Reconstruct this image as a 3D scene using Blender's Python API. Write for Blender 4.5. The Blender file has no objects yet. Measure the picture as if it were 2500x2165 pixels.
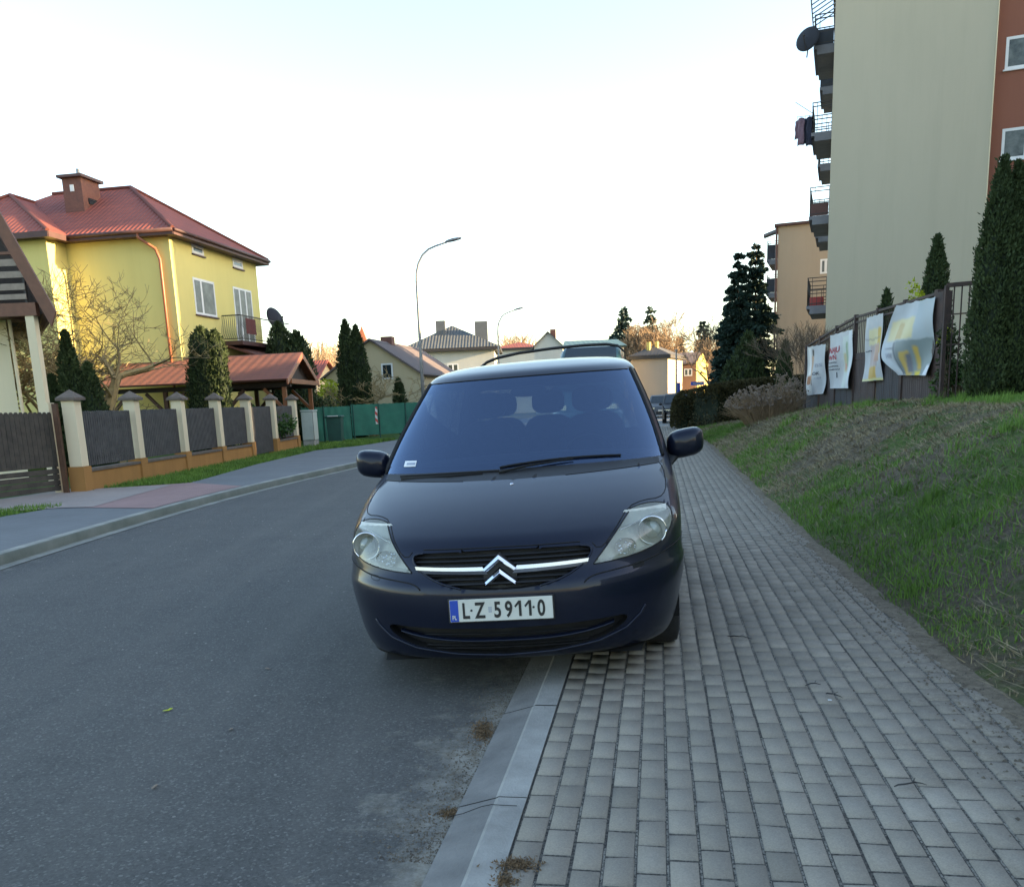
import bpy, bmesh, math, random
import numpy as np
from mathutils import Vector, Matrix
R = math.radians
scn = bpy.context.scene
C = scn.collection
rnd = random.Random(7)

# ------------------------------------------------------------------ camera
PW, PH = 2500.0, 2165.0
FOC = 2150.0; CXP = 1250.0; CYP = 1422.0
PITCH = math.atan(0.2065); ROLL = R(2.25); CAMH = 1.5
_c, _s = math.cos(PITCH), math.sin(PITCH)
Fv = Vector((0, _c, -_s)); R0 = Vector((1, 0, 0)); U0 = Vector((0, _s, _c))
Rv = R0 * math.cos(ROLL) - U0 * math.sin(ROLL)
Uv = R0 * math.sin(ROLL) + U0 * math.cos(ROLL)
cam_d = bpy.data.cameras.new('camera'); cam = bpy.data.objects.new('camera', cam_d); C.objects.link(cam)
cam.matrix_world = Matrix(((Rv.x, Uv.x, -Fv.x, 0), (Rv.y, Uv.y, -Fv.y, 0), (Rv.z, Uv.z, -Fv.z, CAMH), (0, 0, 0, 1)))
cam_d.sensor_fit = 'HORIZONTAL'; cam_d.sensor_width = 36; cam_d.lens = 36 * FOC / PW
cam_d.shift_y = (CYP - PH / 2) / PW
cam_d.clip_start = 0.05; cam_d.clip_end = 3000
scn.camera = cam

# ------------------------------------------------------------------ light
SUN_AZ = 96.9      # degrees from +Y (camera heading) towards +X
SUN_EL = 11.5
w = bpy.data.worlds.new('World'); scn.world = w; w.use_nodes = True
nt = w.node_tree; nt.nodes.clear()
sky = nt.nodes.new('ShaderNodeTexSky'); sky.sky_type = 'NISHITA'; sky.sun_disc = False
sky.sun_elevation = R(SUN_EL); sky.sun_rotation = R(SUN_AZ)
sky.air_density = 1.0; sky.dust_density = 1.5; sky.ozone_density = 0.6; sky.altitude = 200
bg = nt.nodes.new('ShaderNodeBackground'); bg.inputs['Strength'].default_value = 0.15
ow = nt.nodes.new('ShaderNodeOutputWorld')
nt.links.new(sky.outputs[0], bg.inputs[0]); nt.links.new(bg.outputs[0], ow.inputs[0])
sl = bpy.data.lights.new('sun', 'SUN'); sl.energy = 5.0; sl.angle = R(0.5); sl.color = (1.0, 0.72, 0.40)
so = bpy.data.objects.new('sun', sl); C.objects.link(so)
sd = Vector((math.sin(R(SUN_AZ)) * math.cos(R(SUN_EL)), math.cos(R(SUN_AZ)) * math.cos(R(SUN_EL)), math.sin(R(SUN_EL))))
so.rotation_euler = sd.to_track_quat('Z', 'Y').to_euler()
scn.view_settings.view_transform = 'Standard'; scn.view_settings.look = 'None'
scn.view_settings.gamma = 1; scn.view_settings.exposure = 2.2
scn.render.engine = 'CYCLES'

# ------------------------------------------------------------------ geometry helpers
def ray(px, py):
    return Fv + Rv * ((px - CXP) / FOC) + Uv * ((CYP - py) / FOC)
def at(px, py, Y):
    """point of the photo's pixel (2500 wide) at distance Y ahead"""
    d = ray(px, py); return Vector((0, 0, CAMH)) + d * (Y / d.y)
def gp(px, py, z=0.0):
    d = ray(px, py); t = (z - CAMH) / d.z; return Vector((0, 0, CAMH)) + d * t
def zat(px, py, Y): return at(px, py, Y).z
def xat(px, py, Y): return at(px, py, Y).x
TH = math.atan(0.17); SX, SY = math.sin(TH), math.cos(TH)
def ST(u, s, z=0.0):            # street frame: u to the right, s along the street
    return Vector((u * SY + s * SX, -u * SX + s * SY, z))
def us(x, y): return (x * SY - y * SX, x * SX + y * SY)

def empty(name, loc=(0, 0, 0), rz=0.0, rot=None, **k):
    o = bpy.data.objects.new(name, None); C.objects.link(o); o.location = loc
    o.rotation_euler = rot if rot else (0, 0, rz); o.empty_display_size = 0.2
    tag(o, **k); return o
def tag(o, label=None, cat=None, group=None, kind=None):
    if label: o['label'] = label
    if cat: o['category'] = cat
    if group: o['group'] = group
    if kind: o['kind'] = kind
    return o
def root_inv(p):
    m = Matrix.LocRotScale(p.location, p.rotation_euler, None)
    if p.parent: m = p['_w'] if False else m
    return m.inverted()

class MB:
    def __init__(s): s.v = []; s.f = []; s.uv = {}; s.mi = []; s.cur = 0
    def quad(s, *p, uv=None):
        i = len(s.v); s.v += [tuple(q) for q in p]; s.f.append(tuple(range(i, i + len(p)))); s.mi.append(s.cur)
        if uv: s.uv[len(s.f) - 1] = uv
        return s
    def grid(s, rows, close=False):
        i = len(s.v); n = len(rows[0])
        for r in rows: s.v += [tuple(q) for q in r]
        for a in range(len(rows) - 1):
            for b in range(n if close else n - 1):
                b2 = (b + 1) % n
                s.f.append((i + a * n + b, i + a * n + b2, i + (a + 1) * n + b2, i + (a + 1) * n + b)); s.mi.append(s.cur)
        return s
    def box(s, c, size, rz=0.0, ax=None, rot=None):
        hx, hy, hz = size[0] / 2, size[1] / 2, size[2] / 2
        c = Vector(c); m = Matrix.Rotation(rz, 3, 'Z') if rot is None else rot
        i = len(s.v)
        for dx, dy, dz in ((-1,-1,-1),(1,-1,-1),(1,1,-1),(-1,1,-1),(-1,-1,1),(1,-1,1),(1,1,1),(-1,1,1)):
            s.v.append(tuple(c + m @ Vector((dx * hx, dy * hy, dz * hz))))
        for q in ((0,3,2,1),(4,5,6,7),(0,1,5,4),(1,2,6,5),(2,3,7,6),(3,0,4,7)):
            s.f.append(tuple(i + k for k in q)); s.mi.append(s.cur)
        return s
    def bbox(s, a, b):
        return s.box([(a[i] + b[i]) / 2 for i in range(3)], [abs(b[i] - a[i]) for i in range(3)])
    def bar(s, a, b, w, h=None, up=(0, 0, 1)):
        a = Vector(a); b = Vector(b); h = h or w
        d = (b - a); L = d.length
        if L < 1e-6: return s
        d.normalize(); upv = Vector(up)
        x = d.cross(upv)
        if x.length < 1e-3: x = d.cross(Vector((1, 0, 0)))
        x.normalize(); z = x.cross(d)
        m = Matrix((x, d, z)).transposed()
        return s.box((a + b) / 2, (w, L, h), rot=m)
    def tube(s, pts, r, n=8, cap=True):
        pts = [Vector(p) for p in pts]; k = len(pts)
        rs = r if isinstance(r, (list, tuple)) else [r] * k
        rows = []; px = None
        for i, p in enumerate(pts):
            d = (pts[min(i + 1, k - 1)] - pts[max(i - 1, 0)])
            if d.length < 1e-9: d = Vector((0, 0, 1))
            d.normalize()
            if px is None:
                px = d.cross(Vector((0, 0, 1)))
                if px.length < 1e-3: px = d.cross(Vector((1, 0, 0)))
            px = px - d * px.dot(d)
            if px.length < 1e-4: px = d.orthogonal()
            px.normalize(); py = d.cross(px)
            rows.append([p + (px * math.cos(2 * math.pi * j / n) + py * math.sin(2 * math.pi * j / n)) * rs[i] for j in range(n)])
        i0 = len(s.v); s.grid(rows, close=True)
        if cap:
            s.f.append(tuple(i0 + j for j in range(n))[::-1]); s.mi.append(s.cur)
            s.f.append(tuple(i0 + (k - 1) * n + j for j in range(n))); s.mi.append(s.cur)
        return s
    def prism(s, poly, dvec):
        """extrude a planar polygon (3D points) along dvec"""
        d = Vector(dvec); n = len(poly); i = len(s.v)
        s.v += [tuple(p) for p in poly] + [tuple(Vector(p) + d) for p in poly]
        s.f.append(tuple(range(i, i + n))[::-1]); s.mi.append(s.cur)
        s.f.append(tuple(range(i + n, i + 2 * n))); s.mi.append(s.cur)
        for j in range(n):
            k = (j + 1) % n
            s.f.append((i + j, i + k, i + n + k, i + n + j)); s.mi.append(s.cur)
        return s
    def sphere(s, c, r, nu=12, nv=8, sc=(1, 1, 1)):
        c = Vector(c); rows = []
        for a in range(nv + 1):
            t = math.pi * a / nv
            rows.append([c + Vector((math.sin(t) * math.cos(2 * math.pi * b / nu) * r * sc[0], math.sin(t) * math.sin(2 * math.pi * b / nu) * r * sc[1], math.cos(t) * r * sc[2])) for b in range(nu)])
        return s.grid(rows, close=True)
    def build(s, name, mat, parent=None, smooth=False, bevel=0.0, merge=False, subd=0, solid=0.0, **k):
        me = bpy.data.meshes.new(name); me.from_pydata(s.v, [], s.f)
        mats = mat if isinstance(mat, (list, tuple)) else [mat]
        for m in mats: me.materials.append(m)
        if len(mats) > 1: me.polygons.foreach_set('material_index', s.mi)
        if s.uv:
            l = me.uv_layers.new(name='UVMap')
            for fi, uv in s.uv.items():
                p = me.polygons[fi]
                for j, li in enumerate(p.loop_indices): l.data[li].uv = uv[j]
        if merge:
            bm = bmesh.new(); bm.from_mesh(me); bmesh.ops.remove_doubles(bm, verts=bm.verts, dist=1e-4)
            bmesh.ops.recalc_face_normals(bm, faces=bm.faces); bm.to_mesh(me); bm.free()
        if smooth: me.polygons.foreach_set('use_smooth', [True] * len(me.polygons))
        me.update()
        o = bpy.data.objects.new(name, me); C.objects.link(o)
        if parent: link_parent(o, parent)
        if bevel:
            b = o.modifiers.new('bevel', 'BEVEL'); b.width = bevel; b.segments = 2; b.limit_method = 'ANGLE'; b.angle_limit = R(40)
        if solid:
            b = o.modifiers.new('solid', 'SOLIDIFY'); b.thickness = solid; b.offset = 0
        if subd:
            b = o.modifiers.new('sub', 'SUBSURF'); b.levels = subd; b.render_levels = subd
        tag(o, **k); return o
def wmat(p):
    m = Matrix.LocRotScale(p.location, p.rotation_euler, None)
    if p.parent: m = wmat(p.parent) @ p.matrix_parent_inverse @ m
    return m
def link_parent(o, parent):
    """o's mesh is written in world space: keep it there"""
    o.parent = parent; o.matrix_parent_inverse = wmat(parent).inverted()
def link_local(o, parent):
    o.parent = parent
def copy_tree(o, parent=None):
    c = o.copy(); C.objects.link(c)
    if parent is not None: c.parent = parent
    for ch in list(o.children): copy_tree(ch, c)
    return c
def npmesh(name, V, F, mat, parent=None, smooth=False, **k):
    """V (n,3), F (m,3|4) numpy"""
    me = bpy.data.meshes.new(name); n = len(V); m, q = F.shape
    me.vertices.add(n); me.vertices.foreach_set('co', V.astype(np.float32).ravel())
    me.loops.add(m * q); me.loops.foreach_set('vertex_index', F.astype(np.int32).ravel())
    me.polygons.add(m); me.polygons.foreach_set('loop_start', np.arange(0, m * q, q, dtype=np.int32))
    me.polygons.foreach_set('loop_total', np.full(m, q, dtype=np.int32))
    if smooth: me.polygons.foreach_set('use_smooth', np.ones(m, dtype=bool))
    me.update(calc_edges=True); me.validate()
    me.materials.append(mat)
    o = bpy.data.objects.new(name, me); C.objects.link(o)
    if parent: link_parent(o, parent)
    tag(o, **k); return o

# ------------------------------------------------------------------ materials
def nodes(name):
    m = bpy.data.materials.new(name); m.use_nodes = True
    return m, m.node_tree, m.node_tree.nodes['Principled BSDF']
def _coord(nt, uv=False):
    t = nt.nodes.new('ShaderNodeTexCoord'); return t.outputs['UV' if uv else 'Object']
def _noise(nt, vec, scale, detail=5, rough=0.6):
    n = nt.nodes.new('ShaderNodeTexNoise'); n.inputs['Scale'].default_value = scale
    n.inputs['Detail'].default_value = detail; n.inputs['Roughness'].default_value = rough
    nt.links.new(vec, n.inputs['Vector']); return n.outputs['Fac']
def _ramp(nt, fac, stops):
    r = nt.nodes.new('ShaderNodeValToRGB'); e = r.color_ramp.elements
    while len(e) < len(stops): e.new(0.5)
    for i, (p, c) in enumerate(stops): e[i].position = p; e[i].color = (*c, 1)
    nt.links.new(fac, r.inputs[0]); return r.outputs[0]
def _mix(nt, fac, a, b, mode='MIX'):
    m = nt.nodes.new('ShaderNodeMix'); m.data_type = 'RGBA'; m.blend_type = mode
    for sock, val in ((m.inputs[0], fac), (m.inputs[6], a), (m.inputs[7], b)):
        if isinstance(val, (int, float)): sock.default_value = val
        elif isinstance(val, tuple): sock.default_value = (*val, 1)
        else: nt.links.new(val, sock)
    return m.outputs[2]
def _bump(nt, bs, h, strength, dist=0.01):
    b = nt.nodes.new('ShaderNodeBump'); b.inputs['Strength'].default_value = strength; b.inputs['Distance'].default_value = dist
    nt.links.new(h, b.inputs['Height']); nt.links.new(b.outputs[0], bs.inputs['Normal']); return b
def nm(name, c1, c2=None, scale=3.0, rough=0.8, bump=0.3, bscale=60.0, metal=0.0, coat=0.0, spec=0.5, lo=0.3, hi=0.7, dist=0.01):
    m, nt, bs = nodes(name); v = _coord(nt)
    c2 = c2 or tuple(x * 0.75 for x in c1)
    f = _noise(nt, v, scale)
    nt.links.new(_ramp(nt, f, [(lo, c2), (hi, c1)]), bs.inputs['Base Color'])
    bs.inputs['Roughness'].default_value = rough; bs.inputs['Metallic'].default_value = metal
    bs.inputs['Coat Weight'].default_value = coat; bs.inputs['Specular IOR Level'].default_value = spec
    if bump: _bump(nt, bs, _noise(nt, v, bscale, 4), bump, dist)
    return m
def glassy(name, tint=(0.02, 0.03, 0.035), rough=0.05, refl=0.5):
    m, nt, bs = nodes(name)
    bs.inputs['Base Color'].default_value = (*tint, 1); bs.inputs['Roughness'].default_value = rough
    bs.inputs['Specular IOR Level'].default_value = 0.5; return m
def seeglass(name, tint, base=0.06, gain=1.0, rough=0.02, haze=None, hazef=0.0, gtint=(1, 1, 1)):
    m = bpy.data.materials.new(name); m.use_nodes = True; nt = m.node_tree; nt.nodes.clear()
    out = nt.nodes.new('ShaderNodeOutputMaterial'); tr = nt.nodes.new('ShaderNodeBsdfTransparent'); tr.inputs[0].default_value = (*tint, 1)
    gl = nt.nodes.new('ShaderNodeBsdfGlossy'); gl.inputs['Roughness'].default_value = rough; gl.inputs[0].default_value = (*gtint, 1)
    fr = nt.nodes.new('ShaderNodeLayerWeight'); fr.inputs[0].default_value = 0.35
    ma = nt.nodes.new('ShaderNodeMath'); ma.operation = 'MULTIPLY_ADD'; ma.inputs[1].default_value = gain; ma.inputs[2].default_value = base; ma.use_clamp = True
    nt.links.new(fr.outputs['Fresnel'], ma.inputs[0])
    mx = nt.nodes.new('ShaderNodeMixShader'); nt.links.new(ma.outputs[0], mx.inputs[0])
    src = tr.outputs[0]
    if haze:
        df = nt.nodes.new('ShaderNodeBsdfDiffuse'); df.inputs[0].default_value = (*haze, 1)
        m2 = nt.nodes.new('ShaderNodeMixShader'); m2.inputs[0].default_value = hazef
        nt.links.new(tr.outputs[0], m2.inputs[1]); nt.links.new(df.outputs[0], m2.inputs[2]); src = m2.outputs[0]
    nt.links.new(src, mx.inputs[1]); nt.links.new(gl.outputs[0], mx.inputs[2]); nt.links.new(mx.outputs[0], out.inputs[0])
    return m

M = {}
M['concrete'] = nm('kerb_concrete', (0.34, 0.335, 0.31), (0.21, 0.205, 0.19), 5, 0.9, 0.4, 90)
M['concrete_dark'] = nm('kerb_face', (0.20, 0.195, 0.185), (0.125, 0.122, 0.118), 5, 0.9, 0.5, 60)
M['gutter'] = nm('gutter_concrete', (0.34, 0.34, 0.30), (0.18, 0.185, 0.165), 2.2, 0.9, 0.3, 40)
M['black'] = nm('black_plastic', (0.012, 0.012, 0.014), (0.008, 0.008, 0.009), 6, 0.55, 0.1, 200)
M['blackmatte'] = nm('black_matte', (0.006, 0.006, 0.007), None, 6, 0.9, 0)
M['rubber'] = nm('tyre_rubber', (0.02, 0.02, 0.021), None, 8, 0.8, 0.4, 80)
M['chrome'] = nm('chrome', (0.75, 0.77, 0.82), (0.68, 0.7, 0.75), 4, 0.12, 0, metal=1.0)
M['chrome_soft'] = nm('satin_chrome', (0.62, 0.64, 0.72), (0.55, 0.57, 0.65), 4, 0.28, 0, metal=1.0)
M['steel'] = nm('galvanised_steel', (0.28, 0.29, 0.30), (0.2, 0.21, 0.22), 5, 0.5, 0.1, 40, metal=0.6)
M['glass_dark'] = glassy('window_glass')
M['white_pvc'] = nm('white_pvc', (0.72, 0.73, 0.73), (0.62, 0.63, 0.64), 3, 0.5, 0.05)
M['wood_brown'] = nm('brown_timber', (0.10, 0.045, 0.022), (0.055, 0.026, 0.014), 6, 0.7, 0.4, 40)
M['iron'] = nm('dark_iron', (0.035, 0.03, 0.03), (0.02, 0.018, 0.018), 8, 0.6, 0.3, 60)
M['rustiron'] = nm('rusty_brown_steel', (0.075, 0.045, 0.038), (0.035, 0.026, 0.025), 5, 0.75, 0.4, 60)
# ------------------------------------------------------------------ terrain and street
def smooth(a, b, x):
    t = min(1.0, max(0.0, (x - a) / (b - a))); return t * t * (3 - 2 * t)
def interp(p, x):
    if x <= p[0][0]: return p[0][1]
    for (a, fa), (b, fb) in zip(p, p[1:]):
        if x <= b: return fa + (fb - fa) * (x - a) / (b - a)
    return p[-1][1]
UK0, UK1, UK2 = -0.745, -0.590, -0.480          # right kerb: foot of face, edge, back
SW_Z = 0.06
def foot_u(s): return interp([(-5, 1.62), (4, 1.58), (6, 1.52), (11, 1.46), (25, 1.5), (40, 1.2), (100, 1.2)], s)
def hnoise(x, y):
    return (math.sin(x * 1.7 + y * 0.9) * 0.5 + math.sin(x * 0.8 - y * 1.9 + 1.3) * 0.5 + math.sin(x * 4.1 + y * 3.3) * 0.25) * 0.5
def bank_z(x, y):
    u, s = us(x, y); f = foot_u(s) + 0.07 * hnoise(s * 1.9, 2.0)
    k = interp([(-5, 1.0), (16, 1.0), (22, 0.86), (28, 0.66), (34, 0.36), (45, 0.2), (90, 0.15)], s)
    t = u - f
    if t <= 0: return SW_Z - 0.03
    wdt = 2.9
    h = 1.12 * smooth(-0.35, 1.0, t / wdt) - 1.12 * smooth(-0.35, 1.0, 0) + 0.28 * smooth(wdt, wdt + 5, t)
    h = h * 1.22 * k
    bump = (hnoise(x * 1.3, y * 1.3) * 0.11 + hnoise(x * 4.3 + 2, y * 3.7) * 0.035) * smooth(0, 0.8, t) * (1 - 0.6 * smooth(wdt, wdt + 1, t))
    return SW_Z - 0.01 + max(0, h + bump)

# left kerb line (road edge) as X(Y)
LK = [(-12, -5.2), (9, -5.25), (11, -5.17), (13.7, -5.05), (17.1, -4.65), (21.9, -3.75), (28, -2.6), (34, -1.5), (45, 0.6), (60, 3.2), (85, 7.6), (130, 15.5), (200, 27)]
def lk(y):
    # smooth the polyline a little
    return (interp(LK, y - 1.5) + interp(LK, y) + interp(LK, y + 1.5)) / 3
def rk(y, u): return (u + y * SX / 1.0 / 1.0) / SY if False else (u + y * SX) / SY   # X of line u at depth y

# asphalt
def mk_asphalt():
    m, nt, bs = nodes('asphalt'); v = _coord(nt)
    big = _noise(nt, v, 0.8, 5, .7); mid = _noise(nt, v, 5, 6, 0.7); fine = _noise(nt, v, 120, 4, 0.9)
    base = _ramp(nt, big, [(0.38, (0.062, 0.057, 0.050)), (0.62, (0.104, 0.096, 0.084))])
    base = _mix(nt, 0.5, base, _ramp(nt, mid, [(0.3, (0.045, 0.048, 0.05)), (0.7, (0.092, 0.095, 0.094))]))
    vo = nt.nodes.new('ShaderNodeTexVoronoi'); vo.inputs['Scale'].default_value = 105; nt.links.new(v, vo.inputs['Vector'])
    se_ = nt.nodes.new('ShaderNodeSeparateColor'); nt.links.new(vo.outputs['Color'], se_.inputs[0])
    base = _mix(nt, 0.42, base, _ramp(nt, se_.outputs[0], [(0.0, (0.03, 0.03, 0.029)), (0.5, (0.072, 0.073, 0.070)), (0.88, (0.105, 0.105, 0.10)), (1.0, (0.26, 0.255, 0.24))]))
    sp = _ramp(nt, fine, [(0.56, (0, 0, 0)), (0.68, (1, 1, 1))])
    base = _mix(nt, _mul(nt, sp, 0.4), base, (0.24, 0.245, 0.24))
    dk = _ramp(nt, fine, [(0.26, (1, 1, 1)), (0.42, (0, 0, 0))])
    base = _mix(nt, _mul(nt, dk, 0.55), base, (0.028, 0.03, 0.032))
    mw = nt.nodes.new('ShaderNodeMapping'); mw.inputs['Rotation'].default_value = (0, 0, TH); mw.inputs['Scale'].default_value = (1.5, .07, 1); nt.links.new(v, mw.inputs[0])
    base = _mix(nt, _mul(nt, _ramp(nt, _noise(nt, mw.outputs[0], 1.0, 5, .6), [(.45, (0, 0, 0)), (.65, (1, 1, 1))]), .30), base, (0.135, 0.128, 0.115))
    base = _mix(nt, _mul(nt, _ramp(nt, _noise(nt, v, 1.6, 5, .7), [(.60, (0, 0, 0)), (.74, (1, 1, 1))]), .45), base, (0.040, 0.040, 0.040))
    # sandy dirt washed against the kerb (attribute 'dirt' painted by distance to the kerb)
    at_ = nt.nodes.new('ShaderNodeAttribute'); at_.attribute_name = 'dirt'
    dn = _noise(nt, v, 2.6, 6, 0.75)
    ad = nt.nodes.new('ShaderNodeMath'); ad.operation = 'ADD'; nt.links.new(at_.outputs['Fac'], ad.inputs[0]); nt.links.new(dn, ad.inputs[1])
    dm = _ramp(nt, ad.outputs[0], [(0.80, (0, 0, 0)), (1.10, (1, 1, 1))])
    dcol = _ramp(nt, _noise(nt, v, 14, 5, 0.8), [(0.3, (0.11, 0.085, 0.055)), (0.5, (0.2, 0.19, 0.16)), (0.7, (0.27, 0.26, 0.23))])
    base = _mix(nt, dm, base, dcol)
    nt.links.new(base, bs.inputs['Base Color'])
    bs.inputs['Roughness'].default_value = 0.82; bs.inputs['Specular IOR Level'].default_value = 0.35
    _bump(nt, bs, fine, 0.55, 0.004)
    return m
def _mul(nt, a, k):
    m = nt.nodes.new('ShaderNodeMath'); m.operation = 'MULTIPLY'; m.inputs[1].default_value = k; nt.links.new(a, m.inputs[0]); return m.outputs[0]
M['asphalt'] = mk_asphalt()

def sheet(name, rows, mat, attr=None, **k):
    V = np.array([[tuple(p) for p in r] for r in rows], dtype=float); a, b = V.shape[:2]
    idx = np.arange(a * b).reshape(a, b)
    F = np.stack([idx[:-1, :-1], idx[:-1, 1:], idx[1:, 1:], idx[1:, :-1]], -1).reshape(-1, 4)
    o = npmesh(name, V.reshape(-1, 3), F, mat, smooth=True, **k)
    if attr is not None:
        at_ = o.data.attributes.new('dirt', 'FLOAT', 'POINT'); at_.data.foreach_set('value', np.array(attr, dtype=np.float32).ravel())
    return o
ys = [y for y in np.arange(-10, 30, 0.5)] + [y for y in np.arange(30, 200, 4)]
rows = []; att = []
fr = [0, .01, .03, .06, .12, .25, .4, .55, .7, .8, .86, .9, .925, .95, .97, .985, 1.0]
for y in ys:
    a = lk(y) + 0.0; b = rk(y, UK0) + 0.02
    rows.append([(a + (b - a) * f, y, 0.0) for f in fr])
    r = []
    for f in fr:
        dr = (1 - f) * (b - a); dl = f * (b - a)
        r.append(max(0.66 * math.exp(-dr / 0.16), 0.30 * math.exp(-dl / 0.5), 0.50 * math.exp(-dr / 0.6)))
    att.append(r)
sheet('road', rows, M['asphalt'], att, kind='structure')

# base ground to the horizon
mg, ntg, bsg = nodes('ground_soil'); v = _coord(ntg)
ntg.links.new(_mix(ntg, _ramp(ntg, _noise(ntg, v, 0.4, 6, 0.7), [(0.4, (0, 0, 0)), (0.6, (1, 1, 1))]),
    _ramp(ntg, _noise(ntg, v, 9, 5, 0.8), [(0.3, (0.035, 0.06, 0.018)), (0.7, (0.07, 0.12, 0.03))]),
    _ramp(ntg, _noise(ntg, v, 7, 5, 0.8), [(0.3, (0.09, 0.075, 0.045)), (0.7, (0.13, 0.125, 0.06))])), bsg.inputs['Base Color'])
bsg.inputs['Roughness'].default_value = 0.95; _bump(ntg, bsg, _noise(ntg, v, 30, 5, 0.8), 0.8, 0.05)
M['soil'] = mg
MB().quad((-900, -300, -0.06), (900, -300, -0.06), (900, 1800, -0.06), (-900, 1800, -0.06)).build('ground', M['soil'], kind='structure')

# right kerb : sloping face + lighter top, in one-metre stones
kb = MB(); kt = MB()
s = -2.0
while s < 70:
    g = 0.003; a, b = s + g, s + 1.0 - g
    dz = rnd.uniform(-0.003, 0.003)
    j = rnd.uniform(-0.003, 0.003)
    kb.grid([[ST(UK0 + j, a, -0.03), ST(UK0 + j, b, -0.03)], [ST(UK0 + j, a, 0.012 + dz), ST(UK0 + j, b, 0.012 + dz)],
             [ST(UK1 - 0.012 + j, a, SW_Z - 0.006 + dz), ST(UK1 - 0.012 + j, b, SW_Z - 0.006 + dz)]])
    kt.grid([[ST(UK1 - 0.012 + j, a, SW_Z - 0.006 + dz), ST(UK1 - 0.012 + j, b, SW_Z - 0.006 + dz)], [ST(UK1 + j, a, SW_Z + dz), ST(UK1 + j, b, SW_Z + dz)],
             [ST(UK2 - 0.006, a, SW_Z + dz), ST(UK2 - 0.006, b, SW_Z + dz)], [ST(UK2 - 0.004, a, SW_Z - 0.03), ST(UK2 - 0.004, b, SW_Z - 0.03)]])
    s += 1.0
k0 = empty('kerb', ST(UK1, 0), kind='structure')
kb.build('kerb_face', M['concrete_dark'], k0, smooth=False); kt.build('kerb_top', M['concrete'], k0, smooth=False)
MB().grid([[ST(UK0, -2, -0.035), ST(UK0, 70, -0.035)], [ST(UK1, -2, SW_Z - 0.02), ST(UK1, 70, SW_Z - 0.02)], [ST(UK2 + 0.02, -2, SW_Z - 0.02), ST(UK2 + 0.02, 70, SW_Z - 0.02)]]).build('kerb_joint', M['blackmatte'], k0)

# pavers
def mk_paver(name='pavers', tone=(0.245, 0.220, 0.182)):
    m, nt, bs = nodes(name); v = _coord(nt)
    at_ = nt.nodes.new('ShaderNodeAttribute'); at_.attribute_name = 'tone'
    t = tone
    c = _ramp(nt, at_.outputs['Fac'], [(0, tuple(x * 0.72 for x in t)), (0.5, t), (1, tuple(x * 1.30 for x in t))])
    n = _noise(nt, v, 1.1, 6, 0.65)
    c = _mix(nt, 0.38, c, _ramp(nt, n, [(0.3, (0.13, 0.128, 0.12)), (0.55, t), (0.75, (0.30, 0.29, 0.26))]), 'MIX')
    f = _noise(nt, v, 160, 3, 0.8)
    sa = nt.nodes.new('ShaderNodeAttribute'); sa.attribute_name = 'sand'
    ad = nt.nodes.new('ShaderNodeMath'); ad.operation = 'ADD'; nt.links.new(sa.outputs['Fac'], ad.inputs[0]); nt.links.new(_noise(nt, v, 3.2, 6, .75), ad.inputs[1])
    c = _mix(nt, _ramp(nt, ad.outputs[0], [(.72, (0, 0, 0)), (1.02, (1, 1, 1))]), c, _ramp(nt, _noise(nt, v, 30, 4, .8), [(.3, (.15, .13, .105)), (.7, (.25, .225, .185))]))
    c = _mix(nt, 0.6, c, _ramp(nt, f, [(0.3, (0.35, 0.35, 0.35)), (0.5, (0.5, 0.5, 0.5)), (0.72, (0.68, 0.68, 0.68))]), 'OVERLAY')
    nt.links.new(c, bs.inputs['Base Color']); bs.inputs['Roughness'].default_value = 0.9; bs.inputs['Specular IOR Level'].default_value = 0.3
    _bump(nt, bs, f, 0.4, 0.003); return m
M['paver'] = mk_paver()
M['joint'] = nm('joint_sand', (0.14, 0.13, 0.112), (0.04, 0.038, 0.034), 70, 0.95, 0.9, 300, lo=0.42, hi=0.6, dist=0.01)
def pavers(name, u0, u1f, s0, s1, pw=0.101, pl=0.175, z=SW_Z, gap=0.0028, mat=None, frame=ST, **k):
    V = []; F = []; T = []; SD = []
    ncol = int((u1f(0) - u0) / pw + 0.5) + 1
    for c in range(ncol):
        ua = u0 + c * pw; off = (c % 2) * pl / 2 + rnd.uniform(-0.012, 0.012)
        s = s0 + off
        while s < s1:
            if ua + pw < u1f(s) + 0.03:
                g = gap * rnd.uniform(0.6, 1.5); jz = rnd.gauss(0, 0.0009); b = 0.0045
                tl = rnd.gauss(0, 0.0012)
                i = len(V)
                us_, ue = ua + g, ua + pw - g; sa, se = s + .0042, s + pl - .0042
                for (du, dsx, dzz) in ((0, 0, -0.009), (1, 0, -0.009), (1, 1, -0.009), (0, 1, -0.009)):
                    V.append(frame(us_ if not du else ue, sa if not dsx else se, z + dzz + jz))
                for (du, dsx) in ((0, 0), (1, 0), (1, 1), (0, 1)):
                    V.append(frame((us_ + b) if not du else (ue - b), (sa + b) if not dsx else (se - b), z + jz + (tl if du else -tl)))
                for q in ((4, 5, 6, 7), (0, 1, 5, 4), (1, 2, 6, 5), (2, 3, 7, 6), (3, 0, 4, 7)): F.append([i + x for x in q])
                T += [min(1, max(0, rnd.gauss(0.5, 0.24)))] * 8
                SD += [0.62 * math.exp(-max(0, u1f(s) - ua - pw) / 0.6)] * 8
            s += pl
    o = npmesh(name, np.array([tuple(x) for x in V]), np.array(F), mat or M['paver'], **k)
    a = o.data.attributes.new('tone', 'FLOAT', 'POINT'); a.data.foreach_set('value', np.array(T, dtype=np.float32))
    a = o.data.attributes.new('sand', 'FLOAT', 'POINT'); a.data.foreach_set('value', np.array(SD, dtype=np.float32))
    return o
sw = empty('pavement', ST(0.5, 3), kind='structure')
jm = MB()
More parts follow.
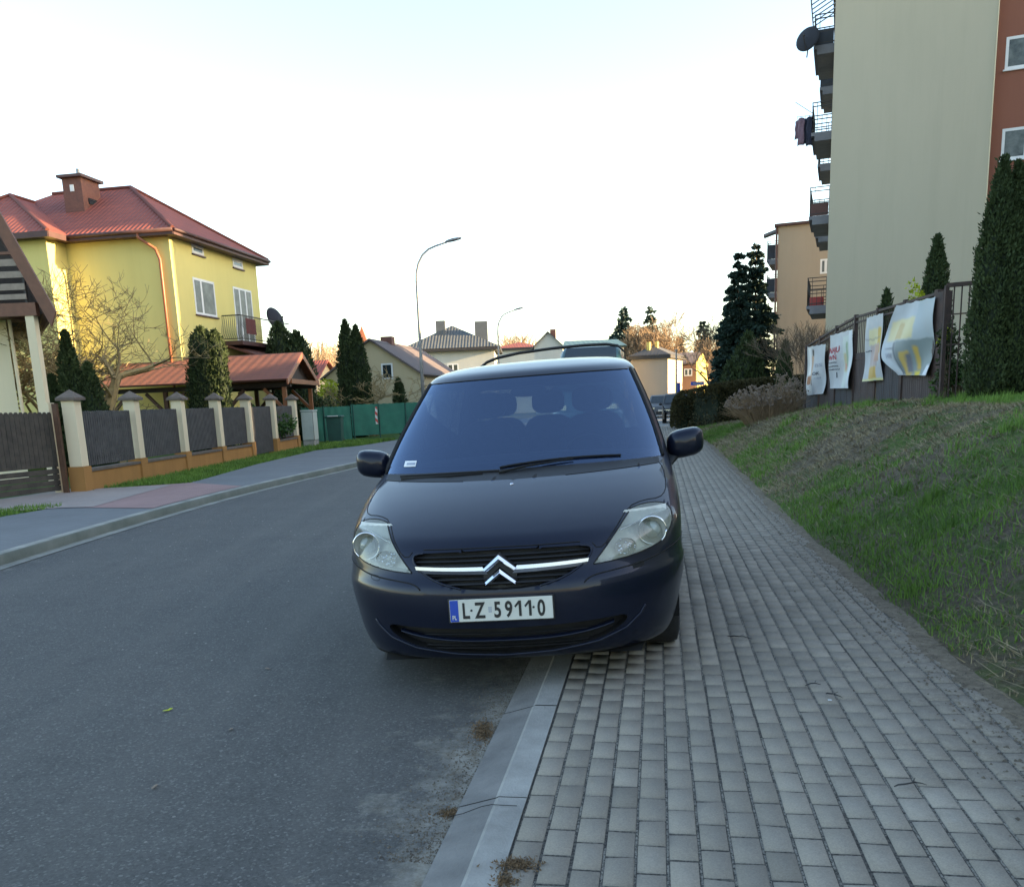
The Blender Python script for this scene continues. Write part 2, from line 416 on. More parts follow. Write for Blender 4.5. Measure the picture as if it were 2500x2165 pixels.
M['joint_grit'] = nm('joint_grit', (0.27, 0.255, 0.22), (0.05, 0.048, 0.042), 95, 0.95, 0.9, 300, lo=0.40, hi=0.58)
for c_ in range(1, 21):
    u_ = UK2 + c_ * 0.101
    s_ = -1.0
    while s_ < 42:
        s2 = s_ + rnd.uniform(.3, 1.6)
        if u_ < foot_u(s_) and rnd.random() < .86: jm.quad(ST(u_ - .0035, s_, SW_Z - .0034), ST(u_ + .0035, s_, SW_Z - .0034), ST(u_ + .0035, s2, SW_Z - .0034), ST(u_ - .0035, s2, SW_Z - .0034))
        s_ = s2
link_parent(jm.build('joint_filling', M['joint_grit'], None), sw)
link_parent(pavers('paving_blocks', UK2, lambda s: foot_u(s) - 0.02, -1.0, 42.0), sw)
rows = []
for s in list(np.arange(-2, 75, 0.5)): rows.append([ST(UK2, s, SW_Z - 0.0042), ST(foot_u(s) + 0.03, s, SW_Z - 0.0042)])
o = sheet('paving_bed', rows, M['joint']); link_parent(o, sw)
def mk_farpave():
    m, nt, bs = nodes('far_pavement'); v = _coord(nt)
    nt.links.new(_ramp(nt, _noise(nt, v, 2.5, 6, 0.7), [(0.3, (0.17, 0.175, 0.17)), (0.7, (0.24, 0.245, 0.235))]), bs.inputs['Base Color'])
    bs.inputs['Roughness'].default_value = 0.9; return m
M['farpave'] = mk_farpave()
rows = [[ST(UK2, s, SW_Z - 0.004), ST(foot_u(s), s, SW_Z - 0.004)] for s in np.arange(42.05, 110, 4)]
o = sheet('far_pavement_strip', rows, M['farpave']); link_parent(o, sw)

# sand and soil drifting over the paving edge
def mk_bank():
    m, nt, bs = nodes('bank_soil'); v = _coord(nt)
    n1 = _noise(nt, v, 0.55, 6, 0.75); n2 = _noise(nt, v, 14, 6, 0.8)
    soil = _ramp(nt, n2, [(0.3, (0.075, 0.06, 0.042)), (0.55, (0.155, 0.13, 0.092)), (0.75, (0.26, 0.225, 0.165))])
    grn = _ramp(nt, n2, [(0.3, (0.045, 0.08, 0.02)), (0.7, (0.12, 0.18, 0.042))])
    c = _mix(nt, _ramp(nt, n1, [(0.46, (0, 0, 0)), (0.56, (1, 1, 1))]), grn, soil)
    nt.links.new(c, bs.inputs['Base Color']); bs.inputs['Roughness'].default_value = 0.95; bs.inputs['Specular IOR Level'].default_value = 0.2
    _bump(nt, bs, _noise(nt, v, 22, 6, 0.85), 0.9, 0.06); return m
M['bank'] = mk_bank()
ss = list(np.arange(-2, 30, 0.25)) + list(np.arange(30, 60, 1.0)) + list(np.arange(60, 130, 8))
tt = list(np.arange(-0.02, 4.2, 0.14)) + [4.6, 5.2, 6, 7, 8, 10, 14, 20, 30, 45]
rows = []
for s in ss:
    r = []
    for t in tt:
        f = foot_u(s) + 0.06 * hnoise(s * 1.9, 2.0)
        p = ST(f + t, s); r.append((p.x, p.y, bank_z(p.x, p.y) if t > 0.0 else SW_Z - 0.012))
    rows.append(r)
sheet('embankment', rows, M['bank'], kind='structure')

rows = []
for s in list(np.arange(1.5, 30, 0.035)):
    f = foot_u(s); e = f - .10 - .07 * hnoise(s * 2.3, 1.0) - .035 * hnoise(s * 9.1, 3.0) - .02 * hnoise(s * 31, 5.0)
    rows.append([ST(e, s, SW_Z - .003), ST(e + .03, s, SW_Z + .0025), ST((e + f) / 2 + .02, s, SW_Z + .005 + .003 * hnoise(s * 20, 1)), ST(f + .02, s, SW_Z + .008 + .006 * hnoise(s * 8, 2)), ST(f + .10, s, SW_Z + .004)])
M['sandy'] = nm('sandy_soil', (0.235, 0.20, 0.15), (0.12, 0.10, 0.075), 24, 0.95, 0.9, 90, spec=.15, dist=.02)
sheet('sand_drift', rows, M['sandy'], kind='structure')
def blades(name, pts, hmin, hmax, wd, mat, lean=0.5, seed=1, **k):
    rs = np.random.RandomState(seed); P = np.array(pts); n = len(P)
    far = 1 + np.clip(P[:, 1] - 5, 0, 30) * .09
    h = rs.uniform(hmin, hmax, n) * (1 + (far - 1) * .35); a = rs.uniform(0, 2 * math.pi, n); w_ = wd * rs.uniform(0.6, 1.4, n) * far
    la = rs.uniform(0, 2 * math.pi, n); ll = np.abs(rs.normal(0, lean, n)) * h
    dx = np.cos(a) * w_; dy = np.sin(a) * w_
    V = np.zeros((n, 3, 3)); V[:, 0] = P + np.stack([-dx, -dy, 0 * dx], 1); V[:, 1] = P + np.stack([dx, dy, 0 * dx], 1)
    V[:, 2] = P + np.stack([np.cos(la) * ll, np.sin(la) * ll, h], 1)
    return npmesh(name, V.reshape(-1, 3), np.arange(n * 3).reshape(n, 3), mat, **k)
def patchy(x, y):
    return math.sin(x * 0.9 + 1.1 * math.sin(y * 0.5)) + math.sin(y * 0.75 + 1.7 * math.sin(x * 0.6) + 0.8) + 0.7 * math.sin(x * 2.3 - y * 1.9) + 0.5 * math.sin(x * 5.1 + y * 4.3)
M['grass'] = nm('grass_green', (0.15, 0.26, 0.04), (0.065, 0.13, 0.022), 2.2, 0.7, 0, spec=0.3)
M['grass_dry'] = nm('grass_dry', (0.32, 0.27, 0.165), (0.15, 0.12, 0.075), 3, 0.9, 0, spec=0.2)
rs = random.Random(3)
gpts = []; dpts = []
def gw(x, y, t):   # share of green
    g = patchy(x, y)
    k = 0.12 + 0.30 * g
    if t < 0.9: k += 0.30
    if 1.4 < t < 3.0: k -= 0.22
    if t > 3.1: k += 1.2
    return k
n = 0
while n < 210000:
    s_ = 2.5 + (rs.random() ** 1.7) * 34; t = rs.random() ** 1.15 * 7.5
    p = ST(foot_u(s_) + 0.02 + t, s_)
    if p.x > p.y * 0.64 + 0.6: continue
    n += 1
    z = bank_z(p.x, p.y)
    if t < 0.10 and rs.random() < 0.5: continue
    if rs.random() < gw(p.x, p.y, t): gpts.append((p.x, p.y, z - 0.01))
    elif rs.random() < 0.5: dpts.append((p.x, p.y, z - 0.01))
tf = []
for i in range(520):
    s_ = 2.8 + (rs.random() ** 1.4) * 22; t = .15 + rs.random() ** .8 * 6; p = ST(foot_u(s_) + t, s_)
    if p.x > p.y * .64 + .6 or rs.random() > gw(p.x, p.y, t) + .25: continue
    for j in range(rs.randint(25, 70)):
        x = p.x + rs.gauss(0, .05); y = p.y + rs.gauss(0, .05); tf.append((x, y, bank_z(x, y) - .01))
blades('grass', tf, 0.06, 0.16, 0.0042, M['grass'], 0.45, 9, kind='stuff', label='longer tufts of grass standing out of the right embankment', cat='grass')
gr1 = blades('grass', gpts, 0.025, 0.085, 0.0042, M['grass'], 0.6, kind='stuff', label='green and patchy grass growing on the right embankment', cat='grass')
gr2 = blades('dry_grass', dpts, 0.015, 0.06, 0.005, M['grass_dry'], 2.6, 2, kind='stuff', label='dry straw coloured grass lying on the right embankment', cat='grass')
# soil crumbs along the pavement edge
V = []; F = []
M['crumb'] = nm('soil_crumbs', (0.17, 0.14, 0.10), (0.06, 0.05, 0.04), 20, 0.95, 0)
for i in range(9000):
    s_ = 2.6 + rs.random() ** 1.5 * 22
    if rs.random() < 0.6: u_ = foot_u(s_) + 0.05 - abs(rs.gauss(0, 0.16)); z = SW_Z
    else: u_ = foot_u(s_) + abs(rs.gauss(0, 0.9)); z = None
    p = ST(u_, s_); z = z if z is not None else bank_z(p.x, p.y); q = rs.uniform(0.003, 0.011)
    j = len(V); a = rs.random() * 6.28
    for k_ in range(3): V.append((p.x + q * math.cos(a + 2.1 * k_), p.y + q * math.sin(a + 2.1 * k_), z + 0.001))
    V.append((p.x, p.y, z + q * 0.9)); F += [(j, j + 1, j + 3), (j + 1, j + 2, j + 3), (j + 2, j, j + 3)]
for i in range(5000):      # grit beside the kerb
    s_ = 2.6 + rs.random() ** 1.3 * 6; u_ = UK0 - abs(rs.gauss(0, 0.12)) + 0.01
    p = ST(u_, s_); q = rs.uniform(0.0015, 0.006); j = len(V); a = rs.random() * 6.28
    for k_ in range(3): V.append((p.x + q * math.cos(a + 2.1 * k_), p.y + q * math.sin(a + 2.1 * k_), 0.0005))
    V.append((p.x, p.y, q)); F += [(j, j + 1, j + 3), (j + 1, j + 2, j + 3), (j + 2, j, j + 3)]
npmesh('soil_crumbs', np.array(V), np.array(F), M['crumb'], kind='stuff', label='crumbs of soil and grit scattered along kerb and pavement edge', cat='soil')

# ---- left side: kerb, footpath, driveway, verge
def left(off, y, z): return Vector((lk(y) - off, y, z))
yy = list(np.arange(-8, 40, 0.6)) + list(np.arange(40, 140, 6))
kl = empty('kerb', left(0, 9, 0), kind='structure')
o = sheet('gutter_strip', [[left(0.0, y, 0.006), left(0.16, y, 0.004)] for y in yy], M['gutter']); link_parent(o, kl)
M['kerb_moss'] = nm('mossy_kerb', (0.17, 0.18, 0.155), (0.10, 0.115, 0.095), 2, 0.9, 0.3, 60)
o = sheet('kerb_side', [[left(0.158, y, -0.02), left(0.165, y, 0.10), left(0.185, y, 0.115)] for y in yy], M['kerb_moss']); link_parent(o, kl)
o = sheet('kerb_crown', [[left(0.185, y, 0.115), left(0.215, y, 0.12), left(0.30, y, 0.12)] for y in yy], M['gutter']); link_parent(o, kl)
def mk_smallpave(name, a, b):
    m, nt, bs = nodes(name); v = _coord(nt)
    br = nt.nodes.new('ShaderNodeTexBrick'); br.inputs['Scale'].default_value = 5.0
    br.inputs['Mortar Size'].default_value = 0.03; br.inputs['Color1'].default_value = (*a, 1); br.inputs['Color2'].default_value = (*b, 1)
    br.inputs['Mortar'].default_value = (*[x * 0.62 for x in b], 1); nt.links.new(v, br.inputs['Vector'])
    c = _mix(nt, 0.45, br.outputs[0], _ramp(nt, _noise(nt, v, 0.9, 6, 0.7), [(0.3, tuple(x * 0.75 for x in a)), (0.7, tuple(x * 1.25 for x in a))]))
    nt.links.new(c, bs.inputs['Base Color']); bs.inputs['Roughness'].default_value = 0.85; return m
M['path_grey'] = mk_smallpave('footpath_grey', (0.15, 0.158, 0.163), (0.125, 0.132, 0.138))
M['path_pink'] = mk_smallpave('driveway_pink', (0.30, 0.19, 0.175), (0.25, 0.155, 0.145))
M['path_pale'] = mk_smallpave('driveway_pale', (0.31, 0.27, 0.245), (0.26, 0.21, 0.19))
# inner edge of the footpath from the photo
inner = [gp(x, y, 0.12) for x, y in ((0, 1262), (145, 1238), (237, 1194), (464, 1179), (628, 1133), (773, 1099), (880, 1088))]
ii = [(-8, -7.4), (8, -7.45)] + [(p.y, p.x) for p in inner]; ii.sort()
LI = ii + [(ii[-1][0] + 8, ii[-1][1] + 1.6), (140, ii[-1][1] + 20)]
def li(y): return interp(LI, y)
sheet('footpath', [[left(0.30, y, 0.118), (min(lk(y) - 0.5, li(y)), y, 0.122)] for y in yy], M['path_grey'], kind='structure')
def gpoly(name, pts, z, mat, **k):
    P = [gp(x, y, z) for x, y in pts]; return MB().quad(*P).build(name, mat, **k)
da, db = gp(449, 1238, .12), gp(667, 1184, .12)
rows = []
for f in np.linspace(0, 1, 9):
    yk = da.y + (db.y - da.y) * f; yi = gp(225, 1236, .12).y + (gp(464, 1179, .12).y - gp(225, 1236, .12).y) * f
    a_ = Vector((lk(yk) - .31, yk, .126)); b_ = Vector((li(yi) + .02, yi, .126))
    rows.append([a_ + (b_ - a_) * g for g in np.linspace(0, 1, 7)])
sheet('driveway', rows, M['path_pink'], kind='structure')
gpoly('driveway_apron', [(-150, 1258), (150, 1239), (225, 1237), (420, 1183), (242, 1192), (190, 1190), (0, 1218), (-150, 1238)], 0.131, M['path_pale'], kind='structure')
# verge between footpath and fence + yard ground
vg = []
for y in np.arange(-8, 60, 0.5): vg.append([(min(lk(y) - 0.5, li(y)) + 0.02, y, 0.112), (min(lk(y) - 0.5, li(y)) - 0.6, y, 0.118), (-9.5 - 0.0 * y, y, 0.118), (-70, y, 0.118)])
M['lawn'] = nm('lawn', (0.06, 0.13, 0.022), (0.035, 0.08, 0.014), 4, 0.9, 0.8, 60, spec=0.2, dist=0.03)
sheet('lawn', vg, M['lawn'], kind='structure')
vp = []
for i in range(42000):
    y = rs.uniform(11.5, 36); x0 = li(y); x = x0 - rs.random() * 2.6
    fx = -8.1 + (y - 16.8) * 0.0483
    if y > 16.9 and x < fx + 0.15: continue
    if y < 16.9 and not (11.5 < y < 14.2 and x > x0 - 0.7): continue
    vp.append((x, y, 0.11))
blades('grass', vp, 0.03, 0.08, 0.006, M['grass'], 0.5, 5, kind='stuff', label='bright green grass verge below the pillared fence', cat='grass')
# ------------------------------------------------------------------ the people carrier
def pchip(P):
    xs = [p[0] for p in P]; ysv = [p[1] for p in P]; n = len(xs)
    h = [xs[i + 1] - xs[i] for i in range(n - 1)]; d = [(ysv[i + 1] - ysv[i]) / h[i] for i in range(n - 1)]
    m = [d[0]] + [0] * (n - 2) + [d[-1]]
    for i in range(1, n - 1):
        if d[i - 1] * d[i] > 0:
            w1 = 2 * h[i] + h[i - 1]; w2 = h[i] + 2 * h[i - 1]; m[i] = (w1 + w2) / (w1 / d[i - 1] + w2 / d[i])
    def f(x):
        if x <= xs[0]: return ysv[0]
        if x >= xs[-1]: return ysv[-1]
        i = 0
        while x > xs[i + 1]: i += 1
        t = (x - xs[i]) / h[i]; t2 = t * t; t3 = t2 * t
        return (2 * t3 - 3 * t2 + 1) * ysv[i] + (t3 - 2 * t2 + t) * h[i] * m[i] + (-2 * t3 + 3 * t2) * ysv[i + 1] + (t3 - t2) * h[i] * m[i + 1]
    return f
class Shell: pass
S = Shell()
S.y0 = pchip([(.115, .22), (.14, .12), (.17, .055), (.24, .018), (.34, .004), (.43, 0), (.50, .004), (.545, .014), (.575, .034), (.60, .050), (.66, .075), (.72, .11), (.76, .155), (.80, .235), (.86, .385), (.92, .565), (.98, .78), (1.035, 1.0), (1.09, 1.09), (1.20, 1.265), (1.40, 1.59), (1.55, 1.83), (1.60, 1.91), (1.64, 1.99), (1.68, 2.18), (1.71, 2.38), (1.735, 2.7), (1.75, 3.1)])
S.w = pchip([(.115, .80), (.17, .85), (.24, .885), (.36, .915), (.50, .944), (.545, .948), (.575, .942), (.62, .938), (.80, .940), (.92, .932), (1.0, .922), (1.09, .905), (1.2, .880), (1.4, .818), (1.55, .762), (1.60, .742), (1.64, .720), (1.68, .68), (1.71, .61), (1.735, .43), (1.75, .12)])
S.D = pchip([(.115, .55), (.24, .72), (.45, .78), (.545, .79), (.6, .75), (.72, .72), (.80, .66), (.92, .56), (1.04, .46), (1.09, .42), (1.2, .40), (1.6, .36), (1.68, .42), (1.75, .5)])
S.n = pchip([(.17, 2.4), (.3, 2.5), (.6, 2.5), (.8, 2.45), (1.0, 2.3), (1.09, 2.25), (1.6, 2.3), (1.75, 2.2)])
S.yr = pchip([(.17, 4.55), (.25, 4.68), (.5, 4.726), (.7, 4.70), (1.0, 4.64), (1.3, 4.52), (1.55, 4.34), (1.62, 4.24), (1.68, 4.05), (1.72, 3.8), (1.75, 3.35)])
def yf(x, z):
    w_ = S.w(z); r = min(1.0, abs(x) / w_); n = S.n(z)
    return S.y0(z) + S.D(z) * (1 - (max(0, 1 - r ** n)) ** (1 / n))
def xs_(y, z):
    """half width of the body at (y, z)"""
    w_ = S.w(z); a = S.y0(z); D = S.D(z); n = S.n(z); yr = S.yr(z); Dr = min(0.5, (yr - a) / 2)
    if y < a + D:
        q = max(0.0, min(1.0, 1 - (y - a) / D)); return w_ * max(0, 1 - q ** n) ** (1 / n)
    ws = w_ * (1 - 0.035 * max(0, (y - 3.2) / 1.5) ** 2)
    if y > yr - Dr:
        q = max(0.0, min(1.0, 1 - (yr - y) / Dr)); return ws * max(0, 1 - q ** 2.6) ** (1 / 2.6)
    return ws
def smoothpoly(P, closed=True, it=2):
    for _ in range(it):
        Q = []; n = len(P)
        for i in range(n if closed else n - 1):
            a, b = P[i], P[(i + 1) % n]
            Q += [(a[0] * .75 + b[0] * .25, a[1] * .75 + b[1] * .25), (a[0] * .25 + b[0] * .75, a[1] * .25 + b[1] * .75)]
        if not closed: Q = [P[0]] + Q + [P[-1]]
        P = Q
    return P
def densify(P, step=0.012, closed=True):
    Q = []; n = len(P)
    for i in range(n if closed else n - 1):
        a, b = P[i], P[(i + 1) % n]; L = math.hypot(b[0] - a[0], b[1] - a[1]); k = max(1, int(L / step + 0.5))
        for j in range(k): Q.append((a[0] + (b[0] - a[0]) * j / k, a[1] + (b[1] - a[1]) * j / k))
    if not closed: Q.append(P[-1])
    return Q
def inside(p, P):
    x, y = p; c = False; j = len(P) - 1
    for i in range(len(P)):
        xi, yi = P[i]; xj, yj = P[j]
        if (yi > y) != (yj > y) and x < (xj - xi) * (y - yi) / (yj - yi) + xi: c = not c
        j = i
    return c
def nearest(p, P, closed=True):
    best = (9, None); n = len(P)
    for i in range(n if closed else n - 1):
        a, b = P[i], P[(i + 1) % n]; dx, dy = b[0] - a[0], b[1] - a[1]; L = dx * dx + dy * dy
        t = 0 if L == 0 else max(0, min(1, ((p[0] - a[0]) * dx + (p[1] - a[1]) * dy) / L))
        q = (a[0] + dx * t, a[1] + dy * t); d = math.hypot(p[0] - q[0], p[1] - q[1])
        if d < best[0]: best = (d, q)
    return best
# outlines in front projection (x, z), half car
HL = smoothpoly([(.462, .612), (.47, .612), (.60, .622), (.735, .645), (.815, .672), (.866, .725), (.882, .775), (.866, .822), (.815, .846), (.73, .850), (.660, .838), (.655, .83), (.585, .755), (.515, .672)], it=1)
GRH = smoothpoly([(.20, .535), (.31, .563), (.395, .605), (.445, .650), (.460, .682), (.446, .701), (.40, .706)], closed=False)
GR = [(0, .524), (.10, .526)] + GRH + [(0, .712)]
INH = smoothpoly([(.25, .200), (.42, .224), (.54, .262), (.61, .308), (.622, .338), (.59, .348), (.50, .342)], closed=False)
IN = [(0, .185)] + INH + [(.30, .335), (0, .330)]
HOOD = [(0, .722), (.38, .720), (.462, .712)] + smoothpoly([(.480, .690), (.515, .688), (.578, .765), (.648, .845), (.73, .864), (.82, .862), (.858, .885), (.868, .93), (.862, .98), (.855, 1.0), (.845, 1.012)], closed=False, it=1) + [(.62, 1.006), (.3, 0.998), (0, .995)]
BUMP = smoothpoly([(0, .512), (.34, .512), (.40, .515), (.44, .56), (.56, .575), (.72, .592), (.90, .64), (1.0, .68)], closed=False, it=2)
R_R = 0.955    # windscreen edge as share of the half width
ZW0, ZW1 = 1.045, 1.600
ARCH = [(0.965, .33, .375), (3.79, .33, .375)]
def bump_z(x):
    return interp([(a, b) for a, b in BUMP], x)

def car_shell(res=1.0):
    zr = []
    z = .115
    while z < 1.0399: zr.append(z); z += 0.0125 / res
    zr = [q for q in zr if abs(q - ZW0) > .006] + [ZW0]
    z = ZW0 + .025
    while z < ZW1 - .01: zr.append(z); z += 0.0245 / res
    zr += [ZW1]; zr += [1.615, 1.63, 1.645, 1.66, 1.672, 1.684, 1.695, 1.705, 1.714, 1.722, 1.729, 1.735, 1.741, 1.746, 1.75]
    nph = int(96 * res); rr = [math.sin(math.pi / 2 * i / nph) for i in range(nph)]
    k = min(range(nph), key=lambda i: abs(rr[i] - R_R)); rr[k] = R_R; kA = k
    nsd = int(110 * res); nre = 26
    feats = [HL, GR, IN, HOOD]
    rows = []
    for zi, z in enumerate(zr):
        row = []
        w_ = S.w(z); a = S.y0(z); D = S.D(z)
        for i, r in enumerate(rr):
            x = r * w_; zz = z; fl = 0
            if z < 1.07:
                if True:
                    best = (9, None, None)
                    for P in feats:
                        d, q = nearest((x, z), P)
                        if d < best[0]: best = (d, q, P)
                    bz = bump_z(x)
                    if abs(bz - z) < best[0]: best = (abs(bz - z), (x, bz), None)
                    if best[0] < 0.00635 / res:
                        fl = 1
                        if i > 0: x, zz = best[1]
                        else: zz = best[1][1] if best[1] else z
            row.append((x, yf(x, zz), zz, fl))
        yc = a + D; ye = S.yr(z) - min(0.5, (S.yr(z) - a) / 2)
        for i in range(nsd + 1):
            y = yc + (ye - yc) * i / nsd; zz = z
            row.append((xs_(y, zz), y, zz, 0))
        Dr = S.yr(z) - ye
        for i in range(1, nre + 1):
            t = math.pi / 2 * (1 - i / nre); r = math.sin(t) if i < nre else 0
            ws = S.w(z) * (1 - 0.035 * max(0, (ye - 3.2) / 1.5) ** 2)
            row.append((ws * r, ye + Dr * (max(0, 1 - r ** 2.6)) ** (1 / 2.6), z, 0))
        rows.append(row)
    # snap to the wheel arches
    for row in rows:
        for i, (x, y, z, fl) in enumerate(row):
            if x > .6 and z < .75:
                for cy, cz, rad in ARCH:
                    d = math.hypot(y - cy, z - cz)
                    if abs(d - rad) < 0.014 / res and d > 0:
                        y2 = cy + (y - cy) * rad / d; z2 = cz + (z - cz) * rad / d
                        if z2 > .16: row[i] = (xs_(y2, z2), y2, z2, fl)
    return rows, zr, kA, nph, nsd, nre

def build_mpv(paint, root, detail=True, res=1.0):
    rows, zr, kA, nph, nsd, nre = car_shell(res)
    cats = {}
    def add(cat, q):
        cats.setdefault(cat, MB()).quad(*q)
    nc = len(rows[0])
    SW = [(1.62, 2.44), (2.52, 3.45), (3.53, 4.12)]     # side window spans at beltline
    qs = []
    for a in range(len(rows) - 1):
        for b in range(nc - 1):
            q = [rows[a][b], rows[a][b + 1], rows[a + 1][b + 1], rows[a + 1][b]]
            qs.append((a, b, q))
    pend = []
    for a, b, q in qs:
        f_ = [p[3] for p in q]; q = [p[:3] for p in q]
        if sum(f_) and f_[0] and f_[2] and not (f_[1] and f_[3]): pend += [(a, b, [q[0], q[1], q[2]]), (a, b, [q[0], q[2], q[3]])]
        elif sum(f_) and f_[1] and f_[3] and not (f_[0] and f_[2]): pend += [(a, b, [q[0], q[1], q[3]]), (a, b, [q[1], q[2], q[3]])]
        else: pend.append((a, b, q))
    if True:
        for a, b, q in pend:
            kq = len(q); cx = sum(p[0] for p in q) / kq; cy = sum(p[1] for p in q) / kq; cz = sum(p[2] for p in q) / kq
            zm = (zr[a] + zr[a + 1]) / 2
            cat = 'body'
            if cx > .6 and cz < .75 and any(math.hypot(cy - c, cz - d) < rad - .003 for c, d, rad in ARCH): continue
            if b < nph:
                if ZW0 < zm < ZW1 and b < kA: cat = 'windscreen'
                elif cz < 1.09:
                    if inside((cx, cz), HL): cat = 'headlight'
                    elif inside((cx, cz), GR) or inside((cx, cz), IN): continue
                    elif inside((cx, cz), HOOD): cat = 'hood'
                    elif cz > .99 and zm < ZW0 and cx < .845: cat = 'cowl'
                    elif cz < bump_z(cx): cat = 'bumper'
            elif b < nph + nsd:
                sh = (cz - 1.12) * 0.9
                if 1.125 < zm < 1.56:
                    for k, (y1, y2) in enumerate(SW):
                        lo = y1 + (sh if k == 0 else 0); hi = y2 - (sh * .3 if k == 2 else 0)
                        if lo < cy < hi: cat = 'side_window'
                if cz < bump_z(.92) and cy < .60: cat = 'bumper'
            else:
                if 1.12 < zm < 1.56 and b > nph + nsd + 7: cat = 'rear_window'
            add(cat, q)
            add(cat, [(-x, y, z) for x, y, z in q][::-1])
    # roof cap
    top = [p[:3] for p in rows[-1]]
    for b in range(nc - 1):
        q = [top[b], top[b + 1], (0, top[b + 1][1], 1.7505), (0, top[b][1], 1.7505)]
        if abs(top[b][1] - top[b + 1][1]) > 1e-6: add('body', q); add('body', [(-x, y, z) for x, y, z in q][::-1])
    glass = M['windscreen_glass']; mats = dict(body=paint, bumper=paint, hood=paint, windscreen=glass, side_window=M['tint_glass'], rear_window=M['side_glass'], cowl=M['black'], headlight=M['lens'])
    names = dict(body='body', bumper='bumper', hood='bonnet', windscreen='windscreen', side_window='side_window', rear_window='rear_window', cowl='cowl_panel')
    out = {}
    for c_, mb in cats.items():
        if c_ == 'headlight': continue
        if c_ == 'side_window' and detail:
            # one pane mesh each
            mbs = {}
            for f in mb.f:
                p = [mb.v[i] for i in f]; cy = sum(q[1] for q in p) / 4; sgn = 1 if sum(q[0] for q in p) > 0 else -1
                key = (sgn, 0 if cy < 2.48 else 1 if cy < 3.49 else 2); mbs.setdefault(key, MB()).quad(*p)
            for k_, m2 in mbs.items(): m2.build('side_window', mats[c_], None, smooth=True, merge=True).parent = root
            continue
        o = mb.build(names[c_], mats[c_], None, smooth=True, merge=True); o.parent = root; out[c_] = o
    return cats, out

M['windscreen_glass'] = seeglass('windscreen_glass', (0.48, 0.56, 0.60), base=0.10, gain=1.0, rough=0.02, haze=(0.05, 0.075, 0.18), hazef=0.12, gtint=(0.50, 0.66, 0.95))
M['tint_glass'] = seeglass('tinted_glass', (0.10, 0.11, 0.12), base=0.05, gain=1.0)
M['side_glass'] = seeglass('clear_glass', (0.55, 0.62, 0.6), base=0.05, gain=0.8)
M['lens'] = seeglass('headlight_lens', (0.88, 0.90, 0.86), base=0.035, gain=0.55, rough=0.06, haze=(0.50, 0.50, 0.42), hazef=0.20)
def mk_paint(name, col, rough=0.32, metal=0.35):
    m, nt, bs = nodes(name); v = _coord(nt)
    f = _noise(nt, v, 900, 2, 0.5)
    c = _ramp(nt, f, [(0.35, tuple(x * 0.8 for x in col)), (0.75, tuple(x * 1.6 for x in col))])
    d = _noise(nt, v, 2.2, 6, 0.7)
    c = _mix(nt, _mul(nt, _ramp(nt, d, [(0.45, (0, 0, 0)), (0.8, (1, 1, 1))]), 0.035), c, (0.16, 0.155, 0.14))
    nt.links.new(c, bs.inputs['Base Color'])
    bs.inputs['Metallic'].default_value = metal; bs.inputs['Roughness'].default_value = rough
    bs.inputs['Coat Weight'].default_value = 0.6; bs.inputs['Coat Roughness'].default_value = 0.035; bs.inputs['Coat IOR'].default_value = 1.38; bs.inputs['Specular IOR Level'].default_value = 0.2
    _bump(nt, bs, _noise(nt, v, 3.0, 2, 0.4), 0.02, 0.02)
    return m
M['navy'] = mk_paint('navy_car_paint', (0.006, 0.009, 0.022), 0.34, 0.35)
M['reflector'] = nm('lamp_reflector', (0.72, 0.73, 0.70), (0.5, 0.52, 0.5), 9, 0.22, 0.15, 30, metal=0.85)
M['lamp_plastic'] = nm('lamp_housing', (0.62, 0.63, 0.58), (0.46, 0.47, 0.44), 12, 0.4, 0.1, 60)
M['proj'] = nm('projector_glass', (.34, .38, .36), (.24, .27, .26), 8, .12, 0, coat=.6)
M['bowl'] = nm('soft_reflector', (.60, .61, .57), (.42, .43, .41), 14, .3, .1, 40, metal=.35)
M['seat'] = nm('seat_cloth', (0.045, 0.05, 0.062), (0.03, 0.033, 0.04), 12, 0.95, 0.3, 200)
M['plate_white'] = nm('plate_white', (0.60, 0.61, 0.57), (0.52, 0.53, 0.49), 7, 0.45, 0)
M['plate_blue'] = nm('plate_blue', (0.01, 0.06, 0.42), (0.01, 0.05, 0.36), 7, 0.4, 0)
M['ink'] = nm('plate_black', (0.012, 0.013, 0.015), None, 7, 0.5, 0)
M['ink_grey'] = nm('plate_grey', (0.32, 0.36, 0.45), None, 7, 0.5, 0)

# a thing at the middle of the front end; on its left the tyres stand on the pavement
CAR_P = gp(1222, 1488, 0.45); CAR_P.x = CAR_P.x * .965 + .02; CAR_P.y *= .965
CAR_Y = CAR_P.y
us0 = us(CAR_P.x, CAR_P.y)
car = empty('parked_car', (CAR_P.x, CAR_P.y, 0.061), rot=(0, R(-2.1), -TH + R(2.2)), label='dark navy people carrier parked half on the pavement, facing the viewer', cat='car')
cats, parts = build_mpv(M['navy'], car)
def loc(o): o.parent = car; return o
def surf(x, z, off=0.0): return Vector((x, yf(x, z) - off, z))
# shut lines and seams
def seam(name, P, r=0.003, off=-0.0005, mat=None, closed=False, both=True, parent=None):
    D_ = densify(P, 0.015, closed)
    for sg in ((1, -1) if both else (1,)):
        mb = MB(); pts = [Vector((sg * x, yf(x, z) - off, z)) for x, z in D_]
        if closed: pts.append(pts[0])
        mb.tube(pts, r, 6)
        o = mb.build(name, mat or M['blackmatte'], None, smooth=True); o.parent = parent or car
    return o
seam('bonnet_gap', HOOD[2:-1], 0.0030)
seam('bonnet_front_gap', [(-.40, .7225), (.40, .7225)], 0.0030, 0.0012, both=False)
seam('bumper_seam', [p for p in BUMP if p[0] > .405][:-4] , 0.0040)
HLo = HL
seam('headlight_seal', HL, 0.0042, closed=True)
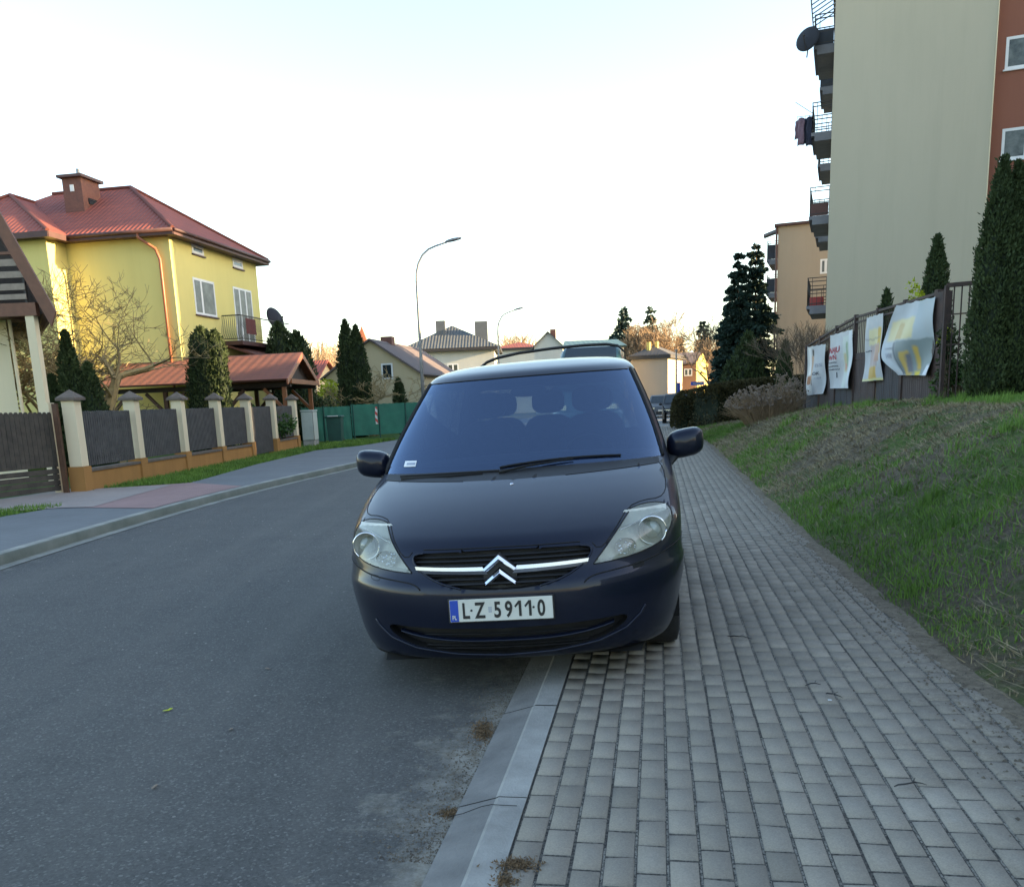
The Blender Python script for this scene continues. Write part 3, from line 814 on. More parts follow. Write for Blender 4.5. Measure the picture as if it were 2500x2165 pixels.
# bumper corner crease highlight lines
seam('bumper_edge', [(-.70, .365), (-.685, .335), (-.61, .274), (-.47, .224), (-.25, .193), (0, .180), (.25, .193), (.47, .224), (.61, .274), (.685, .335), (.71, .375)], 0.0065, 0.002, M['navy'], both=False)
# pockets
def pocket(P2, depth, mat, name, parent, backmat=None, back=True, sgs=(1, -1), full=False):
    mb = MB()
    for sg in sgs:
        ring = [(sg * x, yf(x, z), z) for x, z in P2]
        rb = [(x * .985, y + depth, z) for x, y, z in ring]
        n = len(ring)
        for i in range(n):
            j = (i + 1) % n
            if not full and abs(ring[i][0]) < 1e-6 and abs(ring[j][0]) < 1e-6: continue
            mb.quad(ring[i], ring[j], rb[j], rb[i])
        mb.quad(*rb)
    o = mb.build(name, mat, None); o.parent = parent
    bm = bmesh.new(); bm.from_mesh(o.data)
    bmesh.ops.triangulate(bm, faces=[f for f in bm.faces if len(f.verts) > 4]); bm.to_mesh(o.data); bm.free()
    return o
gro = pocket(densify(GR, .02), 0.055, M['black'], 'grille', car)
# grille slats
mb = MB()
for i, z in enumerate((.552, .574, .594, .640, .661, .682)):
    lim = max([x for x, zz in densify(GR, .004) if abs(zz - z) < .005] + [.2]) - .004
    rows_ = []
    for j in range(41):
        x = -lim + 2 * lim * j / 40; y = yf(x, z) + .018
        rows_.append([(x, y, z - .006), (x, y - .008, z), (x, y, z + .006), (x, y + .02, z + .004)])
    mb.grid(rows_)
o = mb.build('grille_slats', M['black'], None); o.parent = gro
# rim of the grille in body colour
seam('grille_rim', GRH, 0.0055, 0.001, M['navy'])
# chrome bar and double chevron
def barz(x): return .617 + .012 * (x / .43) ** 2
mb = MB()
for sg in (1, -1):
    rows_ = []
    for j in range(31):
        t = j / 30
        for _ in (0,): pass
        xa = .075 + t * (.437 - .075); h = .021 - .002 * t
        xt = xa + (1 - t) * 0.012 + (0.006 * t); xb = xa + (1 - t) * -0.012 - (0.012 * t if t > .9 else 0)
        zc = barz(xa)
        y = yf(xa, zc) - .010
        rows_.append([(sg * xb, y + .016, zc - h), (sg * xb, y + .002, zc - h + .002), (sg * xa, y - .003, zc), (sg * xt, y + .001, zc + h - .002), (sg * xt, y + .016, zc + h)])
    mb.grid(rows_)
o = mb.build('chrome_bar', M['chrome_soft'], None, smooth=False, merge=True); o.parent = gro
def chevron(zc, hw, hh, th, y, mb):
    # ridge profile chevron
    for sg in (1, -1):
        A0, A1 = Vector((0, y, zc + hh)), Vector((0, y, zc + hh - th * 1.45))
        B0, B1 = Vector((sg * hw, y, zc - hh + th * .25)), Vector((sg * (hw - th * .75), y, zc - hh - th * .25))
        Am, Bm = (A0 + A1) / 2 - Vector((0, .014, 0)), (B0 + B1) / 2 - Vector((0, .010, 0))
        mb.quad(A0, B0, Bm, Am); mb.quad(Am, Bm, B1, A1); mb.quad(B0, B1, Bm)
        bk = Vector((0, .03, 0)); mb.quad(A0, A0 + bk, B0 + bk, B0); mb.quad(A1, B1, B1 + bk, A1 + bk)
        mb.quad(B0, B0 + bk, B1 + bk, B1)
yl = yf(0, .62) - .022
mb = MB(); chevron(.657, .084, .038, .024, yl, mb); chevron(.586, .084, .038, .024, yl, mb)
o = mb.build('emblem', M['chrome'], None); o.parent = gro
mb = MB(); mb.prism([(-.082, yl + .014, .560), (0, yl + .014, .632), (.082, yl + .014, .560), (.086, yl + .014, .624), (0, yl + .014, .700), (-.086, yl + .014, .624)], (0, .05, 0)); o = mb.build('emblem_backing', M['black'], None); o.parent = gro
# lower intake
it = pocket(densify(IN, .02), 0.075, M['black'], 'air_intake', car)
mb = MB()
for z, dy, hh, lim in ((.262, .004, .0075, .55),):
    rows_ = []
    for j in range(61):
        x = -lim + 2 * lim * j / 60; zz = z + .05 * (abs(x) / lim) ** 3; y = yf(x, zz) + dy
        rows_.append([(x, y + .05, zz + hh), (x, y, zz + hh * .6), (x, y - .001, zz - hh * .4), (x, y + .05, zz - hh)])
    mb.grid(rows_)
o = mb.build('intake_blade', M['navy'], None, smooth=True); o.parent = it
mb = MB()
for x in ():
    zz = .25; y = yf(x, zz) + .04; mb.bbox((x - .003, y, .205 + .05 * abs(x)), (x + .003, y + .02, .325))
for zz in (.215, .232, .292):
    rows_ = [[(x, yf(x, zz) + .038, zz - .004), (x, yf(x, zz) + .034, zz), (x, yf(x, zz) + .038, zz + .004)] for x in np.linspace(-.42, .42, 21)]; mb.grid(rows_)
o = mb.build('intake_mesh', M['black'], None); o.parent = it
mb = MB()      # belly pan and inner dark box
mb.bbox((-.80, .42, .17), (.80, 4.5, .205)); mb.quad((-.68, .22, .125), (.68, .22, .125), (.75, .6, .175), (-.75, .6, .175)); mb.bbox((-.58, 1.0, .2), (.58, 1.05, .85))
o = mb.build('underbody', M['blackmatte'], None); o.parent = car
# headlights
for sg in (1, -1):
    h = empty('headlight', (0, 0, 0)); h.parent = car
    P2 = HL
    hou = pocket(densify(P2, .02), 0.085, M['lamp_plastic'], 'lamp_housing', h, sgs=(sg,), full=True)
    mb = MB(); n0 = len(cats['headlight'].f)
    src = cats['headlight']
    for f in src.f:
        p = [src.v[i] for i in f]
        if (sum(q[0] for q in p) > 0) == (sg > 0): mb.quad(*[(q[0], q[1] - .0035, q[2]) for q in p])
    o = mb.build('lens', M['lens'], None, smooth=True, merge=True); o.parent = h
    # reflector bowl of the dipped beam, its ring and glass ball
    def bowl(c, r, dep, nm_, mat, k=24, sq=1.0):
        rows_ = []
        for a in range(7):
            t = a / 6; rr_ = r * (1 - t ** 2 * .75)
            rows_.append([(c[0] + rr_ * math.cos(2 * math.pi * j / k), c[1] + dep * t, c[2] + rr_ * sq * math.sin(2 * math.pi * j / k)) for j in range(k)])
        m_ = MB().grid(rows_, close=True); oo = m_.build(nm_, mat, None, smooth=True); oo.parent = h; return oo
    cx, cz = sg * .765, .728; cy = yf(.765, .728) + .022
    bowl((cx, cy, cz), .070, .05, 'reflector', M['bowl'])
    mb = MB().tube([(cx + .072 * math.cos(a), cy - .002, cz + .072 * math.sin(a)) for a in np.linspace(0, 2 * math.pi, 33)], .005, 6); o = mb.build('lamp_ring', M['chrome'], None, smooth=True); o.parent = h
    mb = MB().sphere((cx, cy + .03, cz), .046, 20, 12); o = mb.build('projector_lens', M['proj'], None, smooth=True); o.parent = h
    cx2, cz2 = sg * .625, .672; cy2 = yf(.625, .672) + .030
    bowl((cx2, cy2, cz2), .055, .04, 'reflector', M['bowl'], sq=.8)
    mb = MB()
    for i in range(26):
        a = rnd.uniform(0, 6.28); q = rnd.uniform(.01, .06); s_ = rnd.uniform(.004, .009)
        mb.sphere((cx2 + q * math.cos(a), cy2 + .012, cz2 + .8 * q * math.sin(a)), s_, 6, 4)
    o = mb.build('bulb_facets', M['chrome'], None); o.parent = h
    # chrome divider under the turn signal
    P3 = [(.600, .752), (.66, .768), (.74, .792), (.80, .806), (.865, .806)]
    mb = MB().tube([(sg * x, yf(x, z) + .014, z) for x, z in densify(smoothpoly(P3, False, 1), .02, False)], .0035, 6); o = mb.build('lamp_divider', M['chrome'], None, smooth=True); o.parent = h
    # turn signal floor (slightly ribbed)
    mb = MB(); rws = []
    for j in range(13):
        x = .61 + (.85 - .61) * j / 12
        rws.append([(sg * x, yf(x, .81) + .035 + .003 * (j % 2), min(.835, .745 + (x - .55) * 1.2)), (sg * x, yf(x, .79) + .03 + .003 * (j % 2), .752 + (x - .60) * .22)])
    o = MB().grid(rws).build('turn_signal', M['lamp_plastic'], None); o.parent = h
# washer covers
for sg in (1, -1):
    P5 = [(.655, .590), (.715, .597), (.712, .572), (.660, .566)]
    o = seam('washer_cover', [(x, z) for x, z in smoothpoly(P5, True, 1)], 0.0018, closed=True, both=False)
    if sg < 0: o.scale = (-1, 1, 1)
    else:      # the flap on this side is missing and leaves a black hole
        mb = MB(); mb.quad(*[surf(x, z, .002) for x, z in P5]); oo = mb.build('washer_opening', M['blackmatte'], None); oo.parent = car
# number plate
def text_mesh(name, s_, size, mat, parent, loc_, rot=(R(90), 0, 0), sx=1.0, ext=0.0008, off=0.0, align='LEFT', space=1.0):
    cu = bpy.data.curves.new(name, 'FONT'); cu.body = s_; cu.size = size; cu.extrude = ext; cu.offset = off; cu.align_x = align; cu.space_character = space
    t = bpy.data.objects.new(name, cu); C.objects.link(t); bpy.context.view_layer.update()
    me = bpy.data.meshes.new_from_object(t); bpy.data.objects.remove(t); bpy.data.curves.remove(cu)
    o = bpy.data.objects.new(name, me); me.materials.clear(); me.materials.append(mat); C.objects.link(o)
    o.parent = parent; o.location = loc_; o.rotation_euler = rot; o.scale = (sx, 1, 1); return o
yp = -.016; zp = .432
npl = empty('number_plate', (0, yp, zp)); npl.parent = car; npl.rotation_euler = (R(-3), 0, 0)
mb = MB().bbox((-.266, .003, -.063), (.266, .018, .063)); o = mb.build('plate_frame', M['black'], None, bevel=.004); o.parent = npl
mb = MB().bbox((-.258, -.001, -.056), (.258, .008, .056)); o = mb.build('plate_board', M['plate_white'], None, bevel=.002); o.parent = npl
mb = MB().bbox((-.256, -.0025, -.054), (-.214, 0, .054)); o = mb.build('plate_band', M['plate_blue'], None); o.parent = npl
text_mesh('plate_country_letters', 'PL', .030, M['plate_white'], npl, (-.247, -.0035, -.043), sx=.75, off=.0006)
ch = dict(size=.104, off=.0006)
xx = [(-.196, 'L'), (-.130, 'Z'), (-.036, '5'), (.020, '9'), (.080, '1'), (.130, '1'), (.182, '0')]
for x, c_ in xx:
  if c_ == '1':
    q_ = MB(); w2 = .0065; q_.prism([(x + .016 - w2, -.0028, -.038), (x + .016 + w2, -.0028, -.038), (x + .016 + w2, -.0028, .040), (x + .016 - w2, -.0028, .040)], (0, .0015, 0)); q_.prism([(x + .016 - w2, -.0027, .040), (x - .012, -.0027, .014), (x - .007, -.0027, .005), (x + .016 - w2 + .002, -.0027, .026)], (0, .0014, 0)); o = q_.build('plate_letter', M['ink'], None); o.parent = npl
  else: text_mesh('plate_letter', c_, .110, M['ink'], npl, (x, -.002, -.038), sx=.70, off=.0028)
for x, z in ((-.148, .0), (.163, .004)):
    o = MB().sphere((x, -.002, z), .006, 8, 6, (1, .4, 1)).build('plate_screw', M['ink'], None); o.parent = npl
mb = MB()
for k_ in range(3): mb.bbox((-.062, -.0025, -.012 + k_ * .010), (-.046, -.001, -.006 + k_ * .010))
o = mb.build('plate_sticker', M['ink_grey'], None); o.parent = npl
# plate shelf in the bumper
# wipers, washer jet, sticker
def wsp(x, z, off=0.006): return Vector((x, yf(x, z) - off, z))
wp = empty('wiper', (0, 0, 0)); wp.parent = car
mb = MB(); mb.tube([wsp(-.10, 1.03, .02), wsp(.06, 1.055, .03), wsp(.34, 1.075, .022)], [.008, .007, .004], 8); o = mb.build('wiper_arm', M['blackmatte'], None, smooth=True); o.parent = wp
mb = MB(); mb.tube([wsp(x, 1.068 + .022 * ((x + .2) / .8) - .03 * ((x - .25) / .5) ** 2, .012) for x in np.linspace(-.10, .62, 15)], .006, 6); o = mb.build('wiper_blade', M['blackmatte'], None, smooth=True); o.parent = wp
wp2 = empty('wiper', (0, 0, 0)); wp2.parent = car
mb = MB(); mb.tube([wsp(x, 1.032 + .006 * math.sin((x + .8) * 3), .008) for x in np.linspace(-.74, -.10, 15)], .007, 6); o = mb.build('wiper_blade', M['blackmatte'], None, smooth=True); o.parent = wp2
mb = MB(); mb.tube([wsp(-.72, 1.02, .012), wsp(-.40, 1.026, .014), wsp(-.20, 1.03, .012)], [.011, .008, .005], 8); o = mb.build('wiper_arm', M['blackmatte'], None, smooth=True); o.parent = wp2
mb = MB(); mb.sphere(surf(.0, .975, -.002), .012, 10, 6, (1, 1.2, .7)); o = mb.build('washer_jet', M['chrome_soft'], None, smooth=True); o.parent = car
mb = MB(); mb.grid([[wsp(-.735 + .085 * j / 4, z, .004) for j in range(5)] for z in (1.085, 1.118)]); o = mb.build('windscreen_sticker', M['white_pvc'], None); o.parent = car
mb = MB(); mb.grid([[wsp(-.718 + .062 * j / 4, z, .006) for j in range(5)] for z in (1.095, 1.108)]); o = mb.build('sticker_print', M['ink_grey'], None); o.parent = car
# black frame around the windscreen
P_ = [(x, 1.598) for x in np.linspace(-.69, .69, 25)]
mb = MB(); mb.tube([Vector((x, yf(x, z) - .001, z)) for x, z in P_], .005, 6)
for sg in (1, -1):
    mb.tube([Vector((sg * S.w(z) * R_R, yf(S.w(z) * R_R, z) - .002, z)) for z in np.linspace(1.045, 1.60, 20)], .012, 6)
    mb.tube([Vector((sg * S.w(z) * .992, yf(S.w(z) * .992, z) - .002, z)) for z in np.linspace(1.06, 1.60, 20)], .005, 6)
o = mb.build('windscreen_seal', M['blackmatte'], None, smooth=True); o.parent = car
# tinted band behind the frame edge (printed border) 
# mirrors
for sg in (1, -1):
    m_ = empty('wing_mirror', (0, 0, 0)); m_.parent = car
    cx, cy, cz = sg * 1.03, 1.60, 1.095
    rows_ = []
    nv, nu = 14, 24
    for a in range(nv + 1):
        t = math.pi * a / nv; row = []
        for b in range(nu):
            f = 2 * math.pi * b / nu
            # axis along y: front is round, back is cut flat
            cyl = math.cos(t); sr = math.sin(t) ** .55
            ex, ez = math.cos(f), math.sin(f)
            se = lambda v_, p: math.copysign(abs(v_) ** p, v_)
            x = .118 * se(ex, .62) * sr; z = .092 * se(ez, .62) * sr
            z += .016 * (x / .118) * 1.0          # rises outwards
            y = -.085 * cyl if cyl > 0 else -.055 * cyl
            row.append((cx + sg * x, cy + y, cz + z))
        rows_.append(row)
    mb = MB().grid(rows_, close=True); o = mb.build('mirror_shell', M['navy'], None, smooth=True, merge=True); o.parent = m_
    mb = MB()
    rws = [[(cx + sg * (-.06 + .09 * math.cos(f)) * 1, cy + .0 + .03 * math.sin(f), cz - .05) for f in np.linspace(0, 2 * math.pi, 13)[:-1]],
           [(sg * (.95 + .05 * math.cos(f)), cy - .02 + .045 * math.sin(f), 1.02) for f in np.linspace(0, 2 * math.pi, 13)[:-1]],
           [(sg * (.905 + .03 * math.cos(f)), cy - .05 + .06 * math.sin(f), .955) for f in np.linspace(0, 2 * math.pi, 13)[:-1]]]
    mb.grid(rws, close=True); o = mb.build('mirror_foot', M['black'], None, smooth=True); o.parent = m_
    mb = MB().bbox((cx - .095, cy + .050, cz - .058), (cx + .09, cy + .056, cz + .055)); o = mb.build('mirror_glass', M['chrome'], None); o.parent = m_
# door handles, door seams, window trim on the sides
for sg in (1, -1):
    for y in (2.30, 2.68):
        mb = MB().tube([(sg * (xs_(y, .93) + .004), y, .93), (sg * (xs_(y, .93) + .032), y + .04, .935), (sg * (xs_(y, .93) + .032), y + .16, .935), (sg * (xs_(y, .93) + .004), y + .2, .93)], .012, 8)
        o = mb.build('door_handle', M['chrome'], None, smooth=True); o.parent = car
mb = MB()
for sg in (1, -1):
    for y in (1.45, 2.50, 3.50): mb.tube([(sg * (xs_(y, z) + .0), y - (.12 if y < 2 else 0) * (1 if z < .5 else 0), z) for z in np.linspace(.3, 1.10, 14)], .003, 4)
o = mb.build('door_gap', M['blackmatte'], None); o.parent = car
mb = MB()
for sg in (1, -1): mb.tube([(sg * (xs_(y, .62) + .004), y, .62) for y in np.linspace(1.5, 3.3, 20)], .014, 6)
o = mb.build('side_moulding', M['black'], None, smooth=True); o.parent = car
# roof rails and cross bar
for sg in (1, -1):
    def rp(y, dz): return Vector((sg * .60, y, 1.70 + dz))
    mb = MB().tube([Vector((sg * .60, 2.75, 1.66)), Vector((sg * .60, 2.9, 1.70)), Vector((sg * .60, 3.1, 1.71)), Vector((sg * .60, 3.6, 1.715)), Vector((sg * .60, 4.05, 1.71)), Vector((sg * .59, 4.2, 1.66))], .016, 8)
    o = mb.build('roof_rail', M['black'], None, smooth=True); o.parent = car
pts = [(x + .03, 4.05, z) for x, z in ((-.70, 1.72), (-.67, 1.77), (-.60, 1.815), (-.50, 1.845), (-.30, 1.872), (0, 1.888), (.30, 1.892), (.50, 1.885), (.60, 1.862), (.65, 1.81), (.67, 1.72))]
rows_ = []
for p, q in zip(pts, pts[1:] + [pts[-1]]): rows_.append([(p[0], p[1] - .035, p[2]), (p[0], p[1] - .02, p[2] + .012), (p[0], p[1] + .03, p[2] + .014), (p[0], p[1] + .045, p[2]), (p[0], p[1] + .02, p[2] - .012), (p[0], p[1] - .02, p[2] - .012)])
o = MB().grid(rows_, close=True).build('roof_cross_bar', M['black'], None, smooth=True); o.parent = car
# wheels
def wheel(x, y, sg, parent):
    w_ = empty('wheel', (x, y, .30)); w_.parent = parent
    prof = [(.20, -.105), (.27, -.108), (.318, -.095), (.329, -.07), (.331, 0), (.329, .07), (.318, .095), (.27, .108), (.20, .105)]
    rows_ = [[(p[1], p[0] * math.cos(a), p[0] * math.sin(a)) for a in np.linspace(0, 2 * math.pi, 49)[:-1]] for p in prof]
    o = MB().grid(rows_, close=True).build('tyre', M['rubber'], None, smooth=True); o.parent = w_
    mb = MB()
    rows_ = [[(sg * d, r * math.cos(a), r * math.sin(a)) for a in np.linspace(0, 2 * math.pi, 41)[:-1]] for r, d in ((.205, .10), (.195, .07), (.18, .05), (.05, .075), (.0, .08))]
    mb.grid(rows_, close=True)
    for k_ in range(5):
        a = 2 * math.pi * k_ / 5; mb.bar((sg * .085, 0, 0), (sg * .09, .185 * math.cos(a), .185 * math.sin(a)), .05, .03)
    o = mb.build('rim', M['steel'], None); o.parent = w_
    return w_
for y in (.965, 3.79):
    for sg in (1, -1): wheel(sg * .80, y, sg, car)
# wheel housings
mb = MB()
for cy_, cz_, rad in ARCH:
    for sg in (1, -1):
        rws = [[(sg * xo, cy_ + rad * math.cos(a), cz_ + rad * math.sin(a)) for a in np.linspace(-.35, math.pi + .35, 25)] for xo in (.90, .60)]
        mb.grid(rws)
o = mb.build('wheel_housing', M['blackmatte'], None); o.parent = car
# cabin
def cushion(c, sz, name, parent, mat, rotx=0.0, n=3.0):
    rows_ = []
    nv, nu = 10, 20
    se = lambda v_, p: math.copysign(abs(v_) ** p, v_)
    for a in range(nv + 1):
        t = math.pi * a / nv; row = []
        for b in range(nu):
            f = 2 * math.pi * b / nu
            v_ = Vector((se(math.sin(t), 2 / n) * se(math.cos(f), 2 / n) * sz[0] / 2, se(math.sin(t), 2 / n) * se(math.sin(f), 2 / n) * sz[1] / 2, se(math.cos(t), 2 / n) * sz[2] / 2))
            v_.rotate(Matrix.Rotation(rotx, 3, 'X')); row.append(tuple(Vector(c) + v_))
        rows_.append(row)
    o = MB().grid(rows_, close=True).build(name, mat, None, smooth=True, merge=True); o.parent = parent; return o
for (x, y) in ((-.40, 2.35), (.40, 2.35), (-.42, 3.25), (0, 3.25), (.42, 3.25)):
    st = empty('seat', (0, 0, 0)); st.parent = car
    cushion((x, y, .62), (.50, .52, .20), 'seat_cushion', st, M['seat'])
    cushion((x, y + .30, .98), (.50, .16, .68), 'backrest', st, M['seat'], R(-12))
    cushion((x, y + .39, 1.42), (.29, .12, .20), 'headrest', st, M['seat'], R(-8))
mb = MB()
rws = []
for x in np.linspace(-.82, .82, 25):
    rws.append([(x, yf(x, 1.08) + .02, 1.075), (x, 1.45, 1.085 + .02 * math.cos(x * 2)), (x, 1.75, 1.07 + .03 * math.cos(x * 2)), (x, 1.86, .98), (x, 1.84, .7)])
o = MB().grid(rws).build('dashboard', M['seat'], None, smooth=True); o.parent = car
mb = MB().tube([(.40 + .19 * math.cos(a), 1.95 + .06 * math.sin(a), 1.0 + .17 * math.sin(a)) for a in np.linspace(0, 2 * math.pi, 29)], .014, 6)
o = mb.build('steering_wheel', M['black'], None, smooth=True); o.parent = car
cushion((0, 2.02, 1.50), (.25, .04, .075), 'rear_view_mirror', car, M['black'])
mb = MB().bbox((-.03, 1.52, 1.10), (.03, 1.54, 1.20)); mb.bbox((-.012, 1.53, 1.05), (.012, 1.55, 1.11)); o = mb.build('phone_holder', M['black'], None, bevel=.006); o.parent = car
mb = MB(); mb.quad((-.85, 1.3, .42), (.85, 1.3, .42), (.85, 4.5, .42), (-.85, 4.5, .42)); o = mb.build('cabin_floor', M['seat'], None); o.parent = car
# ------------------------------------------------------------------ plants
def nrand(seed): return np.random.RandomState(seed)
def leafcards(P, N, size, mat, name, parent, seed=1, asp=1.6, up=0.5, tri=False):
    """one card at every point P, long axis roughly along N"""
    rs_ = nrand(seed); n = len(P)
    N = N + rs_.normal(0, 0.45, (n, 3)); N[:, 2] += up; N /= np.linalg.norm(N, axis=1)[:, None] + 1e-9
    A = np.cross(N, rs_.normal(0, 1, (n, 3))); A /= np.linalg.norm(A, axis=1)[:, None] + 1e-9
    s = size * rs_.uniform(0.6, 1.4, n)[:, None]
    l = N * s * asp; a = A * s * 0.5
    V = np.stack([P - a * 0.35, P + l * 0.45 - a, P + l, P + l * 0.45 + a], 1).reshape(-1, 3)
    return npmesh(name, V, np.arange(n * 4).reshape(n, 4), mat, parent)
def leafmat(name, a, b, sc=2.0, rough=0.75):
    m, nt, bs = nodes(name); v = _coord(nt)
    n1 = _noise(nt, v, sc, 4, .6); n2 = _noise(nt, v, 28, 3, .7)
    c = _mix(nt, 0.5, _ramp(nt, n1, [(0.35, b), (0.65, a)]), _ramp(nt, n2, [(0.3, tuple(x * .6 for x in b)), (0.7, tuple(x * 1.25 for x in a))]))
    nt.links.new(c, bs.inputs['Base Color']); bs.inputs['Roughness'].default_value = rough; bs.inputs['Specular IOR Level'].default_value = .25
    return m
M['thuja'] = leafmat('thuja_leaf', (0.050, 0.074, 0.026), (0.026, 0.043, 0.018))
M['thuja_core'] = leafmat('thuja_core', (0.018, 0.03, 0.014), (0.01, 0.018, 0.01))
M['spruce'] = leafmat('spruce_needles', (0.03, 0.06, 0.045), (0.018, 0.036, 0.03))
M['hedge'] = leafmat('brown_hedge_leaf', (0.075, 0.066, 0.026), (0.045, 0.042, 0.018))
M['ivy'] = leafmat('bush_leaf', (0.07, 0.14, 0.035), (0.04, 0.085, 0.025))
M['yellowleaf'] = leafmat('yellow_green_leaf', (0.42, 0.46, 0.03), (0.24, 0.32, 0.03))
M['redleaf'] = leafmat('dark_red_leaf', (0.12, 0.035, 0.04), (0.05, 0.02, 0.025))
M['bark'] = nm('bark', (0.16, 0.125, 0.085), (0.085, 0.066, 0.048), 6, 0.95, 0.6, 30)
M['bark_gold'] = nm('young_bark', (0.34, 0.26, 0.12), (0.20, 0.15, 0.075), 6, 0.9, 0.3, 30)
M['bark_far'] = nm('far_twigs', (0.30, 0.21, 0.125), (0.20, 0.14, 0.085), 1, 0.95, 0)
M['drybloom'] = nm('dry_flower_heads', (0.25, 0.195, 0.145), (0.16, 0.12, 0.095), 8, 0.95, 0.2, 60)

def thuja(x, y, z0, spires, label, group=None, n=9000, size=0.055, mat=None, cat='tree', seed=1, name='thuja_tree'):
    """spires: list of (dx, dy, height, radius, fullness)"""
    root = empty(name, (x, y, z0), label=label, cat=cat, group=group)
    rs_ = nrand(seed); PP = []; NN = []; core = MB()
    tot = sum(h * r for _, _, h, r, _ in spires)
    for (dx, dy, h, r, fu) in spires:
        k = int(n * h * r / tot)
        t = rs_.uniform(0, 1, k) ** 0.9; a = rs_.uniform(0, 2 * math.pi, k)
        ph = rs_.uniform(0, 6.28, 6)
        def prof(t, a):
            base = np.minimum(1, (t * 9 + .35)) * (1 - np.clip((t - fu) / (1 - fu), 0, 1) ** 1.35) ** .9
            lum = 1 + .10 * np.sin(3 * a + ph[0] + 7 * t) + .08 * np.sin(5 * a + ph[1] - 17 * t) + .07 * np.sin(23 * t + ph[2] + 2 * a) + .05 * np.sin(41 * t + ph[3] + 3 * a)
            return r * base * lum
        R_ = prof(t, a); rr = R_ * (1 - np.abs(rs_.normal(0, .10, k)))
        rr += np.maximum(0, rs_.normal(-0.02, .035, k))
        P = np.stack([x + dx + rr * np.cos(a), y + dy + rr * np.sin(a), z0 + t * h], 1)
        N = np.stack([np.cos(a) * .55, np.sin(a) * .55, np.full(k, .9)], 1)
        PP.append(P); NN.append(N)
        rows_ = []
        for i in range(15):
            tt_ = i / 14 * .97; rows_.append([(x + dx + max(.004, float(prof(np.array(tt_), np.array(q))) * .80) * math.cos(q), y + dy + max(.004, float(prof(np.array(tt_), np.array(q))) * .80) * math.sin(q), z0 + tt_ * h) for q in np.linspace(0, 2 * math.pi, 17)[:-1]])
        core.grid(rows_, close=True)
    leafcards(np.concatenate(PP), np.concatenate(NN), size, mat or M['thuja'], 'crown', root, seed, 2.2, .3)
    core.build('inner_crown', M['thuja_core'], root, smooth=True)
    MB().tube([(x, y, z0 - .1), (x, y, z0 + .35)], [.06, .05], 7).build('trunk', M['bark'], root, smooth=True)
    return root

def spruce(x, y, z0, h, r, label, group=None, n=15000, seed=1, mat=None, name='spruce_tree', size=.16, bare=0.06):
    root = empty(name, (x, y, z0), label=label, cat='tree', group=group)
    rs_ = nrand(seed); P = []; N = []; br = MB()
    levels = int(h * 2.6); wts = []
    bl = []
    for i in range(levels):
        t = bare + (1 - bare) * (i + .5) / levels; L = r * (1 - t) ** .8 * rs_.uniform(.72, 1.12) + .12
        k = rs_.randint(5, 9)
        for j in range(k):
            a = 2 * math.pi * j / k + rs_.uniform(-.4, .4); bl.append((t + rs_.uniform(-.012, .012), a, L * rs_.uniform(.55, 1.15)))
    tl = sum(b[2] for b in bl)
    for t, a, L in bl:
        k = max(6, int(n * L / tl)); s = rs_.uniform(0.05, 1, k) ** .75
        droop = .28 * L * s ** 1.6 - .10 * L * s * (1 - t)
        spread = .20 * L * (1 - .4 * s) * rs_.normal(0, 1, k); hang = -np.abs(rs_.normal(0, .13, k)) * L * .7
        px = x + math.cos(a) * L * s - math.sin(a) * spread; py = y + math.sin(a) * L * s + math.cos(a) * spread
        pz = z0 + t * h - droop + hang + .03
        P.append(np.stack([px, py, pz], 1)); N.append(np.tile([math.cos(a) * .8, math.sin(a) * .8, -.25], (k, 1)))
        br.tube([(x, y, z0 + t * h), (x + math.cos(a) * L * .9, y + math.sin(a) * L * .9, z0 + t * h - .2 * L)], [.03, .008], 4, cap=False)
    leafcards(np.concatenate(P), np.concatenate(N), size, mat or M['spruce'], 'crown', root, seed, 1.5, 0)
    MB().tube([(x, y, z0 - .2), (x, y, z0 + h * .5), (x, y, z0 + h)], [.05 * h * .25 + .05, .07, .02], 8).build('trunk', M['bark'], root, smooth=True)
    br.build('branches', M['bark'], root)
    return root

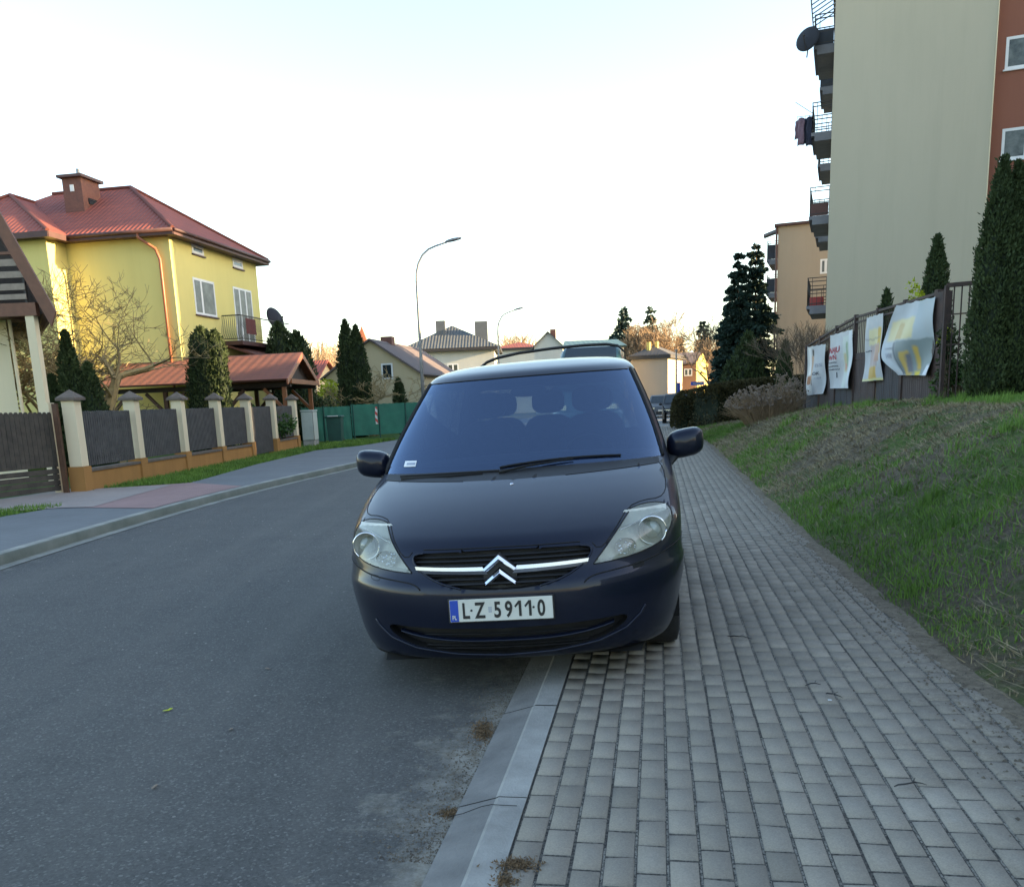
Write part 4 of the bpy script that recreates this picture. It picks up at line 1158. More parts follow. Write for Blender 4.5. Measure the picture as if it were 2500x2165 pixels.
def baretree(x, y, z0, h, label, group=None, seed=1, mat=None, r0=.12, depth=6, spread=.62, first=.22, name='bare_tree', minr=.006, nfork=(2, 4), twist=1.0, stems=1, lean=0.0, hs=1.0):
    root = empty(name, (x, y, z0), label=label, cat='tree', group=group)
    rg = random.Random(seed); tw = MB(); tk = MB()
    def grow(p, d, L, r, lev):
        pts = [p]; rs_ = [r]; k = 4 if lev < 3 else 3; q = Vector(p); dd = Vector(d)
        for i in range(k):
            dd = (dd + Vector((rg.gauss(0, .13), rg.gauss(0, .13), rg.gauss(.03, .10))) * twist).normalized()
            q = q + dd * (L / k); pts.append(q.copy()); rs_.append(max(minr * .6, r * (1 - .42 * (i + 1) / k)))
        (tk if lev == 0 else tw).tube(pts, rs_, 8 if lev == 0 else 5 if lev < 3 else 3, cap=False)
        if lev >= depth: return
        n = rg.randint(*nfork)
        for j in range(n):
            ax = Vector((rg.gauss(0, 1), rg.gauss(0, 1), rg.gauss(0, .35))).normalized()
            nd = (dd * (1 - spread * .5) + ax * spread * rg.uniform(.6, 1.2)).normalized()
            if nd.z < -.15: nd.z = abs(nd.z) * .5; nd.normalize()
            m = 1.0 if j == 0 else rg.uniform(.4, .95)
            at_ = pts[-1] if j < 2 else pts[rg.randint(max(1, k - 2), k)]
            grow(at_, nd, L * rg.uniform(.66, .86), max(minr, rs_[-1] * (.82 if j == 0 else .62)), lev + 1)
    L0 = h * first
    for i in range(stems):
        a = rg.uniform(0, 6.28) if stems > 1 else 0
        grow(Vector((x, y, z0 - .1)), Vector((.35 * math.cos(a) * (stems > 1) + lean, .35 * math.sin(a) * (stems > 1), 1)).normalized(), L0, r0, 0)
    # scale the height exactly
    zmax = max(v[2] for v in tw.v); k = h / max(.1, zmax - z0)
    for mb_ in (tw, tk): mb_.v = [(x + (a - x) * k * hs, y + (b - y) * k * hs, z0 + (c - z0) * k) for a, b, c in mb_.v]
    tk.build('trunk', mat or M['bark'], root, smooth=True); tw.build('branches', mat or M['bark'], root)
    return root

def bush(c, rad, n, size, mat, label, name='bush', seed=1, group=None, stems=True, asp=1.4, kind=None, cat='bush', core=True, nl=14):
    c = Vector(c); root = empty(name, (c.x, c.y, c.z), label=label, cat=cat, group=group)
    rs_ = nrand(seed); P = []; N = []
    for i in range(nl):
        a = rs_.uniform(0, 6.28); q = rs_.uniform(0, .75) ; hz = rs_.uniform(.25, .85)
        cc = np.array([c.x + rad[0] * q * math.cos(a), c.y + rad[1] * q * math.sin(a), c.z + rad[2] * 2 * hz * (1 - .3 * q)])
        k = n // nl; d = rs_.normal(0, 1, (k, 3)); d /= np.linalg.norm(d, axis=1)[:, None]
        rr = np.array(rad) * rs_.uniform(.28, .5); P.append(cc + d * rr * rs_.uniform(.7, 1.08, (k, 1))); N.append(d)
    P = np.concatenate(P); P[:, 2] = np.maximum(P[:, 2], c.z)
    leafcards(P, np.concatenate(N), size, mat, 'foliage', root, seed, asp, .2)
    if stems:
        mb = MB()
        for i in range(14):
            a = rs_.uniform(0, 6.28); q = rs_.uniform(.2, .8)
            mb.tube([(c.x, c.y, c.z - .1), (c.x + rad[0] * q * .4 * math.cos(a), c.y + rad[1] * q * .4 * math.sin(a), c.z + rad[2]), (c.x + rad[0] * q * math.cos(a), c.y + rad[1] * q * math.sin(a), c.z + rad[2] * 1.7)], [.02, .014, .006], 4, cap=False)
        mb.build('stems', M['bark'], root)
    return root
# ------------------------------------------------------------------ left side of the street
LZ = 0.118
def mk_plaster(name, a, b, sc=.5):
    m, nt, bs = nodes(name); v = _coord(nt)
    mp = nt.nodes.new('ShaderNodeMapping'); mp.inputs['Scale'].default_value = (1, 1, .35); nt.links.new(v, mp.inputs[0])
    n = _noise(nt, mp.outputs[0], sc, 6, .65)
    c = _ramp(nt, n, [(.3, b), (.7, a)])
    mp2 = nt.nodes.new('ShaderNodeMapping'); mp2.inputs['Scale'].default_value = (2.2, 2.2, .12); nt.links.new(v, mp2.inputs[0])
    c = _mix(nt, _mul(nt, _ramp(nt, _noise(nt, mp2.outputs[0], 1.0, 6, .75), [(.48, (0, 0, 0)), (.72, (1, 1, 1))]), .16), c, tuple(x * .72 for x in b))
    nt.links.new(c, bs.inputs['Base Color']); bs.inputs['Roughness'].default_value = .95; bs.inputs['Specular IOR Level'].default_value = .15
    _bump(nt, bs, _noise(nt, v, 120, 3, .8), .35, .004); return m
M['yellow_wall'] = mk_plaster('yellow_plaster', (.69, .61, .235), (.64, .56, .21))
M['cream'] = mk_plaster('cream_plaster', (.70, .61, .44), (.62, .54, .39))
M['ochre'] = mk_plaster('ochre_plinth', (.38, .20, .07), (.30, .16, .06), 3)
def mk_tiles(name, a, b, pu=.20, pv=.36, bs_=.9, rough=.45):
    m, nt, bs = nodes(name); uv = _coord(nt, True); sp = nt.nodes.new('ShaderNodeSeparateXYZ'); nt.links.new(uv, sp.inputs[0])
    def op(o_, x, y=None, z=None):
        n_ = nt.nodes.new('ShaderNodeMath'); n_.operation = o_
        for i, q in enumerate((x, y, z)):
            if q is None: continue
            if isinstance(q, (int, float)): n_.inputs[i].default_value = q
            else: nt.links.new(q, n_.inputs[i])
        return n_.outputs[0]
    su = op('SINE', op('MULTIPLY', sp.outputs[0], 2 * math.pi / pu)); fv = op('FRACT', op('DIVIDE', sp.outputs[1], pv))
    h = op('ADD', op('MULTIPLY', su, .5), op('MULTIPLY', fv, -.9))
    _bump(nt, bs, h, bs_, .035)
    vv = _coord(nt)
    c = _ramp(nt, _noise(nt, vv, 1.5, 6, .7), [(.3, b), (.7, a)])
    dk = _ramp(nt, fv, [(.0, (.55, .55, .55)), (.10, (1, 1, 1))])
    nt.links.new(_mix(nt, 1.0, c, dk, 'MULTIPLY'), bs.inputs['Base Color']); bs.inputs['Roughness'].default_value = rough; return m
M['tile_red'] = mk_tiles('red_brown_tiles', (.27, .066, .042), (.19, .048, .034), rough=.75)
M['tile_grey'] = mk_tiles('grey_ribbed_roof', (.085, .095, .10), (.06, .07, .075), .28, .4, .9, .8)
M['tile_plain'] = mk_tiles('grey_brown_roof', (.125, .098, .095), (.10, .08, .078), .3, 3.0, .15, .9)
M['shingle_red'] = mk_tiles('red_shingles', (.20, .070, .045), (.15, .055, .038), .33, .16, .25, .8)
M['fascia'] = nm('brown_fascia', (.085, .038, .035), (.06, .028, .026), 5, .6, .1)
M['gutter_brown'] = nm('copper_brown_gutter', (.30, .10, .045), (.24, .08, .04), 5, .45, .05)
M['brick'] = nm('brown_clinker', (.17, .07, .05), (.11, .05, .04), 9, .8, .5, 25)
M['slat'] = nm('grey_picket', (.075, .072, .072), (.042, .040, .042), 5, .8, .3, 50)
M['slat_old'] = nm('weathered_picket', (.075, .064, .052), (.04, .035, .03), 7, .85, .5, 50)
M['capstone'] = nm('brown_capstone', (.15, .12, .10), (.09, .075, .062), 8, .9, .4, 50)
M['green_net'] = nm('green_netting', (.03, .17, .115), (.02, .11, .08), 1.5, .8, .2, 60)
M['curtain'] = nm('net_curtain', (.42, .45, .48), (.30, .33, .36), 6, .9, .1)
M['green_bin'] = nm('dark_green_plastic', (.012, .075, .06), (.01, .05, .042), 3, .5, .1)
M['cabinet'] = nm('cabinet_grey_green', (.42, .47, .44), (.32, .36, .335), 2, .7, .1)

class Wall:
    """vertical wall from A to B (seen from outside A is left), with window cut-outs built as frames on top"""
    def __init__(s, A, B):
        s.A = Vector((A[0], A[1], 0)); s.B = Vector((B[0], B[1], 0)); s.L = (s.B - s.A).length; s.d = (s.B - s.A) / s.L
        s.n = Vector((s.d.y, -s.d.x, 0))     # outward normal
    def p(s, t, z, o=0.0): q = s.A + s.d * t + s.n * o; return Vector((q.x, q.y, z))
    def tpix(s, px, zc=None, py=None):
        d = ray(px, py or 900); den = s.d.x * d.y - s.d.y * d.x
        t = (s.A.y * d.x - s.A.x * d.y) / den; return t
    def zpix(s, px, py, t): q = s.p(t, 0); return at(px, py, q.y).z
def window(parent, W, t0, t1, z0, z1, mull=(.5,), fr=.06, reveal=.10, glass=None, cur=True, sill=True, frame_mat=None, bars=(), sillmat=None, name='window'):
    """recessed window: dark reveal box proud-cut look made by a frame set back in a shallow surround"""
    w_ = empty(name, tuple(W.p((t0 + t1) / 2, z0))); link_parent(w_, parent)
    fm = frame_mat or M['white_pvc']; o_ = .012
    mb = MB()
    def b(ta, tb, za, zb, oa, ob):
        P = [W.p(ta, za, oa), W.p(tb, za, oa), W.p(tb, zb, oa), W.p(ta, zb, oa)]
        mb.prism(P, W.n * (ob - oa))
    b(t0, t0 + fr, z0, z1, -.03, o_); b(t1 - fr, t1, z0, z1, -.03, o_); b(t0 + fr, t1 - fr, z0, z0 + fr, -.03, o_); b(t0 + fr, t1 - fr, z1 - fr, z1, -.03, o_)
    for m_ in mull:
        tm = t0 + (t1 - t0) * m_; b(tm - fr * .7, tm + fr * .7, z0 + fr, z1 - fr, -.03, o_ - .002)
    for m_ in bars:
        zm = z0 + (z1 - z0) * m_; b(t0 + fr, t1 - fr, zm - fr * .4, zm + fr * .4, -.03, o_ - .004)
    mb.build('window_frame', fm, w_)
    mb = MB(); b(t0 + fr, t1 - fr, z0 + fr, z1 - fr, -.028, .0035); mb.build('pane', glass or M['glass_dark'], w_)
    if cur:
        mb = MB(); k = 16; rows_ = []
        for zz in (z0 + fr + .02, z1 - fr): rows_.append([W.p(t0 + fr + (t1 - t0 - 2 * fr) * j / k, zz, .0045 + .0022 * (j % 2)) for j in range(k + 1)])
        mb.grid(rows_)
    if sill:
        mb = MB(); b(t0 - .05, t1 + .05, z0 - .05, z0, -.02, .07); mb.build('sill', sillmat or M['fascia'], w_)
    return w_
def slab(W1, a, b, th, up): pass
def roofplane(mb, e0, e1, r1, r0):
    """eave e0->e1, ridge r0..r1 (may coincide); metric uv"""
    e0, e1, r1, r0 = map(Vector, (e0, e1, r1, r0)); u = (e1 - e0).normalized()
    n = u.cross((r0 + r1) / 2 - e0); v = n.cross(u).normalized()
    def uv(p): q = p - e0; return (q.dot(u), abs(q.dot(v)))
    P = [e0, e1, r1, r0] if (r1 - r0).length > 1e-4 else [e0, e1, r1]
    mb.quad(*P, uv=[uv(p) for p in P])

# ---- the yellow house --------------------------------------------------------------------------
YH = Vector((xat(436, 800, 34.0), 34.0, 0))
ds = Vector((SX, SY, 0)); dl = Vector((-SY, SX, 0))     # along the street / away from it
def yh(a, v, z): q = YH + dl * a + ds * v; return Vector((q.x, q.y, z))
EZ = zat(422, 562, 34.0)
house = empty('yellow_house', yh(4, 3, 0), label='big yellow plastered house with red brown hipped roof and brown chimney', cat='house')
FL = 7.2
mb = MB()
body = [yh(0, 0, -.2), yh(0, FL, -.2), yh(10.5, FL, -.2), yh(10.5, -1.1, -.2), yh(4.15, -1.1, -.2), yh(4.15, 0, -.2)]
mb.prism(body, (0, 0, EZ + .2)); mb.build('wall', M['yellow_wall'], house)
OV = .42; RZ = EZ - .02
mb = MB()
Z1 = EZ + 2.45; ap = FL / 2
A1 = yh(ap - .2, ap, Z1); A2 = yh(10.5 - ap, ap, Z1)
c00, c01, c11, c10 = yh(-OV, -OV, RZ), yh(-OV, FL + OV, RZ), yh(10.5 + OV, FL + OV, RZ), yh(10.5 + OV, -OV, RZ)
roofplane(mb, c10, c00, A1, A2); roofplane(mb, c00, c01, A1, A1); roofplane(mb, c01, c11, A2, A1); roofplane(mb, c11, c10, A2, A2)
# wing roof on the left
wa, wb = 4.15 - OV, 10.5 + OV; ww = (wb - wa) / 2; B1 = yh((wa + wb) / 2, 1.6, RZ + 2.05); B2 = yh((wa + wb) / 2, 3.4, RZ + 2.05)
d0, d1, d2, d3 = yh(wa, -1.1 - OV, RZ + .004), yh(wb, -1.1 - OV, RZ + .004), yh(wb, 3.4, RZ + .004), yh(wa, 3.4, RZ + .004)
roofplane(mb, d1, d0, B1, B1); roofplane(mb, d0, d3, B2, B1); roofplane(mb, d2, d1, B1, B2)
rf = mb.build('roof', M['tile_red'], house)
mb = MB()      # fascias, gutters, ridge caps
for a, b in ((c10, c00), (c00, c01), (c01, c11), (d1, d0)):
    mb.bar(a - Vector((0, 0, .10)), b - Vector((0, 0, .10)), .05, .20)
mb.bar(d0 - Vector((0, 0, .10)), yh(wa, -OV, RZ - .1), .05, .20)
mb.quad(c00 - Vector((0, 0, .19)), c01 - Vector((0, 0, .19)), c11 - Vector((0, 0, .19)), c10 - Vector((0, 0, .19)))
mb.quad(d0 - Vector((0, 0, .185)), d1 - Vector((0, 0, .185)), d2 - Vector((0, 0, .185)), d3 - Vector((0, 0, .185)))
mb.build('eaves_board', M['fascia'], house)
mb = MB()
for a, b in ((c00, A1), (c01, A1), (A1, A2), (d0, B1), (d1, B1), (B1, B2)): mb.tube([a + Vector((0, 0, .03)), b + Vector((0, 0, .03))], .07, 8)
mb.build('ridge_tiles', M['tile_red'], rf)
for a, b, nm_ in ((c00 + Vector((0, 0, -.04)) + ds * -.06, c10 + Vector((0, 0, -.04)) - ds * .06, 'gutter'),):
    MB().tube([a - ds * 0.0, yh(4.1, -OV - .06, RZ - .04)], .065, 8).build('gutter', M['fascia'], house, smooth=True)
g0 = yh(-OV - .06, -OV, RZ - .04)
MB().tube([g0, yh(-OV - .06, FL + OV, RZ - .04)], .065, 8).build('gutter', M['fascia'], house, smooth=True)
dpx = yh(.55, -.10, 0)
MB().tube([yh(.95, -OV - .02, EZ - .10), yh(.95, -OV - .02, EZ - .25), yh(.50, -.12, EZ - .62), yh(.38, -.10, EZ - 1.0), yh(.38, -.10, 0.0)], .055, 8).build('drainpipe', M['gutter_brown'], house, smooth=True)
# chimney
chA = 3.9; cb = empty('chimney', yh(chA, 2.0, EZ)); link_parent(cb, rf)
cx0 = at(206, 520, 37.0); mb = MB(); rzz = TH
cc = Vector((cx0.x, cx0.y, 0)); ztop = zat(206, 442, 37.0)
mb.box((cc.x, cc.y, (EZ - .3 + ztop) / 2), (.80, 1.15, ztop - EZ + .3), rz=-TH); mb.build('chimney_stack', M['brick'], cb)
mb = MB(); mb.box((cc.x, cc.y, ztop + .05), (1.05, 1.45, .10), rz=-TH); mb.build('chimney_cap', M['fascia'], cb)
MB().tube([(cc.x, cc.y - .1, ztop + .1), (cc.x, cc.y - .1, ztop + .42)], .07, 10).build('flue', M['steel'], cb)
mb = MB().box(tuple(Vector((cc.x, cc.y, 0)) - ds * .59 + Vector((0, 0, ztop - .38)) - dl * -.0), (.16, .03, .24), rz=-TH); mb.build('soot_door', M['white_pvc'], cb)
rp_ = yh(ap + .9, 2.3, 0); zz_ = RZ + (2.3 + OV) * (Z1 - RZ) / (ap + OV)
MB().box((rp_.x, rp_.y, zz_ + .05), (.5, .6, .22), rz=-TH).build('roof_hatch', M['glass_dark'], rf)
# street facade windows
WF = Wall((yh(0, 0, 0).x, yh(0, 0, 0).y), (yh(0, FL, 0).x, yh(0, FL, 0).y))
def wpx(parent, W, x0, x1, yt, yb, **k):
    t0, t1 = sorted((W.tpix(x0, py=yt), W.tpix(x1, py=yt)))
    tm = (t0 + t1) / 2; return window(parent, W, t0, t1, W.zpix((x0 + x1) / 2, yb, tm), W.zpix((x0 + x1) / 2, yt, tm), **k)
M['pane_grey'] = glassy('window_pane_grey', (.08, .10, .12), .08)
M['pane_curtain'] = nm('pane_with_net_curtain', (.15, .17, .17), (.05, .065, .07), 3.5, .35, 0, spec=.3)
wpx(house, WF, 467, 495, 599, 623, mull=(), fr=.11, glass=M['pane_grey'])
wpx(house, WF, 567, 591, 634, 656, mull=(), fr=.11, glass=M['pane_grey'])
wpx(house, WF, 470, 521, 683, 772, mull=(.36,), fr=.09, glass=M['pane_curtain'])
wpx(house, WF, 568, 612, 705, 838, mull=(.33, .66), fr=.08, glass=M['pane_curtain'], sill=False)
# balcony wrapping round the far corner
BZ = zat(600, 836, 38.5)
bal = empty('balcony', yh(-.5, 5.5, BZ)); link_parent(bal, house)
b0, b1, bo = 3.5, FL + 1.2, .8
mb = MB(); mb.prism([yh(-.003, b0, BZ - .16), yh(-bo, b0, BZ - .16), yh(-bo, b1, BZ - .16), yh(-.003, b1, BZ - .16)], (0, 0, .16)); mb.build('balcony_slab', M['fascia'], bal)
mb = MB(); mb.quad(yh(-.05, b0, BZ - .17), yh(-bo - .9, b0, BZ - .75), yh(-bo - .9, b1 + .5, BZ - .75), yh(-.05, b1 + .5, BZ - .17)); mb.build('canopy', M['shingle_red'], bal, solid=.08)
mb = MB()
def rail(p, q, n, belly=.14, z=BZ, h=1.0):
    p, q = Vector(p), Vector(q); d = (q - p); nrm = Vector((d.y, -d.x, 0)).normalized()
    mb.bar(p + Vector((0, 0, h)), q + Vector((0, 0, h)), .045, .04); mb.bar(p + Vector((0, 0, .08)), q + Vector((0, 0, .08)), .03, .03)
    for i in range(n + 1):
        c = p + d * i / n; mb.tube([c + Vector((0, 0, .08)), c + nrm * belly + Vector((0, 0, .28)), c + nrm * belly * .9 + Vector((0, 0, .42)), c + Vector((0, 0, .72)), c + Vector((0, 0, h))], .009, 4, cap=False)
rail(yh(-bo, b0, BZ), yh(-bo, b1, BZ), 44); rail(yh(0, b0, BZ), yh(-bo, b0, BZ), 9)
mb.build('railing', M['iron'], bal)
q0 = yh(-bo - .17, 5.3, BZ)
rug = MB(); rug.grid([[yh(-bo - .165 - .01 * math.sin(j * 1.3), 3.6 + .95 * j / 8, BZ + .88 - .62 * i / 5) for j in range(9)] for i in range(6)])
M['rug'] = nm('red_brown_rug', (.13, .035, .03), (.09, .03, .03), 8, .95, .4, 60)
rug.build('rug', M['rug'], label='red brown rug hung over the curved balcony railing', cat='rug')
dish = at(672, 778, 42.0)
def sat(c, r, az, label, name='satellite_dish', el=20, mat=None):
    rt = empty(name, tuple(c), label=label, cat='satellite dish')
    m3 = Matrix.Rotation(R(az), 3, 'Z') @ Matrix.Rotation(R(-el), 3, 'X')
    mb = MB(); rows_ = []
    for i in range(7):
        q = i / 6; rows_.append([tuple(Vector(c) + m3 @ Vector((r * q * math.cos(a), -.0 - r * .25 * (q * q - 1) * -1, r * 1.08 * q * math.sin(a)))) for a in np.linspace(0, 2 * math.pi, 25)[:-1]])
    mb.grid(rows_, close=True); mb.build('dish', mat or M['dishm'], rt, smooth=True, solid=.015)
    e = Vector(c) + m3 @ Vector((0, -r * .95, -r * .25))
    MB().bar(Vector(c) + m3 @ Vector((0, -.02, -r * .95)), e, .025).build('feed_arm', M['iron'], rt)
    MB().tube([e, e + m3 @ Vector((0, .10, .04))], .03, 8).build('receiver', M['iron'], rt)
    MB().tube([tuple(Vector(c) + m3 @ Vector((0, .12, 0))), tuple(Vector(c) + Vector((0, .05, -r * 1.4)))], .022, 6).build('mast', M['iron'], rt)
    return rt
M['dishm'] = nm('dish_grey', (.028, .030, .040), (.02, .022, .03), 4, .95, .05)
sat(dish, .50, 60, 'dark satellite dish on the balcony of the yellow house')

# ---- chalet at the left edge --------------------------------------------------------------------
ch = empty('cream_house', (-12, 21, 0), label='cream house with steep dark brown roof and slatted balcony at left edge', cat='house')
Yc = 20.0
def cp(px, py, Y=Yc): return at(px, py, Y)
e_tip = cp(136, 766); r_up = cp(-240, 100)
M['dark_boards'] = nm('dark_brown_boards', (.035, .022, .018), (.022, .014, .012), 8, .7, .3, 30)
M['brown_board'] = nm('brown_bargeboard', (.17, .075, .045), (.12, .055, .035), 6, .6, .2, 30)
mb = MB()
back = Vector((e_tip.x - 1.9, e_tip.y, 0)).normalized() * 9
n_ = Vector((r_up.z - e_tip.z, 0, -(r_up.x - e_tip.x))).normalized()
if n_.z < 0: n_ = -n_
mb.prism([e_tip, r_up, r_up - n_ * .12, e_tip - n_ * .12], back); mb.build('roof', M['fascia'], ch)
mb = MB(); mb.prism([e_tip + Vector((.02, -.03, .04)), r_up + Vector((.02, -.03, .04)), r_up + Vector((-.12, -.03, -.26)), e_tip + Vector((-.12, -.03, -.26))], Vector((0, .06, 0)));
mb.build('bargeboard', M['brown_board'], ch)
bw = Yc + 1.15
mb = MB(); p0 = at(128, 765, bw); mb.prism([at(118, 765, bw), at(-260, 70, bw), Vector((at(-260, 70, bw).x, bw, at(118, 765, bw).z))], back * .85); mb.build('gable_boards', M['dark_boards'], ch)
# beam and balcony floor
p1, p2 = cp(-300, 720), cp(88, 762); z1 = zat(88, 738, Yc); z2 = zat(88, 770, Yc)
mb = MB(); mb.bbox((p1.x, Yc, z2), (p2.x, Yc + .16, z1)); mb.bbox((p1.x, Yc + .16, z2 + .02), (p2.x - .85, bw + .3, z2 + .12)); mb.build('balcony_beam', M['brown_board'], ch)
xr = cp(60, 700).x
bl_ = empty('balcony_rail', (xr, Yc, z1)); link_parent(bl_, ch)
M['rail_board'] = nm('grey_brown_rail_board', (.30, .25, .21), (.22, .18, .15), 8, .8, .2, 40)
for k_, (ya, yb) in enumerate(((632, 649), (662, 678), (692, 708), (718, 731))):
    za, zb = zat(40, yb, Yc), zat(40, ya, Yc); mb = MB().bbox((p1.x, Yc + .0, za), (xr, Yc + .03, zb)); mb.build('rail_board', M['rail_board'], bl_)
MB().bbox((p1.x, Yc - .02, zat(40, 621, Yc)), (xr + .02, Yc + .05, zat(40, 614, Yc))).build('hand_rail', M['brown_board'], bl_)
MB().bbox((xr - .05, Yc + .03, z1), (xr, Yc + .08, zat(40, 618, Yc))).build('rail_post', M['iron'], bl_)
# walls below
mb = MB(); wx = at(28, 880, Yc + .9).x; mb.prism([(wx, Yc + .9, -.1), (wx, Yc + .9, z2 + .1), (-20, Yc + .9, z2 + .1), (-20, Yc + .9, -.1)], back * .8); mb.build('wall', M['cream'], ch)
mb = MB(); pxl, pxr = cp(72, 860).x, cp(93, 860).x; mb.bbox((pxl, Yc + .02, -.1), (pxr, Yc + .02 + (pxr - pxl), z2)); mb.build('porch_post', M['cream'], ch)
MB().tube([at(22, 780, Yc + .85), at(22, 780, Yc + .85) - Vector((0, 0, 3.0))], .04, 8).build('drainpipe', M['cream'], ch)

# ---- fence with pillars -----------------------------------------------------------------------------
PY = [16.9 + i * 2.42 for i in range(7)]
PXs = [-8.13 + (y - 16.8) * .0483 for y in PY]
fdir = Vector((.0483, 1, 0)).normalized(); fn = Vector((fdir.y, -fdir.x, 0))
frz = -math.atan(.0483)
fence = empty('garden_fence', (PXs[3], PY[3], LZ), label='garden fence of grey picket panels between cream pillars on an orange plinth', cat='fence')
for i, (x, y) in enumerate(zip(PXs, PY)):
    ht = 1.70
    pr = empty('pillar', (x, y, LZ)); link_parent(pr, fence)
    MB().box((x, y, LZ + .22), (.30, .30, .50), rz=frz).build('pillar_base', M['ochre'], pr)
    MB().box((x, y, LZ + .47 + (ht - .47) / 2), (.25, .25, ht - .47), rz=frz).build('pillar_shaft', M['cream'], pr, bevel=.01)
    mb = MB(); mb.box((x, y, LZ + ht + .025), (.38, .38, .05), rz=frz)
    m3 = Matrix.Rotation(frz, 3, 'Z'); c4 = [Vector((x, y, LZ + ht + .05)) + m3 @ Vector((a * .19, b * .19, 0)) for a, b in ((-1, -1), (1, -1), (1, 1), (-1, 1))]; tp = Vector((x, y, LZ + ht + .20))
    for j in range(4): mb.quad(c4[j], c4[(j + 1) % 4], tp)
    mb.build('pillar_cap', M['capstone'], pr)
for i in range(6):
    a = Vector((PXs[i], PY[i], 0)) + fdir * .152; b = Vector((PXs[i + 1], PY[i + 1], 0)) - fdir * .152; L = (b - a).length
    gate = (i == 4)
    if not gate:
        c = (a + b) / 2
        MB().box((c.x, c.y, LZ + .16), (.22, L - .004, .40), rz=frz).build('plinth', M['ochre'], fence)
        MB().box((c.x, c.y, LZ + .385), (.27, L - .004, .05), rz=frz).build('plinth_coping', M['capstone'], fence)
    mb = MB(); k = 0; s_ = .05
    while s_ < L - .04:
        p = a + fdir * s_; zb_ = LZ + (.46 if not gate else .08); zt = LZ + 1.50 + rnd.uniform(-.006, .006)
        mb.prism([Vector((p.x, p.y, zb_)) - fdir * .030, Vector((p.x, p.y, zb_)) + fdir * .030, Vector((p.x, p.y, zt - .02)) + fdir * .030, Vector((p.x, p.y, zt)), Vector((p.x, p.y, zt - .02)) - fdir * .030], fn * .02)
        s_ += .088
    for zz in (.62, 1.30): mb.bar(a + Vector((0, 0, LZ + zz)) - fn * .02, b + Vector((0, 0, LZ + zz)) - fn * .02, .03, .05)
    mb.build('slat_panel' if not gate else 'wicket_gate', M['slat'], fence)
# sliding gate to the left of the first pillar
g1 = Vector((PXs[0] - .30, PY[0] - .22, 0)); g0_ = Vector((-9.15, 15.15, 0)); gd = (g0_ - g1).normalized(); g0_ = g1 + gd * 4.6
gn = Vector((-gd.y, gd.x, 0)); gn = gn if gn.x > 0 else -gn
gate = empty('driveway_gate', tuple((g1 + g0_) / 2), label='weathered wooden picket gate with boards along its foot at the left edge', cat='gate')
mb = MB(); L = (g0_ - g1).length; s_ = .04
while s_ < L:
    p = g1 + gd * s_; zt = LZ + 1.50 + .02 * math.sin(s_ * 1.4)
    arc = [Vector((0, 0, zt - .045 + .045 * math.sin(q))) + gd * (.042 * math.cos(q)) for q in np.linspace(0, math.pi, 6)]
    mb.prism([Vector((p.x, p.y, 0)) + gd * -.042 + Vector((0, 0, LZ + .50)), Vector((p.x, p.y, 0)) + gd * .042 + Vector((0, 0, LZ + .50))] + [Vector((p.x, p.y, 0)) + q for q in arc], gn * .02)
    s_ += .095
mb.build('pickets', M['slat_old'], gate)
for k_ in range(4):
    mb = MB(); z_ = LZ + .10 + k_ * .105; mb.bar(g1 + Vector((0, 0, z_)), g0_ + Vector((0, 0, z_)), .03, .09); mb.build('foot_board', M['slat_old'], gate)
mb = MB(); mb.bar(g1 + gd * .05 - gn * .03 + Vector((0, 0, LZ + .05)), g1 + gd * .05 - gn * .03 + Vector((0, 0, LZ + 1.45)), .06); mb.bar(g1 - gn * .03 + Vector((0, 0, LZ + 1.2)), g0_ - gn * .03 + Vector((0, 0, LZ + 1.2)), .05); mb.build('gate_frame', M['iron'], gate)
gp0 = Vector((PXs[0] - .16, PY[0] - .30, 0))
MB().box((gp0.x, gp0.y, LZ + .82), (.09, .07, 1.66), rz=frz).build('gate_post', M['wood_brown'], gate)
MB().box((PXs[0] - .36, PY[0] - .12, LZ + .84), (.10, .20, 1.66), rz=frz).build('gate_pillar', M['cream'], gate)

# ---- utility cabinet, green net fence, bin ------------------------------------------------------------
cb_ = at(760, 1050, 33.0); c0 = Vector((cb_.x + .05, 32.6, LZ))
cab = empty('utility_cabinet', tuple(c0), label='pale grey green utility cabinet at the end of the pillared fence', cat='cabinet')
MB().box((c0.x, c0.y, LZ + .12), (.40, .62, .26), rz=frz).build('cabinet_foot', M['concrete'], cab)
MB().box((c0.x, c0.y, LZ + .76), (.42, .66, 1.0), rz=frz).build('cabinet_body', M['cabinet'], cab, bevel=.02)
MB().box((c0.x, c0.y, LZ + 1.30), (.46, .70, .06), rz=frz).build('cabinet_lid', M['cabinet'], cab, bevel=.015)
MB().box((c0.x + .2, c0.y - .35, LZ + .76), (.012, .012, 1.0), rz=frz).build('door_gap', M['iron'], cab)
gA, gB, gC = at(785, 1040, 36.5), at(860, 1070, 37.5), at(1010, 1060, 40.0)
gB2 = at(860, 1070, 37.5)
nf = empty('net_fence', (gB.x, gB.y, LZ), label='fence hung with green shade netting behind the utility cabinet', cat='fence')
def net(p, q, zt, zb, nm_):
    p, q = Vector(p), Vector(q); rows_ = []
    for zz in np.linspace(zb, zt, 7): rows_.append([(p.x + (q.x - p.x) * j / 40, p.y + (q.y - p.y) * j / 40 + .02 * math.sin(j * 1.1 + zz * 3), zz + (.012 * math.sin(j * 2.3) if zz > zb + .5 else 0)) for j in range(41)])
    MB().grid(rows_).build(nm_, M['green_net'], nf, smooth=True)
zt_ = zat(860, 991, 37.5)
